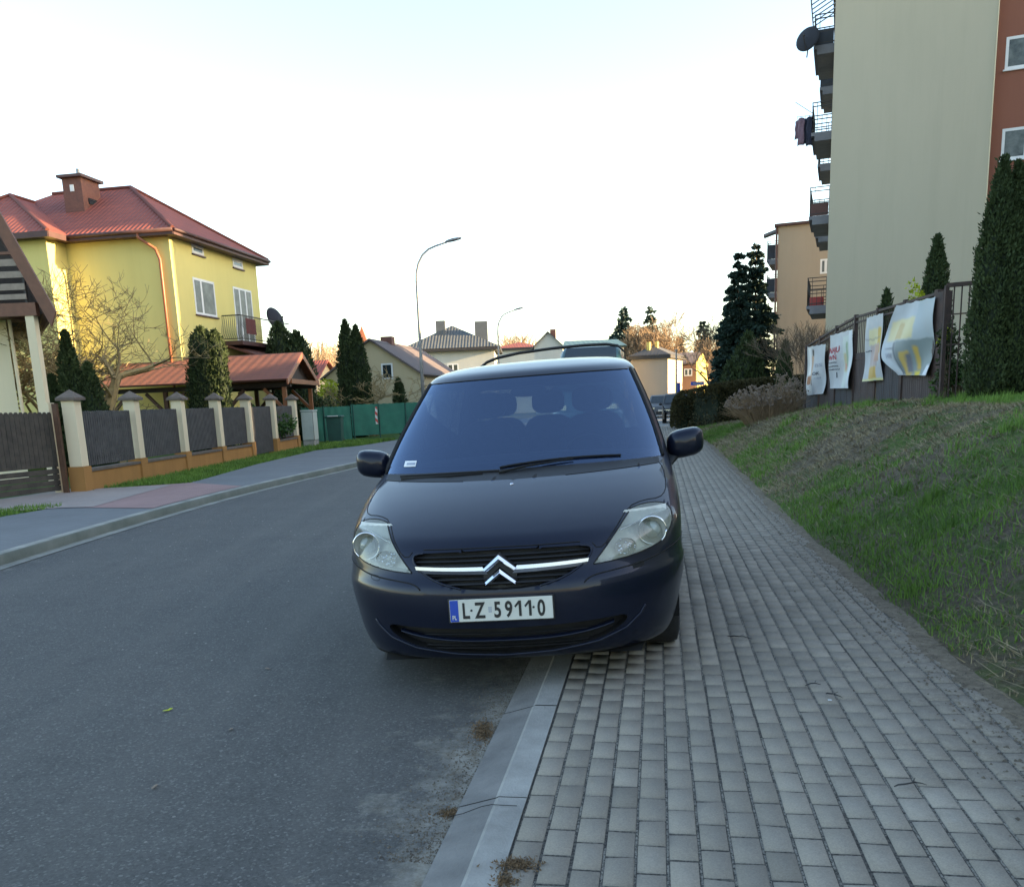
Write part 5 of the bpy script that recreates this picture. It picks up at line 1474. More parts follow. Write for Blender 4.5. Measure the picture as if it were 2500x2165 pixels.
net((at(735, 1000, 36.2).x, 36.2, 0), (gB.x, gB.y, 0), zt_, LZ + .05, 'netting'); net((gB.x + .03, gB.y, 0), (at(1075, 1000, 40).x, 40.0, 0), zt_ + .05, LZ + .18, 'netting')
for px in (735, 790, 862, 925, 990, 1050):
    Yp = 36.2 + (px - 735) * .011; p = at(px, 1000, Yp); MB().tube([(p.x, p.y - .06, LZ - .1), (p.x, p.y - .06, zt_ + .04)], .03, 6).build('fence_post', M['green_bin'], nf)
bn = at(816, 1010, 35.0)
binr = empty('wheelie_bin', (bn.x, bn.y, LZ), label='dark green wheeled bin standing before the green netting', cat='bin')
mb = MB(); hw = .30
mb.grid([[(bn.x + a * hw * s1, bn.y + b * hw * s1, LZ + z) for a, b in ((-1, -1), (1, -1), (1, 1), (-1, 1))] for s1, z in ((.82, .06), (.98, .98))], close=True); mb.build('bin_body', M['green_bin'], binr, bevel=.02)
MB().box((bn.x, bn.y, LZ + 1.03), (.66, .70, .08)).build('bin_lid', M['green_bin'], binr, bevel=.03)
MB().tube([(bn.x - .26, bn.y + .28, LZ + .10), (bn.x + .26, bn.y + .28, LZ + .10)], .10, 12).build('wheel', M['rubber'], binr)
MB().box((bn.x, bn.y - .36, LZ + 1.06), (.4, .03, .03)).build('bin_handle', M['white_pvc'], binr)
# striped ribbon and notice on the net
rb = at(919, 1012, 38.2); mb = MB()
mb.grid([[(rb.x + .10 * j / 3 - .05 + .01 * math.sin(i), rb.y - .05, zat(919, 993, 38.2) - .9 * i / 8 * .8) for j in range(4)] for i in range(9)])
mr, ntr, bsr = nodes('red_white_stripes'); vr = _coord(ntr); wv = ntr.nodes.new('ShaderNodeTexWave'); wv.wave_type = 'BANDS'; wv.bands_direction = 'DIAGONAL'; wv.inputs['Scale'].default_value = 2.2
ntr.links.new(vr, wv.inputs[0]); ntr.links.new(_ramp(ntr, wv.outputs[1], [(.48, (.62, .62, .6)), (.52, (.5, .06, .05))]), bsr.inputs['Base Color'])
mb.build('barrier_tape', mr, label='strip of red and white tape hanging on the green netting', cat='tape')

# ---- carport ---------------------------------------------------------------------------------------------
cpr = empty('carport', (-10, 33, 0), label='open timber carport with red brown shingle roof behind the fence', cat='carport')
gF = Vector((at(700, 926, 31.0).x, 31.0, zat(700, 926, 31.0)))     # near eave tip at the street end
gBk = Vector((at(777, 932, 36.0).x, 36.0, gF.z))
apx = (gF + gBk) / 2; apx.z = zat(732, 862, apx.y); 
lv = (dl * 7.2)
mb = MB()
roofplane(mb, gF + lv, gF, apx, apx + lv); roofplane(mb, gBk, gBk + lv, apx + lv, apx)
mb.build('roof', M['shingle_red'], cpr, solid=.06)
M['orange_timber'] = nm('orange_timber', (.30, .11, .04), (.20, .08, .03), 8, .6, .3, 40)
mb = MB(); dn = Vector((0, 0, -.17))
for a, b in ((gF, apx), (apx, gBk)): mb.prism([a + Vector((.04, 0, .03)), b + Vector((.04, 0, .03)), b + dn + Vector((.04, 0, 0)), a + dn + Vector((.04, 0, 0))], (-.05, 0, 0))
mb.build('bargeboard', M['gutter_brown'], cpr)
mb = MB(); mb.prism([gF + (gBk - gF) * .10 - dl * -.25, gBk - (gBk - gF) * .10 - dl * -.25, apx - Vector((0, 0, .18)) - dl * -.25], (-.04, 0, 0)); mb.build('gable_boards', M['dark_boards'], cpr)
mb = MB()
mb.bar(gF + (gBk - gF) * .08 - Vector((0, 0, .05)), gBk - (gBk - gF) * .08 - Vector((0, 0, .05)), .14, .16)
mb.build('tie_beam', M['orange_timber'], cpr)
mb = MB(); e0 = gF + (gBk - gF) * .10
for off in (.10, .90):
    e_ = gF + (gBk - gF) * off; mb.bar(e_ - Vector((0, 0, .16)), e_ + lv - Vector((0, 0, .16)), .12, .16)
mb.build('purlin', M['dark_boards'], cpr)
for off in (.10, .90):
    for k_ in (.25, 2.5, 4.75, 7.0):
        e_ = gF + (gBk - gF) * off + dl * k_; mt = M['orange_timber'] if k_ < 1 and off > .5 or k_ < 1 else M['wood_brown']
        MB().bar((e_.x, e_.y, LZ), (e_.x, e_.y, e_.z - .24), .14).build('post', mt, cpr)
        mb = MB()
        for sg in (1, -1):
            if k_ + sg * .7 < 0 or k_ + sg * .7 > 7.2: continue
            mb.bar(e_ - Vector((0, 0, 1.05)), e_ + dl * sg * .75 - Vector((0, 0, .28)), .10)
        mb.build('brace', mt, cpr)

# ---- plants on the left -----------------------------------------------------------------------------------
thuja(xat(506, 900, 27.2), 27.2, LZ, [(-.08, 0, 3.85, .38, .86), (.30, .05, 3.75, .28, .88), (-.40, .0, 2.9, .22, .82), (.08, .1, 3.6, .34, .86)], 'tall dark thuja of three stems in front of the carport', n=16000, size=.042, seed=3)
thuja(xat(170, 900, 21.5), 21.5, LZ, [(0, 0, 3.35, .38, .30), (-.42, -.1, 2.35, .32, .35), (.38, .1, 2.6, .36, .45)], 'bushy dark thuja group behind the gate pillar', n=15000, size=.042, seed=4)
thuja(xat(866, 900, 41.0), 41.0, LZ, [(-.30, 0, 5.15, .42, .66), (.16, 0, 4.9, .44, .62), (.0, 0, 3.6, .66, .66)], 'broad tall double topped thuja beside the small yellow house', n=15000, size=.06, seed=5)
thuja(xat(971, 900, 43.0), 43.0, LZ, [(0, 0, 2.55, .30, .55)], 'small thuja before the wall of the small yellow house', n=1600, size=.07, seed=6)
thuja(xat(730, 900, 39.5), 39.5, LZ, [(0, 0, 4.6, .62, .72), (-.75, 0, 5.0, .6, .75)], 'rounded dark thuja behind the balcony of the yellow house', n=6000, size=.08, seed=7)
baretree(xat(238, 900, 24.5), 24.5, LZ, 5.4, 'knotty bare fruit tree before the yellow house wall', seed=14, r0=.22, depth=7, spread=.72, first=.16, minr=.004, nfork=(2, 3), mat=M['bark_gold'], stems=1)
baretree(xat(120, 900, 24.0), 24.0, LZ, 5.6, 'slender bare tree between cream house and yellow house', seed=21, r0=.08, depth=7, spread=.80, first=.17, minr=.0045, mat=M['bark_gold'], stems=2, nfork=(2, 3))
baretree(xat(60, 900, 26.0), 26.0, LZ, 4.2, 'thicket of bare golden twigs behind the porch post', seed=25, r0=.07, depth=6, spread=.9, first=.16, minr=.006, mat=M['bark_gold'], stems=3, name='bare_shrub')
for i, (px, Y, rx, rz_, lab, mt) in enumerate(((620, 29.5, 1.2, .65, 'green bush under the street end of the carport', 'ivy'), (420, 28, .8, .45, 'green bush left of the tall thuja under the carport', 'ivy'), (575, 30.5, .8, .6, 'green bush right of the tall thuja', 'ivy'), (760, 38, 1.5, .8, 'dark green bushes behind the green netting', 'thuja'))):
    bush((xat(px, 950, Y), Y, LZ + .3), (rx, rx * .6, rz_), 3500, .07, M[mt], lab, seed=30 + i)
bush((xat(800, 950, 45), 45, LZ + .4), (1.3, .8, 1.2), 2600, .08, M['yellowleaf'], 'yellow green shrub behind the green netting', seed=40)
baretree(xat(905, 950, 42.0), 42.0, LZ, 3.2, 'bare orange twiggy shrub beside the small yellow house', seed=29, r0=.05, depth=5, spread=.9, first=.2, minr=.008, mat=M['bark_gold'], stems=4, name='bare_shrub')
# ------------------------------------------------------------------ far end of the street
M['pale_wall'] = mk_plaster('pale_plaster', (.50, .50, .46), (.44, .45, .42))
M['tile_far'] = mk_tiles('dark_far_roof', (.075, .075, .08), (.055, .058, .062), .3, 3.0, .1, .9)
M['sand_wall'] = mk_plaster('sand_plaster', (.50, .42, .28), (.44, .37, .25))
M['beige_far'] = mk_plaster('pinkish_plaster', (.40, .34, .28), (.35, .30, .25))
M['brown_wall'] = mk_plaster('brown_plaster', (.30, .17, .11), (.26, .15, .10))
M['lit_yellow'] = mk_plaster('sunlit_yellow_plaster', (.62, .50, .16), (.56, .45, .14))  # sunlight on the far chimneys and gable is put into this bright colour
def gable_house(name, label, P0, w_, d_, ez, rz_, dirv, wallm, roofm, ov=.35, ch=(), win=(), front=True):
    """P0 front left ground corner; gable front of width w_ facing the viewer, ridge running along dirv"""
    P0 = Vector((P0[0], P0[1], 0)); dv = Vector(dirv).normalized(); rv = Vector((dv.y, -dv.x, 0))
    def q(a, b, z): v_ = P0 + rv * a + dv * b; return Vector((v_.x, v_.y, z))
    h = empty(name, tuple(q(w_ / 2, d_ / 2, 0)), label=label, cat='house')
    mb = MB(); mb.prism([q(0, 0, -.2), q(w_, 0, -.2), q(w_, 0, ez), q(w_ / 2, 0, rz_), q(0, 0, ez)], dv * d_); mb.build('wall', wallm, h)
    k = (rz_ - ez) / (w_ / 2); mb = MB(); dz = .05
    e0, e1 = q(-ov, -ov, ez - k * ov + dz), q(-ov, d_ + ov, ez - k * ov + dz); r0, r1 = q(w_ / 2, -ov, rz_ + dz), q(w_ / 2, d_ + ov, rz_ + dz)
    f0, f1 = q(w_ + ov, -ov, ez - k * ov + dz), q(w_ + ov, d_ + ov, ez - k * ov + dz)
    roofplane(mb, e1, e0, r0, r1); roofplane(mb, f0, f1, r1, r0); rf_ = mb.build('roof', roofm, h, solid=.09)
    for (a, b, z0_, z1_, s1, s2, mt) in ch:
        MB().box(tuple(q(a, b, (z0_ + z1_) / 2)), (s1, s2, z1_ - z0_), rz=math.atan2(dv.y, dv.x) - math.pi / 2).build('chimney', mt, rf_)
    W = Wall(q(0, 0, 0), q(w_, 0, 0))
    for k_ in win: window(h, W, *k_[:4], **(k_[4] if len(k_) > 4 else {}))
    return h, q
# small yellow house with grey brown roof
Ys = 47.0; a_ = at(870, 900, Ys); b_ = at(1027, 915, Ys); apz = zat(912, 834, Ys)
w_ = (b_.x - a_.x) * 1.02
P0 = Vector((a_.x, Ys, 0))
xl = at(789, 900, Ys).x; xr_ = at(1028, 900, Ys).x; w_ = (xr_ - xl); ezz = zat(1027, 912, Ys)
h1, q1 = gable_house('small_yellow_house', 'small pale yellow gabled house with grey brown roof and one white window', (xl, Ys + .4), w_ / SY, 9.5, ezz, zat(909, 831, Ys), (SX, SY, 0), M['sand_wall'], M['tile_plain'], ov=.22,
    ch=((w_ / 2, 3.2, zat(909, 840, Ys), zat(950, 822, Ys + 3), .62, .62, M['brick']),))
W1 = Wall(q1(0, 0, 0), q1(w_ / SY, 0, 0)); wpx(h1, W1, 930, 958, 887, 926, mull=(), fr=.08, glass=M['glass_dark'], sill=False)
MB().tube([q1(w_ / SY + .1, .1, ezz), q1(w_ / SY + .1, .1, 0)], .05, 6).build('drainpipe', M['white_pvc'], h1)
# hipped white house
def hip_house(name, label, P0, w_, d_, ez, rz_, dirv, wallm, roofm, ov=.5, rl=None, ch=(), win=()):
    P0 = Vector((P0[0], P0[1], 0)); dv = Vector(dirv).normalized(); rv = Vector((dv.y, -dv.x, 0))
    def q(a, b, z): v_ = P0 + rv * a + dv * b; return Vector((v_.x, v_.y, z))
    h = empty(name, tuple(q(w_ / 2, d_ / 2, 0)), label=label, cat='house')
    mb = MB(); mb.prism([q(0, 0, -.2), q(w_, 0, -.2), q(w_, d_, -.2), q(0, d_, -.2)], (0, 0, ez + .2)); mb.build('wall', wallm, h)
    c = [q(-ov, -ov, ez), q(w_ + ov, -ov, ez), q(w_ + ov, d_ + ov, ez), q(-ov, d_ + ov, ez)]
    m = min(w_, d_) / 2; R1, R2 = (q(w_ / 2, m, rz_), q(w_ / 2, d_ - m, rz_)) if d_ >= w_ else (q(m, d_ / 2, rz_), q(w_ - m, d_ / 2, rz_))
    mb = MB()
    if d_ >= w_: roofplane(mb, c[0], c[1], R1, R1); roofplane(mb, c[1], c[2], R2, R1); roofplane(mb, c[2], c[3], R2, R2); roofplane(mb, c[3], c[0], R1, R2)
    else: roofplane(mb, c[0], c[1], R2, R1); roofplane(mb, c[1], c[2], R2, R2); roofplane(mb, c[2], c[3], R1, R2); roofplane(mb, c[3], c[0], R1, R1)
    rf_ = mb.build('roof', roofm, h)
    mb = MB(); 
    for i in range(4): mb.bar(c[i] - Vector((0, 0, .14)), c[(i + 1) % 4] - Vector((0, 0, .14)), .06, .26)
    mb.quad(*[p - Vector((0, 0, .2)) for p in c]); mb.build('eaves_board', M['iron'], h)
    for (a, b, z0_, z1_, s1, s2, mt) in ch:
        MB().box(tuple(q(a, b, (z0_ + z1_) / 2)), (s1, s2, z1_ - z0_), rz=math.atan2(dv.y, dv.x) - math.pi / 2).build('chimney', mt, rf_)
    return h, q
Yw = 82.0; xl = at(990, 850, Yw).x; xr_ = at(1206, 850, Yw).x; ez_ = zat(1110, 850, Yw); wz = (xr_ - xl)
M['grey_render'] = nm('grey_chimney', (.10, .115, .13), (.08, .09, .10), 3, .9, .1)
h2, q2 = hip_house('white_house', 'white house with dark ribbed hipped roof and two grey chimneys', (xl, Yw), wz, 8.0, ez_, zat(1107, 795, Yw + 4), (.02, 1, 0), M['pale_wall'], M['tile_grey'], ov=.55,
    ch=((3.05, 2.6, ez_ + .8, zat(1080, 784, Yw + 2.6), .85, .9, M['grey_render']), (6.8, 2.2, ez_ + .6, zat(1167, 786, Yw + 2.2), 1.15, .9, M['grey_render'])))
W2 = Wall(q2(0, 0, 0), q2(wz, 0, 0)); wpx(h2, W2, 1092, 1119, 888, 925, mull=(.5,), fr=.1, sill=False)
# farther roofs
Yf = 115.0; xl = at(1214, 870, Yf).x
h3, q3 = hip_house('red_roofed_house', 'distant white house with low orange red hipped roof', (xl, Yf), 5.2, 6, zat(1240, 850, Yf), zat(1252, 833, Yf), (.1, 1, 0), M['pale_wall'], M['tile_red'], ov=.4)
Yg = 100.0; xl = at(1304, 860, Yg).x; xr_ = at(1374, 860, Yg).x
h4, q4 = gable_house('grey_gabled_house', 'distant grey gabled house with small red brick chimney', (xl, Yg), xr_ - xl, 8, zat(1340, 846, Yg), zat(1327, 812, Yg), (.12, 1, 0), M['pale_wall'], M['tile_grey'], ov=.3,
    ch=((2.0, 2, 6, zat(1335, 802, Yg), .6, .6, M['brick']),))
Yr = 62.0; xl = at(780, 900, Yr).x; xr_ = at(852, 900, Yr).x
h5, q5 = gable_house('red_roofed_cottage', 'cottage with red roof left of the broad thuja', (xl - .4, Yr), 4.6, 6, zat(830, 925, Yr), zat(815, 877, Yr) , (-1, .15, 0), M['sand_wall'], M['tile_red'], ov=.3)
# long green roof
Yl = 70.0; p, q_ = at(1372, 838, Yl), at(1508, 826, Yl + 4)
hall = empty('green_roofed_hall', ((p.x + q_.x) / 2, Yl + 5, 0), label='low hall with long green metal roof beyond the parked vehicles', cat='hall')
M['green_roof'] = mk_tiles('green_metal_roof', (.05, .11, .095), (.04, .09, .078), .4, 8, .3)
mb = MB(); zt1 = 0; roofplane(mb, (p.x, Yl, zat(1372, 850, Yl)), (q_.x + .2, Yl, zat(1508, 845, Yl)), (q_.x + .2, Yl + 6, zat(1500, 830, Yl + 6)), (p.x + .6, Yl + 6, zat(1380, 834, Yl + 6))); mb.build('roof', M['green_roof'], hall, solid=.1)
mb = MB(); mb.bbox((p.x + .2, Yl + .3, 0), (q_.x + .0, Yl + 5.8, zat(1440, 850, Yl) - .05)); mb.build('wall', M['pale_wall'], hall)
# church spire
Yc_ = 170.0; sp = at(887, 860, Yc_); spt = zat(887, 795, Yc_); spm = zat(890, 836, Yc_)
M['spire'] = nm('copper_red_spire', (.36, .12, .05), (.3, .1, .04), 1, .5, 0)
spr = empty('church_spire', (sp.x, Yc_, 0), label='distant orange red church spire above the thuja', cat='church')
mb = MB(); c4 = [Vector((sp.x + a, Yc_ + b, spm)) for a, b in ((-1.0, -1.0), (1.0, -1.0), (1.0, 1.0), (-1.0, 1.0))]
for j in range(4): mb.quad(c4[j], c4[(j + 1) % 4], Vector((sp.x, Yc_, spt)))
mb.build('spire_roof', M['spire'], spr); MB().bbox((sp.x - .85, Yc_ - .85, 0), (sp.x + .85, Yc_ + .85, spm)).build('tower', M['sand_wall'], spr)
# pale house with a sunlit side
Yp = 72.0; xl = at(1540, 900, Yp).x; xr_ = at(1631, 900, Yp).x; ez_ = zat(1600, 868, Yp)
h6, q6 = hip_house('beige_house', 'beige house with dark hipped roof, twin chimneys and one bright sunlit side wall', (xl, Yp), xr_ - xl, 5.6, ez_, zat(1594, 846, Yp + 1.6), (.42, 1, 0), M['beige_far'], M['tile_far'], ov=.25,
    ch=((1.25, .9, ez_, zat(1580, 837, Yp + 1), .25, .45, M['lit_yellow']), (1.75, 1.5, ez_, zat(1588, 835, Yp + 1), .22, .4, M['lit_yellow'])))
Yb = 80.0; xl = at(1650, 900, Yb).x; xr_ = at(1700, 900, Yb).x; ez_ = zat(1670, 886, Yb)
P0 = Vector((xl, Yb, 0)); dv = Vector((.50, 1, 0)).normalized(); rv = Vector((1, -.02, 0)).normalized()
h7 = empty('brown_house', (xl + 1, Yb + 2, 0), label='brown house with white window and sunlit yellow gable', cat='house')
L7 = xr_ - xl; rz7 = zat(1700, 862, Yb + 2)
def q7(a, b, z): v_ = P0 + rv * a + dv * b; return Vector((v_.x, v_.y, z))
mb = MB(); D7 = 4.2; mb.prism([q7(0, 0, -.2), q7(0, D7, -.2), q7(0, D7, ez_), q7(0, D7 / 2, rz7), q7(0, 0, ez_)][::-1], rv * (L7 - .05)); mb.build('wall', M['brown_wall'], h7)
mb = MB(); mb.prism([q7(L7 - .048, 0, -.2), q7(L7 - .048, D7, -.2), q7(L7 - .048, D7, ez_), q7(L7 - .048, D7 / 2, rz7), q7(L7 - .048, 0, ez_)], rv * .05); mb.build('gable_wall', M['lit_yellow'], h7)
mb = MB(); roofplane(mb, q7(-.2, -.25, ez_ - .1), q7(L7 - .0, -.25, ez_ - .1), q7(L7 - .0, D7 / 2, rz7 + .08), q7(-.2, D7 / 2, rz7 + .08)); roofplane(mb, q7(L7, D7 + .25, ez_ - .1), q7(-.2, D7 + .25, ez_ - .1), q7(-.2, D7 / 2, rz7 + .08), q7(L7, D7 / 2, rz7 + .08)); mb.build('roof', M['tile_plain'], h7)
W7 = Wall(q7(0, 0, 0), q7(L7, 0, 0)); wpx(h7, W7, 1670, 1690, 900, 918, mull=(.5,), fr=.09, glass=M['pane_curtain'], sill=False)
Yt = 88.0; xl = at(1718, 900, Yt).x
gable_house('terracotta_house', 'reddish house partly hidden right of the yellow gable', (xl, Yt), 1.6, 5, zat(1730, 892, Yt), zat(1730, 868, Yt), (.2, 1, 0), M['brown_wall'], M['tile_red'], ov=.1)
# street lamps
lamp0 = empty('street_lamp', (0, 0, 0), label='nearer slender grey street lamp curving over the road, before the white house', cat='street lamp', group='street lamps along the left kerb')
H = 6.6
pts = [(0, 0, 0), (0, 0, 3.0), (0, 0, H - .9)]
pts += [(.02, 0, H - .6), (.10, 0, H - .3), (.26, 0, H - .02), (.48, 0, H + .17), (.75, 0, H + .28), (1.15, 0, H + .40)]
MB().tube(pts, [.075, .06, .045, .042, .038, .036, .034, .032, .03], 10).build('pole', M['steel'], None, smooth=True).parent = lamp0
mb = MB(); mb.tube([(1.10, 0, H + .38), (1.20, 0, H + .42), (1.38, 0, H + .47), (1.62, 0, H + .53), (1.68, 0, H + .545)], [.035, .06, .075, .055, .03], 10)
for i, v_ in enumerate(mb.v): mb.v[i] = (v_[0], v_[1] * 1.5, H + .5 + (v_[2] - H - .5) * .8)
mb.build('lamp_head', M['steel'], None, smooth=True).parent = lamp0
MB().box((0, 0, .45), (.17, .17, .9)).build('pole_base', M['steel'], None).parent = lamp0
Y1 = 33.0; p = at(1031, 930, Y1); lamp0.location = (p.x, Y1, 0.1); lamp0.rotation_euler = (0, 0, R(8))
lamp1 = copy_tree(lamp0); Y2 = 58.0; p = at(1217, 850, Y2); lamp1.location = (p.x, Y2, 0.1); lamp1['label'] = 'farther street lamp rising right of the white house chimneys'
# blue street sign, pole
Yq = 42.0; sg_ = empty('street_sign', (at(1703, 950, Yq).x, Yq, .3), label='small blue street name sign above the brown hedge', cat='sign')
M['sign_blue'] = nm('sign_blue', (.02, .07, .42), (.02, .06, .36), 5, .5, 0)
a, b = at(1687, 941, Yq), at(1719, 931, Yq); MB().bbox((a.x, Yq, a.z), (b.x, Yq + .03, b.z)).build('sign_board', M['sign_blue'], sg_)
MB().bbox((a.x + .08, Yq - .004, a.z + .05), (b.x - .08, Yq - .001, b.z - .06)).build('sign_lettering', M['ink_grey'], sg_)
MB().tube([(at(1702, 941, Yq).x, Yq + .05, .3), (at(1702, 941, Yq).x, Yq + .05, b.z)], .025, 6).build('sign_post', M['steel'], sg_)
Yq = 60.0; p = at(1651, 940, Yq); tp = empty('lamp_post', (p.x, Yq, 0), label='thin post standing between the beige house and the brown house', cat='post')
MB().tube([(p.x, Yq, 0), (p.x, Yq, zat(1651, 856, Yq))], [.07, .05], 8).build('post_shaft', M['steel'], tp); MB().box((p.x, Yq - .0, zat(1651, 855, Yq)), (.16, .16, .12)).build('post_cap', M['steel'], tp)
Yq = 62.0; a, b = at(1651, 965, Yq), at(1661, 934, Yq); bs_ = empty('blue_sign', (a.x, Yq, 0), label='tall blue panel sign beside the thin post', cat='sign')
MB().bbox((a.x, Yq, a.z), (b.x, Yq + .06, b.z)).build('sign_board', M['sign_blue'], bs_); MB().tube([((a.x + b.x) / 2, Yq + .1, 0), ((a.x + b.x) / 2, Yq + .1, b.z)], .04, 6).build('sign_post', M['steel'], bs_)
# trees at the end
T = 'trees at the end of the street'
def tp_(px, Y): return xat(px, 900, Y), Y
for i, (px, Y, ty, r_, lab) in enumerate(((1524, 90, 752, 3.2, 'dark spruce left of the orange bare tree at the street end'), (1588, 100, 748, 2.6, 'narrow spruce behind the orange bare tree'), (1716, 102, 784, 2.6, 'spruce behind the yellow gable'), (1658, 96, 822, 1.8, 'low spruce right of the orange bare tree'))):
    x, y = tp_(px, Y); spruce(x, y, 0, zat(px, ty, Y), r_, lab, T, n=7000, seed=50 + i, size=.22)
for i, (px, Y, ty, lab, sd, st_, dep, sp_) in enumerate(((1570, 84, 775, 'dense orange brown bare tree behind the beige house', 61, 7, 7, .75), (1625, 88, 748, 'tall open bare tree behind the beige house', 62, 1, 6, .62), (1640, 92, 790, 'small bare tree right of the tall open one', 63, 2, 6, .7), (1745, 78, 800, 'pale bare tree between the spruces', 64, 2, 6, .7), (1742, 60, 745, 'bare tree leaning out left of the great spruces', 65, 1, 5, .6))):
    x, y = tp_(px, Y); baretree(x, y, 0, zat(px, ty, Y), lab, T, seed=sd, r0=.14 if i else .09, depth=dep, spread=sp_, first=.22, minr=.016 if i else .022, mat=M['bark_far'] if i != 4 else M['bark'], stems=st_, hs=(.55, .6, .55, .6, .6)[i])
spb = empty('bare_wood', (at(790, 880, 130).x, 130, 0), label='sunlit bare trees far behind the red roofed cottage', cat='trees', kind='stuff')
mbw = MB(); rg = random.Random(8)
for i in range(46):
    px = rg.choice([rg.uniform(745, 835), rg.uniform(745, 835), rg.uniform(1225, 1310)]); Y = rg.uniform(120, 150); x = xat(px, 880, Y); zt = zat(px, rg.uniform(828, 872) if px < 1000 else rg.uniform(812, 840), Y)
    mbw.tube([(x, Y, 0), (x, Y, zt * .5), (x + rg.gauss(0, .3), Y, zt)], [.16, .09, .03], 4, cap=False)
    for k_ in range(22):
        z_ = zt * rg.uniform(.35, .97); a = rg.uniform(0, 6.28); l_ = (zt - z_) * .5 + .7
        mbw.tube([(x, Y, z_), (x + l_ * .6 * math.cos(a), Y + l_ * .6 * math.sin(a), z_ + l_ * .5), (x + l_ * .8 * math.cos(a) + rg.gauss(0, .2), Y + l_ * math.sin(a), z_ + l_ * 1.1)], [.05, .035, .02], 3, cap=False)
mbw.build('twigs', M['bark_far'], spb)
# vehicles beyond: a tall teal van and two cars
M['teal'] = mk_paint('teal_van_paint', (.03, .085, .09), .35, .2); M['silver'] = nm('grey_car_paint', (.10, .11, .12), (.08, .085, .095), 5, .5, 0, spec=.3); M['blackpaint'] = nm('black_car_paint', (.012, .013, .016), (.008, .009, .011), 5, .5, 0, spec=.3)
def simple_vehicle(label, x, y, L, W_, Hh, paint, prof, rz, name='parked_car', gz=(.55, .95), cat='car', z0=0.0, group=None):
    """prof: list of (y, z) along the roof line from the bumper; side view silhouette with tumblehome"""
    rt = empty(name, (0, 0, 0), label=label, cat=cat, group=group)
    mb = MB(); rows_ = []
    belt = Hh * .58
    def hw(z): return W_ / 2 * (1 - .16 * max(0, (z - belt) / (Hh - belt)) ** 1.3 - .06 * max(0, (.35 - z) / .35))
    # stations along the length
    st = np.linspace(0, L, 40)
    def top(yv): return interp(prof, yv)
    for yv in st:
        zt = top(yv); row = []
        ef = 1 - .10 * (1 - min(1, yv / .5)) ** 2 - .06 * (1 - min(1, (L - yv) / .4)) ** 2
        for zz in (.22, .45, .65, belt, belt + (zt - belt) * .5 if zt > belt else belt, zt - .06, zt):
            zz = min(zz, zt); wv_ = hw(zz) * ef * (.90 if zz >= zt - .001 else 1)
            row.append((wv_, yv, zz))
        row.append((0, yv, zt + .015))
        rows_.append(row + [(-a, b, c) for a, b, c in row[:-1]][::-1])
    mb.grid(rows_); mb.quad(*rows_[0]); mb.quad(*rows_[-1][::-1])
    o = mb.build('body', paint, None, smooth=True, merge=True); o.parent = rt
    # glass panels laid 4 mm proud of the shell
    def sl(yv, z): return hw(z) * (1 - .10 * (1 - min(1, yv / .5)) ** 2)
    iw = [i for i in range(len(prof) - 1) if prof[i][1] >= belt * .93 and prof[i + 1][1] > prof[i][1] + .2]
    i0 = iw[0]; (ya, za), (yb, zb) = prof[i0], prof[i0 + 1]
    mb = MB(); rr_ = []
    for t in np.linspace(.06, .94, 6):
        yy_, zz = ya + (yb - ya) * t, za + (zb - za) * t; rr_.append([(hw(zz) * .86 * s_, yy_ - .012, zz + .018 + .0) for s_ in np.linspace(-1, 1, 9)])
    mb.grid(rr_); o = mb.build('windscreen', M['glass_dark'], None, smooth=True); o.parent = rt
    for sgn in (1, -1):
        mb = MB(); z0_, z1_ = belt + .04, Hh * .93
        y0s, y1s = yb - (zb - z0_) * (yb - ya) / (zb - za) * .75, L - .55
        mb.quad((sgn * (hw(z0_) + .012), y0s + .15, z0_), (sgn * (hw(z0_) + .012), y1s, z0_), (sgn * (hw(z1_) + .012), y1s - .15, z1_), (sgn * (hw(z1_) + .012), yb + .12, z1_))
        o = mb.build('side_window', M['glass_dark'], None); o.parent = rt
        mb = MB().sphere((sgn * (W_ / 2 + .09), ya + .25, belt + .10), .1, 10, 6, (.9, .6, .7)); o = mb.build('wing_mirror', M['black'], None, smooth=True); o.parent = rt
        mb = MB(); hz_ = belt * .74
        mb.grid([[(sgn * (W_ / 2 * f_), .04 + .10 * (f_ - .55) ** 2 * 4 - .0, hz_ + dz_) for f_ in np.linspace(.55, .90, 6)] for dz_ in (-.06, .07)]); o = mb.build('headlight', M['reflector'], None); o.parent = rt
        for yv in (.85, L - .9):
            o = MB().tube([(sgn * (W_ / 2 - .22), yv, .31), (sgn * (W_ / 2 - .01), yv, .31)], .31, 20).build('wheel', M['rubber'], None, smooth=False); o.parent = rt
    o = MB().bbox((-W_ * .22, -.01, .30), (W_ * .22, .06, .45)).build('grille', M['black'], None); o.parent = rt
    o = MB().bbox((-.26, -.03, .46), (.26, -.012, .57)).build('number_plate', M['plate_white'], None); o.parent = rt
    rt.location = (x, y, z0); rt.rotation_euler = (0, 0, rz); return rt
vx = at(1412, 900, 25).x
simple_vehicle('tall teal van parked behind the navy people carrier', vx + .10, 24.0, 5.2, 1.95, 2.90, M['teal'], [(0, .75), (.15, 1.05), (.9, 1.22), (1.75, 2.55), (2.3, 2.92), (3.5, 2.98), (5.0, 2.95), (5.2, 2.7)], -TH, name='parked_van', cat='van')
carprof = [(0, .55), (.12, .75), (1.0, .95), (1.75, 1.42), (2.3, 1.48), (3.3, 1.44), (4.0, 1.05), (4.2, .8)]
simple_vehicle('dark car half hidden behind the brown hedge', at(1658, 1000, 46).x - .15, 45.0, 4.2, 1.75, 1.48, M['blackpaint'], carprof, -TH, z0=.06, group='cars parked at the far end')
simple_vehicle('small grey car beyond the dark one by the hedge', at(1610, 1000, 58).x, 57.0, 4.0, 1.7, 1.48, M['silver'], carprof, -TH, group='cars parked at the far end')
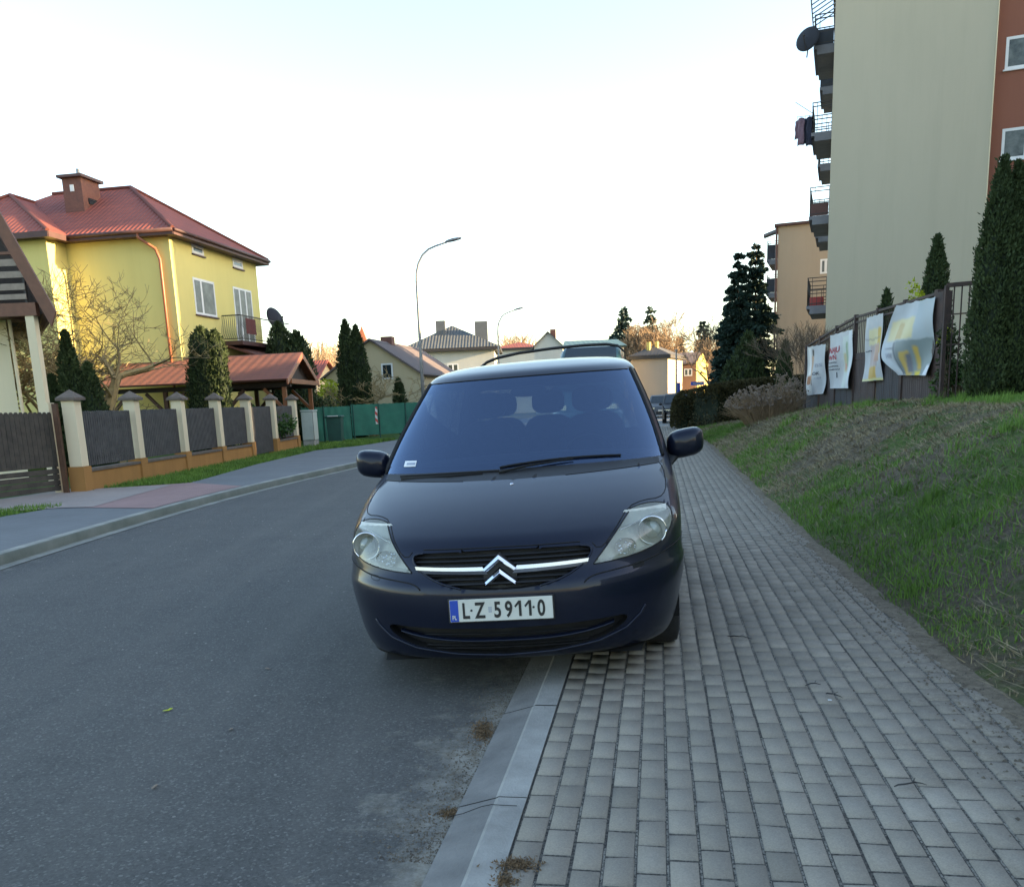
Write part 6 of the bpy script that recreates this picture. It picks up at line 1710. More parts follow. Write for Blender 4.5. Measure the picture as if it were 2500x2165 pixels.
# ------------------------------------------------------------------ right side: blocks of flats, fence, banners
M['block_beige'] = mk_plaster('block_beige', (.465, .42, .325), (.425, .385, .295), .35)
M['block_brown'] = mk_plaster('block_brown', (.265, .115, .08), (.235, .10, .07), .35)
M['block_tan'] = mk_plaster('block_tan', (.38, .32, .25), (.34, .285, .22), .35)
M['slab_grey'] = nm('balcony_slab', (.19, .19, .21), (.14, .14, .16), 2, .9, .2, 30)
YB = 34.0
KB = Vector((at(2018, 700, YB).x, YB, 0))
BA = R(20.6); Bs = Vector((math.sin(BA), math.cos(BA), 0)); Bv = Vector((math.cos(BA), -math.sin(BA), 0))     # across / along
def bq(a, v, z): q = KB + Bv * a + Bs * v; return Vector((q.x, q.y, z))
TOP = 18.5
blk = empty('block_of_flats', tuple(bq(6, 6, 0)), label='tall block of flats with blank beige end wall and brown wing', cat='building')
Wb = Wall(bq(0, 0, 0), bq(30, 0, 0)); a_end = Wb.tpix(2402, py=600)
mb = MB(); mb.prism([bq(0, 0, -.3), bq(a_end, 0, -.3), bq(a_end, 15, -.3), bq(0, 15, -.3)], (0, 0, TOP + .3)); mb.build('end_wall', M['block_beige'], blk)
mb = MB(); mb.prism([bq(a_end + .003, .35, -.3), bq(a_end + 8.0, .35, -.3), bq(a_end + 8.0, 15, -.3), bq(a_end + .003, 15, -.3)], (0, 0, TOP - .2)); mb.build('brown_wing', M['block_brown'], blk)
mb = MB(); mb.prism([bq(-.3, -.3, TOP), bq(a_end + 8.3, -.3, TOP), bq(a_end + 8.3, 15.3, TOP), bq(-.3, 15.3, TOP)], (0, 0, .3)); mb.build('roof', M['iron'], blk)
MB().bar(bq(a_end - .02, -.012, 0), bq(a_end - .02, -.012, TOP), .04, .02).build('corner_strip', M['cream'], blk)
Wr = Wall(bq(a_end, .35, 0), bq(a_end + 8, .35, 0))
for (x0, x1, yt, yb) in ((2455, 2560, 92, 172), (2445, 2550, 316, 393), (2436, 2540, 540, 612)):
    t0, t1 = Wr.tpix(x0, py=(yt + yb) / 2), Wr.tpix(x1, py=(yt + yb) / 2)
    window(blk, Wr, t0, t0 + 1.5, Wr.zpix(x0, yb, t0), Wr.zpix(x0, yt, t0), mull=(.5,), fr=.09, glass=M['pane_curtain'], sillmat=M['white_pvc'])
# balconies on the street side
def balcony(parent, q, v0, v1, o, zf, solid=.0, rails=True, mat=None, seed=0, depth_slab=.22, front=None):
    b = empty('balcony', tuple(q(-o / 2, (v0 + v1) / 2, zf))); link_parent(b, parent)
    mb = MB(); mb.prism([q(-.003, v0, zf - .26), q(-.003, v1, zf - .26), q(-o + .12, v1, zf - .26), q(-o + .12, v0, zf - .26)], (0, 0, .18)); mb.prism([q(-.003, v0, zf - .08), q(-.003, v1, zf - .08), q(-o, v1, zf - .08), q(-o, v0, zf - .08)], (0, 0, .12)); mb.build('balcony_slab', M['slab_grey'], b)
    mb = MB(); H_ = 1.05
    P = [q(-.02, v0 + .03, 0), q(-o + .03, v0 + .03, 0), q(-o + .03, v1 - .03, 0), q(-.02, v1 - .03, 0)]
    for p, r in zip(P, P[1:]):
        for hh in ((1.05, .92, .60, .48, .12)): mb.bar(p + Vector((0, 0, zf + hh)), r + Vector((0, 0, zf + hh)), .03, .03)
        n = max(2, int((r - p).length / .16))
        for i in range(n + 1):
            c = p + (r - p) * i / n; mb.bar(c + Vector((0, 0, zf + .04)), c + Vector((0, 0, zf + (1.05 if i % 3 == 0 else .6))), .016)
    mb.build('railing', M['iron'], b)
    if solid:
        mb = MB(); 
        for p, r in ((P[0], P[1]), (P[1], P[2])):
            d = (r - p).normalized() * .02; mb.bar(p + d + Vector((0, 0, zf + .05 + solid / 2)), r - d + Vector((0, 0, zf + .05 + solid / 2)), .02, solid)
        mb.build('screen', mat or M['blackmatte'], b)
    return b
M['screen_dark'] = nm('dark_balcony_screen', (.035, .04, .055), (.025, .03, .04), 5, .8, .1)
M['screen_brown'] = nm('brown_balcony_screen', (.11, .05, .045), (.08, .04, .035), 5, .8, .1)
def zb_(px, py, v): return at(px, py, bq(0, v, 0).y).z
near = [(193, .5), (388, 0), (577, .45), (779, .0)]
for i, (py, sol) in enumerate(near):
    zf = zb_(1985, py, 3.6) + .26; balcony(blk, bq, .7, 3.6, .72, zf, solid=sol, mat=M['screen_dark'] if i == 0 else M['screen_brown'])
for i, (py, sol) in enumerate(((275, .7), (450, 0), (612, .3))):
    zf = zb_(2000, py, 9.6) + .26; balcony(blk, bq, 6.8, 9.6, .66, zf, solid=sol, mat=M['screen_dark'])
# canopy above the topmost balcony and louvres
M['louvre'] = nm('blue_grey_louvre', (.30, .34, .40), (.22, .25, .30), 4, .6, .1)
for py_ in (-6,):
    z_ = zb_(1990, py_, .8); mb = MB()
    for k_ in range(7): mb.bar(bq(-.05, .6 + k_ * .42, z_ + .34), bq(-.85, .6 + k_ * .42, z_ - .06), .05, .03)
    mb.bar(bq(-.84, .55, z_ - .05), bq(-.84, 3.2, z_ - .05), .04); mb.build('slatted_canopy', M['louvre'], blk)
Wsd = Wall(bq(0, 15, 0), bq(0, 0, 0))
for k_ in range(5):
    z_ = zb_(2010, 779 - 12, 2.2) + .15 + k_ * 2.75
    window(blk, Wsd, 15 - 2.6, 15 - 1.5, z_ + .05, z_ + 2.2, mull=(), glass=M['pane_curtain'], sill=False); window(blk, Wsd, 15 - 9.0, 15 - 7.6, z_ + .6, z_ + 2.1, mull=(.5,), glass=M['pane_curtain'], sill=False)
dp = at(1972, 96, bq(0, .9, 0).y); sat(dp, .42, -40, 'dark satellite dish fixed to the top balcony of the block', el=18)
# clothes on a rack outside the third balcony
zr_ = zb_(1960, 300, 2.2)
rk_ = empty('clothes_rack', tuple(bq(-.9, 2, zr_)), label='fold out clothes rack on the middle balcony hung with dark washing', cat='clothes rack')
mb = MB(); zt_ = zb_(1962, 280, 1.0)
for v_ in (.9, 1.5, 2.1, 2.7): mb.bar(bq(-.7, v_, zt_), bq(-1.25, v_, zt_ + .02), .015)
for a in (-.8, -.95, -1.1, -1.23): mb.bar(bq(a, .8, zt_), bq(a, 2.9, zt_), .01)
mb.bar(bq(-.70, .8, zt_ + .05), bq(-1.3, .8, zt_ + .5), .02)
mb.build('rack_bars', M['steel'], rk_)
M['cl_a'] = nm('navy_cloth', (.03, .035, .06), (.02, .02, .04), 8, .95, .2); M['cl_b'] = nm('mauve_cloth', (.20, .13, .17), (.15, .09, .12), 8, .95, .2)
for i, (a, v_, l_, mt) in enumerate(((-.8, 1.0, 1.15, 'cl_a'), (-.95, 1.2, 1.0, 'cl_a'), (-.95, 2.0, .8, 'cl_b'), (-1.1, 1.0, 1.1, 'cl_b'), (-1.22, 1.3, .75, 'cl_b'), (-.8, 2.2, .8, 'cl_a'))):
    mb = MB(); rg_ = random.Random(i)
    mb.grid([[bq(a - .10 + .22 * j / 5 + .015 * math.sin(k_ * 1.7), v_ + .02 * math.sin(j * 2 + k_), zt_ - .85 * l_ * k_ / 7 - .04 * (j in (0, 5))) for j in range(6)] for k_ in range(8)])
    mb.build('garment', M[mt], None, smooth=True, solid=.02, label=['navy shirt nearest the wall on the clothes rack', 'second dark garment on the clothes rack', 'mauve towel in the middle of the clothes rack', 'long mauve garment on the clothes rack', 'short mauve top at the outer end of the clothes rack', 'dark trousers at the back of the clothes rack'][i], cat='garment', group='washing on the balcony rack')
# red chest on the lower balcony
rz_ = zb_(1995, 779 - 12, 2.2)
M['redbox'] = nm('red_crate', (.36, .04, .035), (.28, .03, .03), 6, .6, .1)
mb = MB(); mb.box(tuple(bq(-.36, 1.2, rz_ + .34)), (.5, .6, .42), rz=-BA); mb.build('red_crate', M['redbox'], bevel=.03, label='red crate on the lowest balcony of the block', cat='crate')
# the second block, tan
YT = 54.0; KT = Vector((at(1897, 700, YT).x, YT, 0))
def tq(a, v, z): q = KT + Bv * a + Bs * v; return Vector((q.x, q.y, z))
TT = zat(1897, 554, YT)
bt = empty('block_of_flats', tuple(tq(4, 6, 0)), label='tan block of flats farther down behind the spruces', cat='building')
mb = MB(); mb.prism([tq(0, 0, -.3), tq(9, 0, -.3), tq(9, 13, -.3), tq(0, 13, -.3)], (0, 0, TT + .3)); mb.build('wall', M['block_tan'], bt)
mb = MB(); mb.prism([tq(-.2, -.2, TT), tq(9.2, -.2, TT), tq(9.2, 13.2, TT), tq(-.2, 13.2, TT)], (0, 0, .14)); mb.build('roof', M['fascia'], bt)
mb = MB()
for k_, py in enumerate((574, 598)): 
    z_ = zat(1880, py, YT + 1); mb.prism([tq(-.003, .4 + 4 * k_, z_ + .1), tq(-.85, .4 + 4 * k_, z_ - .14), tq(-.85, .4 + 4 * k_, z_), tq(-.003, .4 + 4 * k_, z_ + .26)], Bs * .7)
mb.build('canopy', M['slab_grey'], bt)
MB().tube([tq(-.08, -.05, 0), tq(-.08, -.05, TT)], .06, 6).build('drainpipe', M['fascia'], bt)
Wt2 = Wall(tq(0, 0, 0), tq(9, 0, 0)); wpx(bt, Wt2, 2003, 2030, 632, 668, mull=(.5,), fr=.1, glass=M['pane_curtain'], sill=False)
for k_, py in enumerate((640, 720, 800)):
    balcony(bt, tq, 1, 4, .7, zat(1885, py, YT + 2), solid=.8, mat=M['screen_dark'])
for k_, (px, py) in enumerate(((1878, 770), (1876, 850))):
    c = at(px, py, YT + 1.2); rt = empty('tv_aerial', tuple(c), label=['upper television aerial beside the tan block', 'lower television aerial beside the tan block'][k_], cat='aerial')
    mb = MB(); mb.bar(c + Vector((-.5, 0, .35)), c + Vector((.5, 0, -.35)), .04); 
    for t in np.linspace(-.9, .9, 6): mb.bar(c + Vector((.5 * t, -.35, -.35 * t)), c + Vector((.5 * t, .35, -.35 * t)), .02)
    mb.build('aerial_bars', M['steel'], rt); MB().bar(c, c - Vector((-.4, 0, 1.0)), .05).build('mast', M['steel'], rt)
# unseen blocks added right of the view to shade the street
shade_block = empty('block_of_flats', (30, 8, 0), label='unseen long block added beyond the right edge to shade the street', cat='building')
mb = MB(); mb.prism([Vector((20, -30, -.3)), Vector((32, -30, -.3)), Vector((34, 21.2, -.3)), Vector((22, 23.2, -.3))], (0, 0, 15.5)); mb.build('wall', M['block_beige'], shade_block)
mb = MB(); mb.prism([Vector((26, 23.3, -.3)), Vector((34, 22, -.3)), Vector((36, 31, -.3)), Vector((28, 32, -.3))], (0, 0, 10.6)); mb.build('added_shade_wing', M['block_beige'], shade_block)  # low unseen wing added so that only the upper house walls catch sun

# ---- fence with banners --------------------------------------------------------------------------
def fz(x, y): return bank_z(x, y) - .02
FA = Vector((at(2279, 980, 16.5).x, 16.5, 0)); FB = Vector((at(1966, 997, 28.0).x, 28.0, 0))
fd = (FB - FA).normalized(); FLn = (FB - FA).length; fnn = Vector((-fd.y, fd.x, 0)); fnn = fnn if fnn.x < 0 else -fnn
def ftop(t): return interp([(0, zat(2279, 716, 16.5)), (FLn * .60, zat(2090, 776, 22.6)), (FLn * .60 + .01, zat(2090, 783, 22.6)), (FLn, zat(1966, 846, 28))], t)
Wf = Wall(FA, FB)
rf_ = empty('yard_fence', tuple(FA + fd * 6), label='dark brown steel fence with sheeted lower panels carrying the banners', cat='fence')
M['sheet_dark'] = nm('dark_corrugated_sheet', (.055, .052, .058), (.035, .035, .042), 3, .7, .3, 20)
M['board_brown'] = nm('dark_brown_sheet', (.075, .055, .052), (.05, .038, .038), 3, .75, .2, 20)
npost = 7
for i in range(npost):
    t = FLn * i / (npost - 1); p = FA + fd * t; z0 = fz(p.x, p.y) - .2
    MB().bar((p.x, p.y, z0), (p.x, p.y, ftop(t) + .06), .09 if i else .13).build('fence_post', M['rustiron'], rf_)
mb = MB()
for i in range(npost - 1):
    t0, t1 = FLn * i / (npost - 1) + .06, FLn * (i + 1) / (npost - 1) - .06
    a, b = FA + fd * t0, FA + fd * t1
    mb = MB(); rows_ = []
    n = int((t1 - t0) / .06)
    hi = .80 if i > 2 else .62
    for k_ in (0, 1):
        rows_.append([])
        for j in range(n + 1):
            t = t0 + (t1 - t0) * j / n; p = FA + fd * t; z0 = fz(p.x, p.y) - .1; zt = ftop(t)
            zz = z0 if k_ == 0 else z0 + (zt - z0) * hi
            q = p + fnn * (.012 * (j % 2)); rows_[-1].append((q.x, q.y, zz))
    MB().grid(rows_).build('sheet_panel', M['sheet_dark'] if i % 2 else M['board_brown'], rf_)
    mb = MB(); za, zb2 = ftop(t0), ftop(t1)
    mb.bar((a.x, a.y, za), (b.x, b.y, zb2), .05, .05)
    for f_ in (.45, .05): 
        mb.bar((a.x, a.y, za - (za - fz(a.x, a.y)) * f_ - .02), (b.x, b.y, zb2 - (zb2 - fz(b.x, b.y)) * f_ - .02), .04, .04)
    m_ = int((t1 - t0) / .14)
    for j in range(1, m_):
        t = t0 + (t1 - t0) * j / m_; p = FA + fd * t; mb.bar((p.x, p.y, ftop(t)), (p.x, p.y, fz(p.x, p.y) + .1), .014)
    mb.build('bar_panel', M['rustiron'], rf_)
# taller frame panel at the near end and the rest of the fence running out of the picture
tf = empty('fence_frame', tuple(FA), label='tall open barred steel frame between banner fence and big thuja', cat='fence')
Yk = 15.6; a, b = at(2312, 697, Yk), at(2388, 690, Yk - .15); zb3 = fz(a.x, Yk) - .1
mb = MB(); mb.bar((a.x, a.y, zb3), (a.x, a.y, a.z), .06); mb.bar((b.x, b.y, zb3), (b.x, b.y, b.z), .06); mb.bar(a, b, .06, .07); mb.build('frame', M['rustiron'], tf)
mb = MB()
for j in range(1, 4): p = a + (b - a) * j / 4; mb.bar((p.x, p.y, zb3), (p.x, p.y, p.z), .018)
for dz in (.48, .98): mb.bar(a - Vector((0, 0, dz)), b - Vector((0, 0, dz)), .022)
mb.build('bars', M['rustiron'], tf)
# stacked dark pillar / ivy clad post
pk = at(2294, 900, 16.2); MB().box((pk.x, pk.y, fz(pk.x, pk.y) + .95), (.16, .3, 2.0)).build('brown_board_post', M['rustiron'], label='broad brown post right of the largest banner', cat='post')
# rest of the fence to the right
rfr = empty('yard_fence', (9, 13, 1.3), label='low dark fence behind the big thuja at the right edge', cat='fence')
for px in (2400, 2440, 2480, 2530):
    p = at(px, 960, 14.8); MB().bar((p.x, p.y, fz(p.x, p.y) - .1), (p.x, p.y, fz(p.x, p.y) + 1.0), .04).build('fence_post', M['steel'], rfr)
p, q = at(2390, 900, 15.0), at(2560, 900, 14.6); MB().prism([Vector((p.x, p.y, fz(p.x, p.y) - .1)), Vector((q.x, q.y, fz(q.x, q.y) - .1)), Vector((q.x, q.y, fz(q.x, q.y) + .8)), Vector((p.x, p.y, fz(p.x, p.y) + .8))], (0, .02, 0)).build('panel', M['sheet_dark'], rfr)
# banners
def fabric(name, base, shapes, wr=.35):
    """shapes: list of (u0,u1,v0,v1,color) in the banner's own metres-free 0..1 coordinates"""
    m, nt, bs = nodes(name); uv = _coord(nt, True)
    sp = nt.nodes.new('ShaderNodeSeparateXYZ'); nz = nt.nodes.new('ShaderNodeTexNoise'); nz.inputs['Scale'].default_value = 6
    nt.links.new(uv, nz.inputs['Vector']); va = nt.nodes.new('ShaderNodeMix'); va.data_type = 'RGBA'; va.blend_type = 'LINEAR_LIGHT'; va.inputs[0].default_value = .03
    nt.links.new(uv, va.inputs[6]); nt.links.new(nz.outputs['Color'], va.inputs[7]); nt.links.new(va.outputs[2], sp.inputs[0])
    c = _ramp(nt, _noise(nt, uv, 3, 4), [(.3, tuple(x * .85 for x in base)), (.7, base)])
    def step(s_, e, inv=False):
        n_ = nt.nodes.new('ShaderNodeMapRange'); n_.inputs[1].default_value = e - .02; n_.inputs[2].default_value = e + .02
        if inv: n_.inputs[3].default_value = 1; n_.inputs[4].default_value = 0
        nt.links.new(s_, n_.inputs[0]); return n_.outputs[0]
    for (u0, u1, v0, v1, col) in shapes:
        f = None
        for g in (step(sp.outputs[0], u0), step(sp.outputs[0], u1, True), step(sp.outputs[1], v0), step(sp.outputs[1], v1, True)):
            if f is None: f = g
            else:
                k = nt.nodes.new('ShaderNodeMath'); k.operation = 'MULTIPLY'; nt.links.new(f, k.inputs[0]); nt.links.new(g, k.inputs[1]); f = k.outputs[0]
        c = _mix(nt, f, c, col)
    nt.links.new(c, bs.inputs['Base Color']); bs.inputs['Roughness'].default_value = .55
    nt.nodes['Principled BSDF'].inputs['Specular IOR Level'].default_value = .3
    return m
def banner(xl, xr, tl, tr, br, bl, mat, label, wav=.03, seed=1, off=.10, shape=None, sub=None):
    """corners by pixel on the plane of the fence (left = farther)"""
    t_l, t_r = Wf.tpix(xl, py=800), Wf.tpix(xr, py=800)
    def P(u, v):
        t = t_l + (t_r - t_l) * u; zt = Wf.zpix(xl, tl, t_l) * (1 - u) + Wf.zpix(xr, tr, t_r) * u; zb_ = Wf.zpix(xl, bl, t_l) * (1 - u) + Wf.zpix(xr, br, t_r) * u
        if shape: u2, v2 = shape(u, v)
        else: u2, v2 = u, v
        t = t_l + (t_r - t_l) * u2
        w_ = wav * (math.sin(u * 9 + seed + 2 * v) * .6 + math.sin(u * 17 - v * 5 + seed * 2) * .3 + math.sin(v * 7 + u * 4 + seed)) * (.25 + v)
        q = FA + fd * t + fnn * (off + w_); return Vector((q.x, q.y, zt + (zb_ - zt) * v2 - .02 * abs(math.sin(u * 12)) * (1 - v)))
    nu, nv = 36, 30; mb = MB()
    rt = empty('banner', tuple(P(.5, .5)), label=label, cat='banner', group='banners on the yard fence')
    for i in range(nu):
        for j in range(nv):
            u0, u1, v0, v1 = i / nu, (i + 1) / nu, j / nv, (j + 1) / nv
            mb.quad(P(u0, v0), P(u1, v0), P(u1, v1), P(u0, v1), uv=[(u0, 1 - v0), (u1, 1 - v0), (u1, 1 - v1), (u0, 1 - v1)])
    mb.build('cloth', mat, rt, smooth=True, merge=True); return rt, P
def lettering(P, rt, s_, u0, v0, hgt, wid, mat, name='lettering'):
    """letters laid on the banner surface"""
    cu = bpy.data.curves.new(name, 'FONT'); cu.body = s_; cu.size = 1; cu.offset = .02
    t = bpy.data.objects.new(name, cu); C.objects.link(t); bpy.context.view_layer.update(); me = bpy.data.meshes.new_from_object(t); bpy.data.objects.remove(t)
    bm = bmesh.new(); bm.from_mesh(me)
    bmesh.ops.triangulate(bm, faces=bm.faces); 
    for _ in range(2): bmesh.ops.subdivide_edges(bm, edges=[e for e in bm.edges if e.calc_length() > .15], cuts=1); bmesh.ops.triangulate(bm, faces=bm.faces)
    xs = [v.co.x for v in bm.verts]; mx = max(xs) - min(xs); mn = min(xs)
    for v in bm.verts:
        u = u0 + (v.co.x - mn) / mx * wid; vv = v0 - v.co.y / .72 * hgt; p = P(min(1, max(0, u)), min(1, max(0, vv))) + fnn * .008; v.co = p
    bm.to_mesh(me); bm.free(); me.materials.clear(); me.materials.append(mat)
    o = bpy.data.objects.new(name, me); C.objects.link(o); link_parent(o, rt); return o
W_ = (.50, .53, .56)
m1 = fabric('banner_white_a', W_, [(.0, .30, .0, 1, (.60, .60, .58)), (.08, .2, .42, .95, (.80, .80, .78)), (.22, .36, .30, .80, (.55, .36, .24)), (.26, .36, .80, .93, (.04, .035, .035)), (.05, .24, .22, .40, (.33, .13, .06)), (.28, .36, .20, .32, (.08, .05, .04)), (.06, .18, .05, .20, (.7, .7, .7))])
b1, P1 = banner(1982, 2026, 846, 838, 960, 965, m1, 'leftmost small white banner with figure and grey lettering', seed=2, wav=.035)
M['ink_dark'] = nm('banner_dark_ink', (.06, .07, .10), None, 5, .7, 0); M['ink_red'] = nm('banner_red_ink', (.48, .03, .06), None, 5, .7, 0)
lettering(P1, b1, 'ns', .52, .44, .10, .36, M['ink_grey']); lettering(P1, b1, 'OK', .42, .60, .06, .34, M['ink_dark']); lettering(P1, b1, 'tel', .50, .68, .03, .28, M['ink_grey'])
m2 = fabric('banner_white_b', W_, [(.62, .86, .0, .92, (.52, .60, .58)), (.64, .76, .30, .62, (.50, .47, .30)), (.66, .74, .34, .44, (.55, .30, .26)), (.74, .82, .38, .80, (.28, .40, .28)), (.86, 1, .0, 1, (.60, .66, .70))])
b2, P2 = banner(2036, 2093, 818, 802, 947, 948, m2, 'white banner with red capital letters, second from the left', seed=4, wav=.035)
lettering(P2, b2, 'NAJU', .02, .34, .105, .50, M['ink_red']); lettering(P2, b2, 'WN', .0, .47, .09, .40, M['ink_red'])
for k_, v_ in enumerate((.53, .60, .66)): lettering(P2, b2, 'uoeou', .03, v_, .035, .36 + .04 * k_, M['ink_dark'])
lettering(P2, b2, 'I', .34, .80, .10, .03, M['ink_dark'])
m3 = fabric('banner_white_c', W_, [(.25, .95, .55, .80, (.62, .58, .36)), (.72, .95, .42, .80, (.55, .38, .08)), (.30, .85, .22, .56, (.42, .36, .36)), (.55, .9, .30, .55, (.45, .30, .24)), (.30, .80, .03, .22, (.55, .38, .12)), (.0, 1, .0, .03, (.66, .62, .20)), (.0, .9, .645, .655, (.2, .2, .2))])
b3, P3 = banner(2126, 2166, 775, 762, 927, 931, m3, 'narrow white and ochre banner with a face, third from the left', seed=6, wav=.03)
lettering(P3, b3, 'un', .05, .54, .03, .30, M['ink_dark'])
def sh4(u, v):
    k = math.sin(math.pi * min(1, v * 1.05)) * .16 * (1 - u) ** 2 * 3 * (1 - u)
    return u - k * .55 + .12 * (1 - u) * (1 - v) ** 2 + .16 * (1 - u) ** 3 * max(0, v - .75) * 4, v
m4 = fabric('banner_large', (.46, .51, .56), [(.05, .62, .52, .80, (.60, .55, .33)), (.24, .36, .52, .74, (.52, .40, .20)), (.28, 1, .0, .50, (.20, .25, .26)), (.36, .50, .0, .34, (.45, .33, .10)), (.58, .66, .08, .40, (.50, .36, .09)), (.44, .52, .05, .30, (.13, .14, .17)), (.54, .64, .0, .06, (.62, .50, .04)), (.86, .985, .0, .14, (.62, .65, .70)), (.62, 1, .50, 1, (.38, .44, .48)), (.2, .28, .0, .5, (.16, .20, .24))])
b4, P4 = banner(2196, 2302, 748, 722, 915, 916, m4, 'largest silvery banner with yellow band bulging from the fence', seed=9, wav=.06, off=.16, shape=sh4)
lettering(P4, b4, 'uanea', .05, .60, .035, .15, M['ink_grey']); lettering(P4, b4, 'WM', .06, .74, .08, .10, M['ink_grey'])
# plants on the right
thuja(at(2442, 900, 14.2).x, 14.2, fz(8, 14) - .05, [(-.16, 0, 3.60, .34, .42), (.06, 0, 3.52, .34, .42), (.20, .1, 2.3, .34, .6)], 'very tall slim thuja at the right edge before the brown wing', n=42000, size=.028, seed=70)
thuja(at(2272, 900, 19.5).x, 19.5, 1.15, [(0, 0, zat(2272, 578, 19.5) - 1.15, .34, .45)], 'conical thuja rising above the largest banner', n=9000, size=.034, seed=71)
thuja(at(2157, 900, 22.5).x, 22.5, 1.15, [(0, 0, zat(2157, 712, 22.5) - 1.15, .30, .35), (-.2, 0, 1.9, .2, .3)], 'small thuja tip above the third banner', n=2200, size=.05, seed=72)
thuja(at(1914, 950, 33.0).x, 33.0, .5, [(0, 0, zat(1914, 838, 33.0) - .5, .30, .35)], 'small pointed thuja by the wall of the tan block', n=1600, size=.07, seed=73)
def spat(px, ty, Y, r_, lab, seed): x = at(px, 800, Y).x; spruce(x, Y, .2, zat(px, ty, Y) - .2, r_, lab, 'great spruces before the tan block', n=34000, seed=seed, size=.105)
spat(1802, 618, 47, 1.75, 'left great spruce before the tan block', 80); spat(1843, 592, 49, 2.0, 'right and taller great spruce touching the tan block', 81); spat(1782, 700, 48.5, 1.2, 'lower spruce at the left foot of the great spruces', 82)
thuja(at(1826, 900, 44).x, 44, .3, [(0, 0, zat(1842, 815, 44) - .3, .72, .6), (-.8, .2, 2.6, .5, .6)], 'dark rounded thuja at the foot of the great spruces', n=4200, size=.09, seed=83)
bush((at(2262, 760, 18).x, 18.4, zat(2262, 745, 18)), (.25, .2, .28), 160, .055, M['yellowleaf'], 'sprig of yellow green leaves above the largest banner', seed=84, stems=False, nl=6, name='leafy_sprig', cat='plant', asp=1.2)
bush((at(2312, 830, 15.9).x, 15.9, zat(2312, 840, 15.9)), (.14, .14, .18), 90, .05, M['yellowleaf'], 'sprig of yellow green leaves on the brown post', seed=85, stems=False, nl=5, name='leafy_sprig', cat='plant', asp=1.2)
bush((at(2318, 900, 15.7).x, 15.8, fz(7.8, 15.8)), (.22, .2, .75), 900, .045, M['thuja'], 'dark ivy climbing beside the barred frame', seed=86, name='ivy', cat='plant')
bush((at(2350, 940, 15.9).x, 16.1, fz(8.3, 16)), (.5, .3, .36), 1500, .04, M['ivy'], 'low green shrub behind the barred frame', seed=87)
bush((at(2515, 700, 20).x, 20, 1.9), (.8, .8, 1.5), 3000, .075, M['redleaf'], 'dark red leaved shrub at the right edge before the brown wing', seed=88, nl=22)
bush((at(2490, 900, 17).x, 17, 1.3), (.6, .4, .45), 1500, .05, M['thuja'], 'dark shrub at the foot of the red leaved one', seed=89)
# brown hedge
hd = empty('hedge', (8, 36, .2), label='clipped olive brown hedge along the right side of the pavement', cat='hedge')
rs_ = nrand(5); PP = []; NN = []; cor = MB()
hp = [(at(1683, 1000, 38.5), 38.5, 1.45, 955), (at(1745, 1000, 36.5), 36.5, 1.3, 940), (at(1810, 1000, 37.0), 37.0, 1.2, 930), (at(1900, 1000, 38), 38.0, 1.1, 921), (at(2000, 1000, 39), 39.0, 1.1, 916)]
hpx = [1683, 1745, 1810, 1900, 2000]
prev = None
for (p, Y, wd, ty), px in zip(hp, hpx):
    zt = zat(px, ty, Y); c = (p.x, Y, wd * .62, zt)
    if prev:
        k = 3200; t = rs_.uniform(0, 1, k); a = rs_.uniform(0, 2 * math.pi, k)
        cx = prev[0] + (c[0] - prev[0]) * t; cy = prev[1] + (c[1] - prev[1]) * t; r_ = prev[2] + (c[2] - prev[2]) * t; zt_ = prev[3] + (c[3] - prev[3]) * t
        z0 = np.array([bank_z(x, y) for x, y in zip(cx[:1], cy[:1])])[0]
        ux = np.sign(np.cos(a)) * np.abs(np.cos(a)) ** .6; uz = np.sign(np.sin(a)) * np.abs(np.sin(a)) ** .6
        hh = (zt_ - z0) / 2
        PP.append(np.stack([cx + ux * r_ * .25, cy - np.abs(ux) * r_ * 1.0, z0 + hh + uz * hh], 1)); NN.append(np.stack([ux * .2, -np.abs(ux) - .2, uz], 1))
        cor.prism([Vector((prev[0], prev[1] - .5, z0)), Vector((c[0], c[1] - .5, z0)), Vector((c[0], c[1] + .6, z0)), Vector((prev[0], prev[1] + .6, z0))], (0, 0, float(min(prev[3], c[3]) - z0 - .08)))
    else:
        k = 2600; a = rs_.uniform(math.pi * .5, math.pi * 1.5, k); z0 = .1; z_ = z0 + (zt - z0) * rs_.uniform(0, 1, k) ** .8; kk = np.sqrt(np.clip(1 - ((z_ - z0) / (zt - z0 + .05)) ** 4, 0, 1))
        PP.append(np.stack([p.x + np.cos(a) * .75 * kk, Y + np.sin(a) * .7 * kk, z_], 1)); NN.append(np.stack([np.cos(a), np.sin(a), 0 * a + .3], 1))
        cor.tube([(p.x, Y, 0), (p.x, Y, zt - .25)], .62, 10)
    prev = c
leafcards(np.concatenate(PP), np.concatenate(NN), .075, M['hedge'], 'foliage', hd, 5, 1.2, .2); cor.build('inner_foliage', M['thuja_core'], hd)
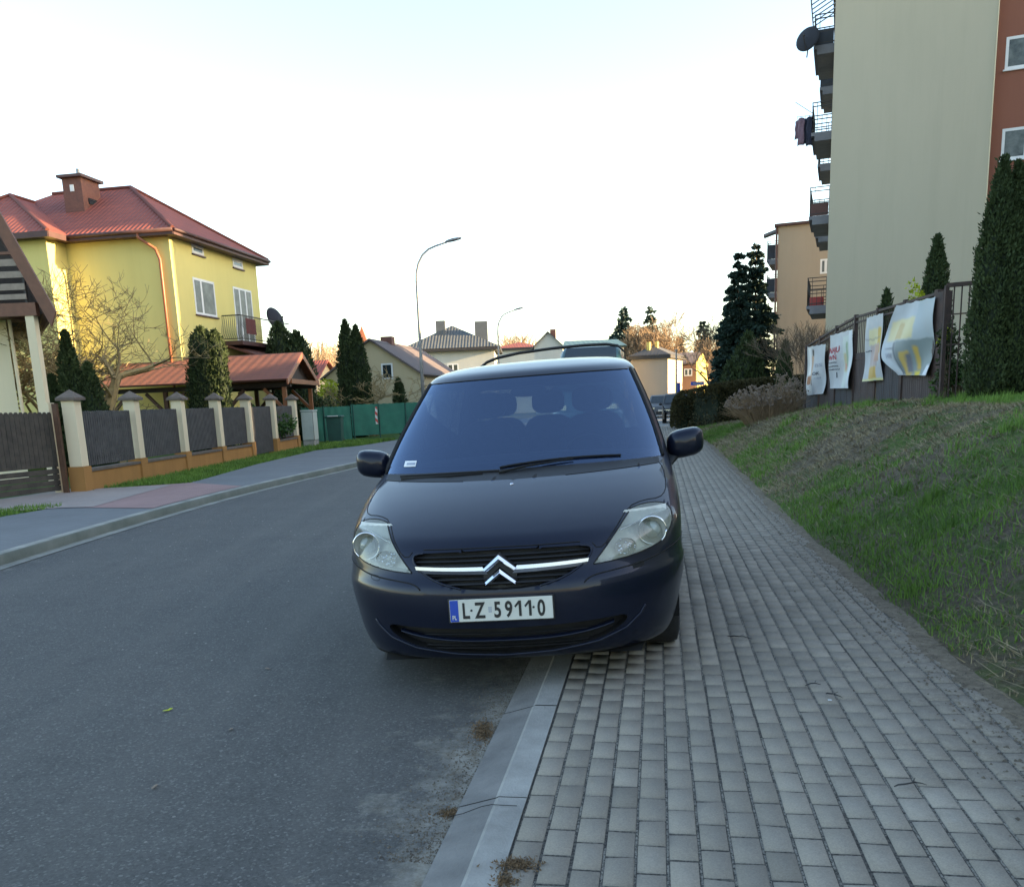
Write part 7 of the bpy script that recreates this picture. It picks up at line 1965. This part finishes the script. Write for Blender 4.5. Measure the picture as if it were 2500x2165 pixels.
# dry hydrangea bush
c = at(1870, 960, 26.5); z0 = fz(c.x, 26.5); hy = empty('hydrangea_bush', (c.x, 26.5, z0), label='dry brown hydrangea bush with faded flower heads beside the hedge', cat='bush')
mb = MB(); hb = MB(); rg = random.Random(4)
for i in range(330):
    a = rg.uniform(0, 6.28); q = math.sqrt(rg.random()); bx = c.x + 1.0 * q * math.cos(a) * .6; by = 26.5 + .7 * q * math.sin(a)
    tx = c.x + 1.22 * q * math.cos(a); 
    ht = (zat(1870, 930, 26.5) - z0) * rg.uniform(.55, 1.05) * (1 - .35 * q * q) * (1.18 if tx > c.x + .3 else .9)
    ty_ = 26.5 + .95 * q * math.sin(a)
    mb.tube([(bx, by, z0 - .05), ((bx + tx) / 2, (by + ty_) / 2, z0 + ht * .6), (tx, ty_, z0 + ht)], [.009, .007, .005], 3, cap=False)
    for s_ in range(3): 
        zz = ht * rg.uniform(.4, .9); a2 = rg.uniform(0, 6.28); mb.tube([((bx + tx) / 2, (by + ty_) / 2, z0 + zz * .8), (tx + .2 * math.cos(a2), ty_ + .2 * math.sin(a2), z0 + zz + .12)], [.005, .003], 3, cap=False)
    if rg.random() < .75:
        for k_ in range(9): hb.sphere((tx + rg.gauss(0, .03), ty_ + rg.gauss(0, .03), z0 + ht + rg.gauss(0, .025)), rg.uniform(.012, .026), 5, 3)
mb.build('stems', M['bark_far'], hy); hb.build('flower_heads', M['drybloom'], hy)
# bare climber stems before the tan wall, sapling stake, litter
baretree(at(1958, 900, 29.5).x, 29.5, .8, 2.9, 'bare upright twigs before the tan block wall', seed=91, r0=.03, depth=5, spread=.35, first=.3, minr=.006, mat=M['bark'], stems=5, name='bare_shrub')
c = at(2131, 980, 20.5); st_ = empty('sapling', (c.x, 20.3, fz(c.x, 20.3)), label='short pale sapling stump below the third banner', cat='plant')
z0 = fz(c.x, 20.3); MB().tube([(c.x, 20.3, z0 - .05), (c.x, 20.3, z0 + .45), (c.x + .02, 20.3, z0 + .52)], [.045, .04, .02], 8).build('trunk', M['bark_far'], st_, smooth=True)
MB().tube([(c.x, 20.3, z0 + .48), (c.x + .10, 20.3, z0 + .75), (c.x + .22, 20.28, z0 + .92)], [.018, .012, .006], 5).build('twig', M['bark_far'], st_)
M['litter'] = nm('white_litter', (.62, .64, .64), (.5, .52, .52), 20, .8, .1)
def paper(p, s_, label, seed):
    rg_ = random.Random(seed); mb = MB(); mb.grid([[Vector(p) + Vector((s_ * (i / 3 - .5), s_ * .7 * (j / 3 - .5), .006 + s_ * .25 * rg_.random())) for j in range(4)] for i in range(4)]); mb.build('litter', M['litter'], None, smooth=True, label=label, cat='litter')
paper(gp(2392, 1620, .07), .055, 'white scrap of paper lying at the foot of the embankment', 1)
c = at(2261, 1020, 14.5); paper((c.x, 14.5, bank_z(c.x, 14.5) + .02), .10, 'white scrap standing in the grass on top of the embankment', 2)
paper(gp(2026, 1712, .064), .018, 'tiny white scrap on the pavement', 3)
def twig(px, py, L, ang, label, seed):
    p = gp(px, py, .066); rg_ = random.Random(seed); pts = [p + Vector((L * (t - .5) * math.cos(ang) + rg_.gauss(0, L * .04), L * (t - .5) * math.sin(ang) + rg_.gauss(0, L * .06), .004 + .012 * math.sin(t * 3.14))) for t in np.linspace(0, 1, 7)]
    mb = MB().tube(pts, [.002, .0035, .0035, .003, .003, .002, .001], 5); mb.tube([pts[3], pts[3] + Vector((L * .2 * math.cos(ang + .7), L * .2 * math.sin(ang + .7), .01))], .0015, 4); mb.build('twig', M['ink'], None, label=label, cat='twig')
twig(1805, 1558, .15, -.5, 'dark forked twig on the pavement nearest the car', 1); twig(2035, 1700, .10, -.8, 'curled dark twig in the middle of the pavement', 2); twig(2222, 1920, .12, .15, 'thin dark twig at the lower right of the pavement', 3); twig(1985, 1674, .08, .1, 'short straight dark twig on the pavement', 4)
def leaf(px, py, z, s_, label, seed, mat='drybloom'):
    p = gp(px, py, z); rg_ = random.Random(seed); a = rg_.random() * 6; mb = MB()
    R_ = [(math.cos(a + t) * s_ * (.6 + .4 * math.cos(2 * t)), math.sin(a + t) * s_ * (.6 + .4 * math.cos(2 * t)), .004 + .006 * rg_.random()) for t in np.linspace(0, 6.28, 11)[:-1]]
    for i in range(10): mb.quad(p + Vector((0, 0, .008)), p + Vector(R_[i]), p + Vector(R_[(i + 1) % 10]))
    mb.build('fallen_leaf', M[mat], None, label=label, cat='leaf')
leaf(410, 1735, 0, .03, 'yellowish fallen leaf on the road', 1, 'yellowleaf'); leaf(655, 1634, 0, .025, 'pale fallen leaf on the road before the car', 2); leaf(378, 1922, 0, .022, 'pale torn leaf at the lower left of the road', 3); leaf(563, 1782, 0, .02, 'small pale leaf in the middle of the road', 4)
leaf(1845, 1468, .064, .022, 'crumpled dark leaf on the pavement', 5, 'bark')
# rusty moss clumps beside the kerb
def clump(px, py, z, rx, ry, n, label, seed):
    p = gp(px, py, z); rg_ = random.Random(seed); pts = [(p.x + rg_.gauss(0, rx), p.y + rg_.gauss(0, ry), z) for _ in range(n)]
    blades('weed_clump', pts, .003, .010, .004, M['clump'], 1.6, seed, label=label, cat='weeds', kind='stuff')
M['clump'] = nm('dry_moss', (.19, .12, .06), (.08, .055, .03), 30, .95, 0)
clump(1180, 1785, 0, .025, .06, 900, 'rusty brown dry moss by the kerb before the car', 1); clump(1098, 1985, 0, .02, .02, 350, 'brown moss by the crack in the kerb', 2); clump(1262, 2110, .062, .035, .02, 420, 'brown dirt on the first paving row', 3); clump(1232, 2150, .062, .02, .02, 200, 'brown dirt at the back of the kerb', 4)
# crack across the kerb
ck = []
for px, py, z in ((1095, 1993, .006), (1130, 1985, .03), (1175, 1968, .055), (1200, 1963, .062), (1235, 1965, .062), (1262, 1966, .062)): ck.append(gp(px, py, z))
mb = MB().tube(ck, .0014, 4); o = mb.build('kerb_crack', M['blackmatte'], None); link_parent(o, k0)

# pale stones and bits lying on the road
V = []; F = []; rg = random.Random(77)
for i in range(420):
    y = rg.uniform(2.8, 13); x = rg.uniform(lk(y) + .3, rk(y, UK0) - .05); q = rg.uniform(.003, .008) * (1 + .06 * y); j = len(V); a = rg.random() * 6.28
    for k_ in range(4): V.append((x + q * math.cos(a + 1.57 * k_), y + q * math.sin(a + 1.57 * k_), .0006))
    V.append((x, y, q * .6)); F += [(j, j + 1, j + 4), (j + 1, j + 2, j + 4), (j + 2, j + 3, j + 4), (j + 3, j, j + 4)]
M['pebble'] = nm('pale_pebble', (.30, .29, .26), (.12, .11, .10), 9, .9, 0)
npmesh('pebbles', np.array(V), np.array(F), M['pebble'], kind='stuff', label='tiny pale stones and crumbs scattered over the road', cat='stones')
# leaf litter on the bank
V = []; F = []
for i in range(1500):
    s_ = 2.8 + rg.random() ** 1.3 * 20; t = rg.random() ** .8 * 5; p = ST(foot_u(s_) + t, s_)
    z = bank_z(p.x, p.y) + .012; q = rg.uniform(.006, .018); a = rg.random() * 6.28; j = len(V)
    for k_ in range(4): V.append((p.x + q * (1, .5, 1, .5)[k_] * math.cos(a + 1.57 * k_), p.y + q * (1, .5, 1, .5)[k_] * math.sin(a + 1.57 * k_), z + rg.uniform(-.006, .010)))
    F.append((j, j + 1, j + 2, j + 3))
M['deadleaf'] = nm('dead_leaf', (.26, .18, .10), (.12, .08, .05), 5, .9, 0)
npmesh('dead_leaves', np.array(V), np.array(F), M['deadleaf'], kind='stuff', label='small dead brown leaves caught in the grass of the embankment', cat='leaves')
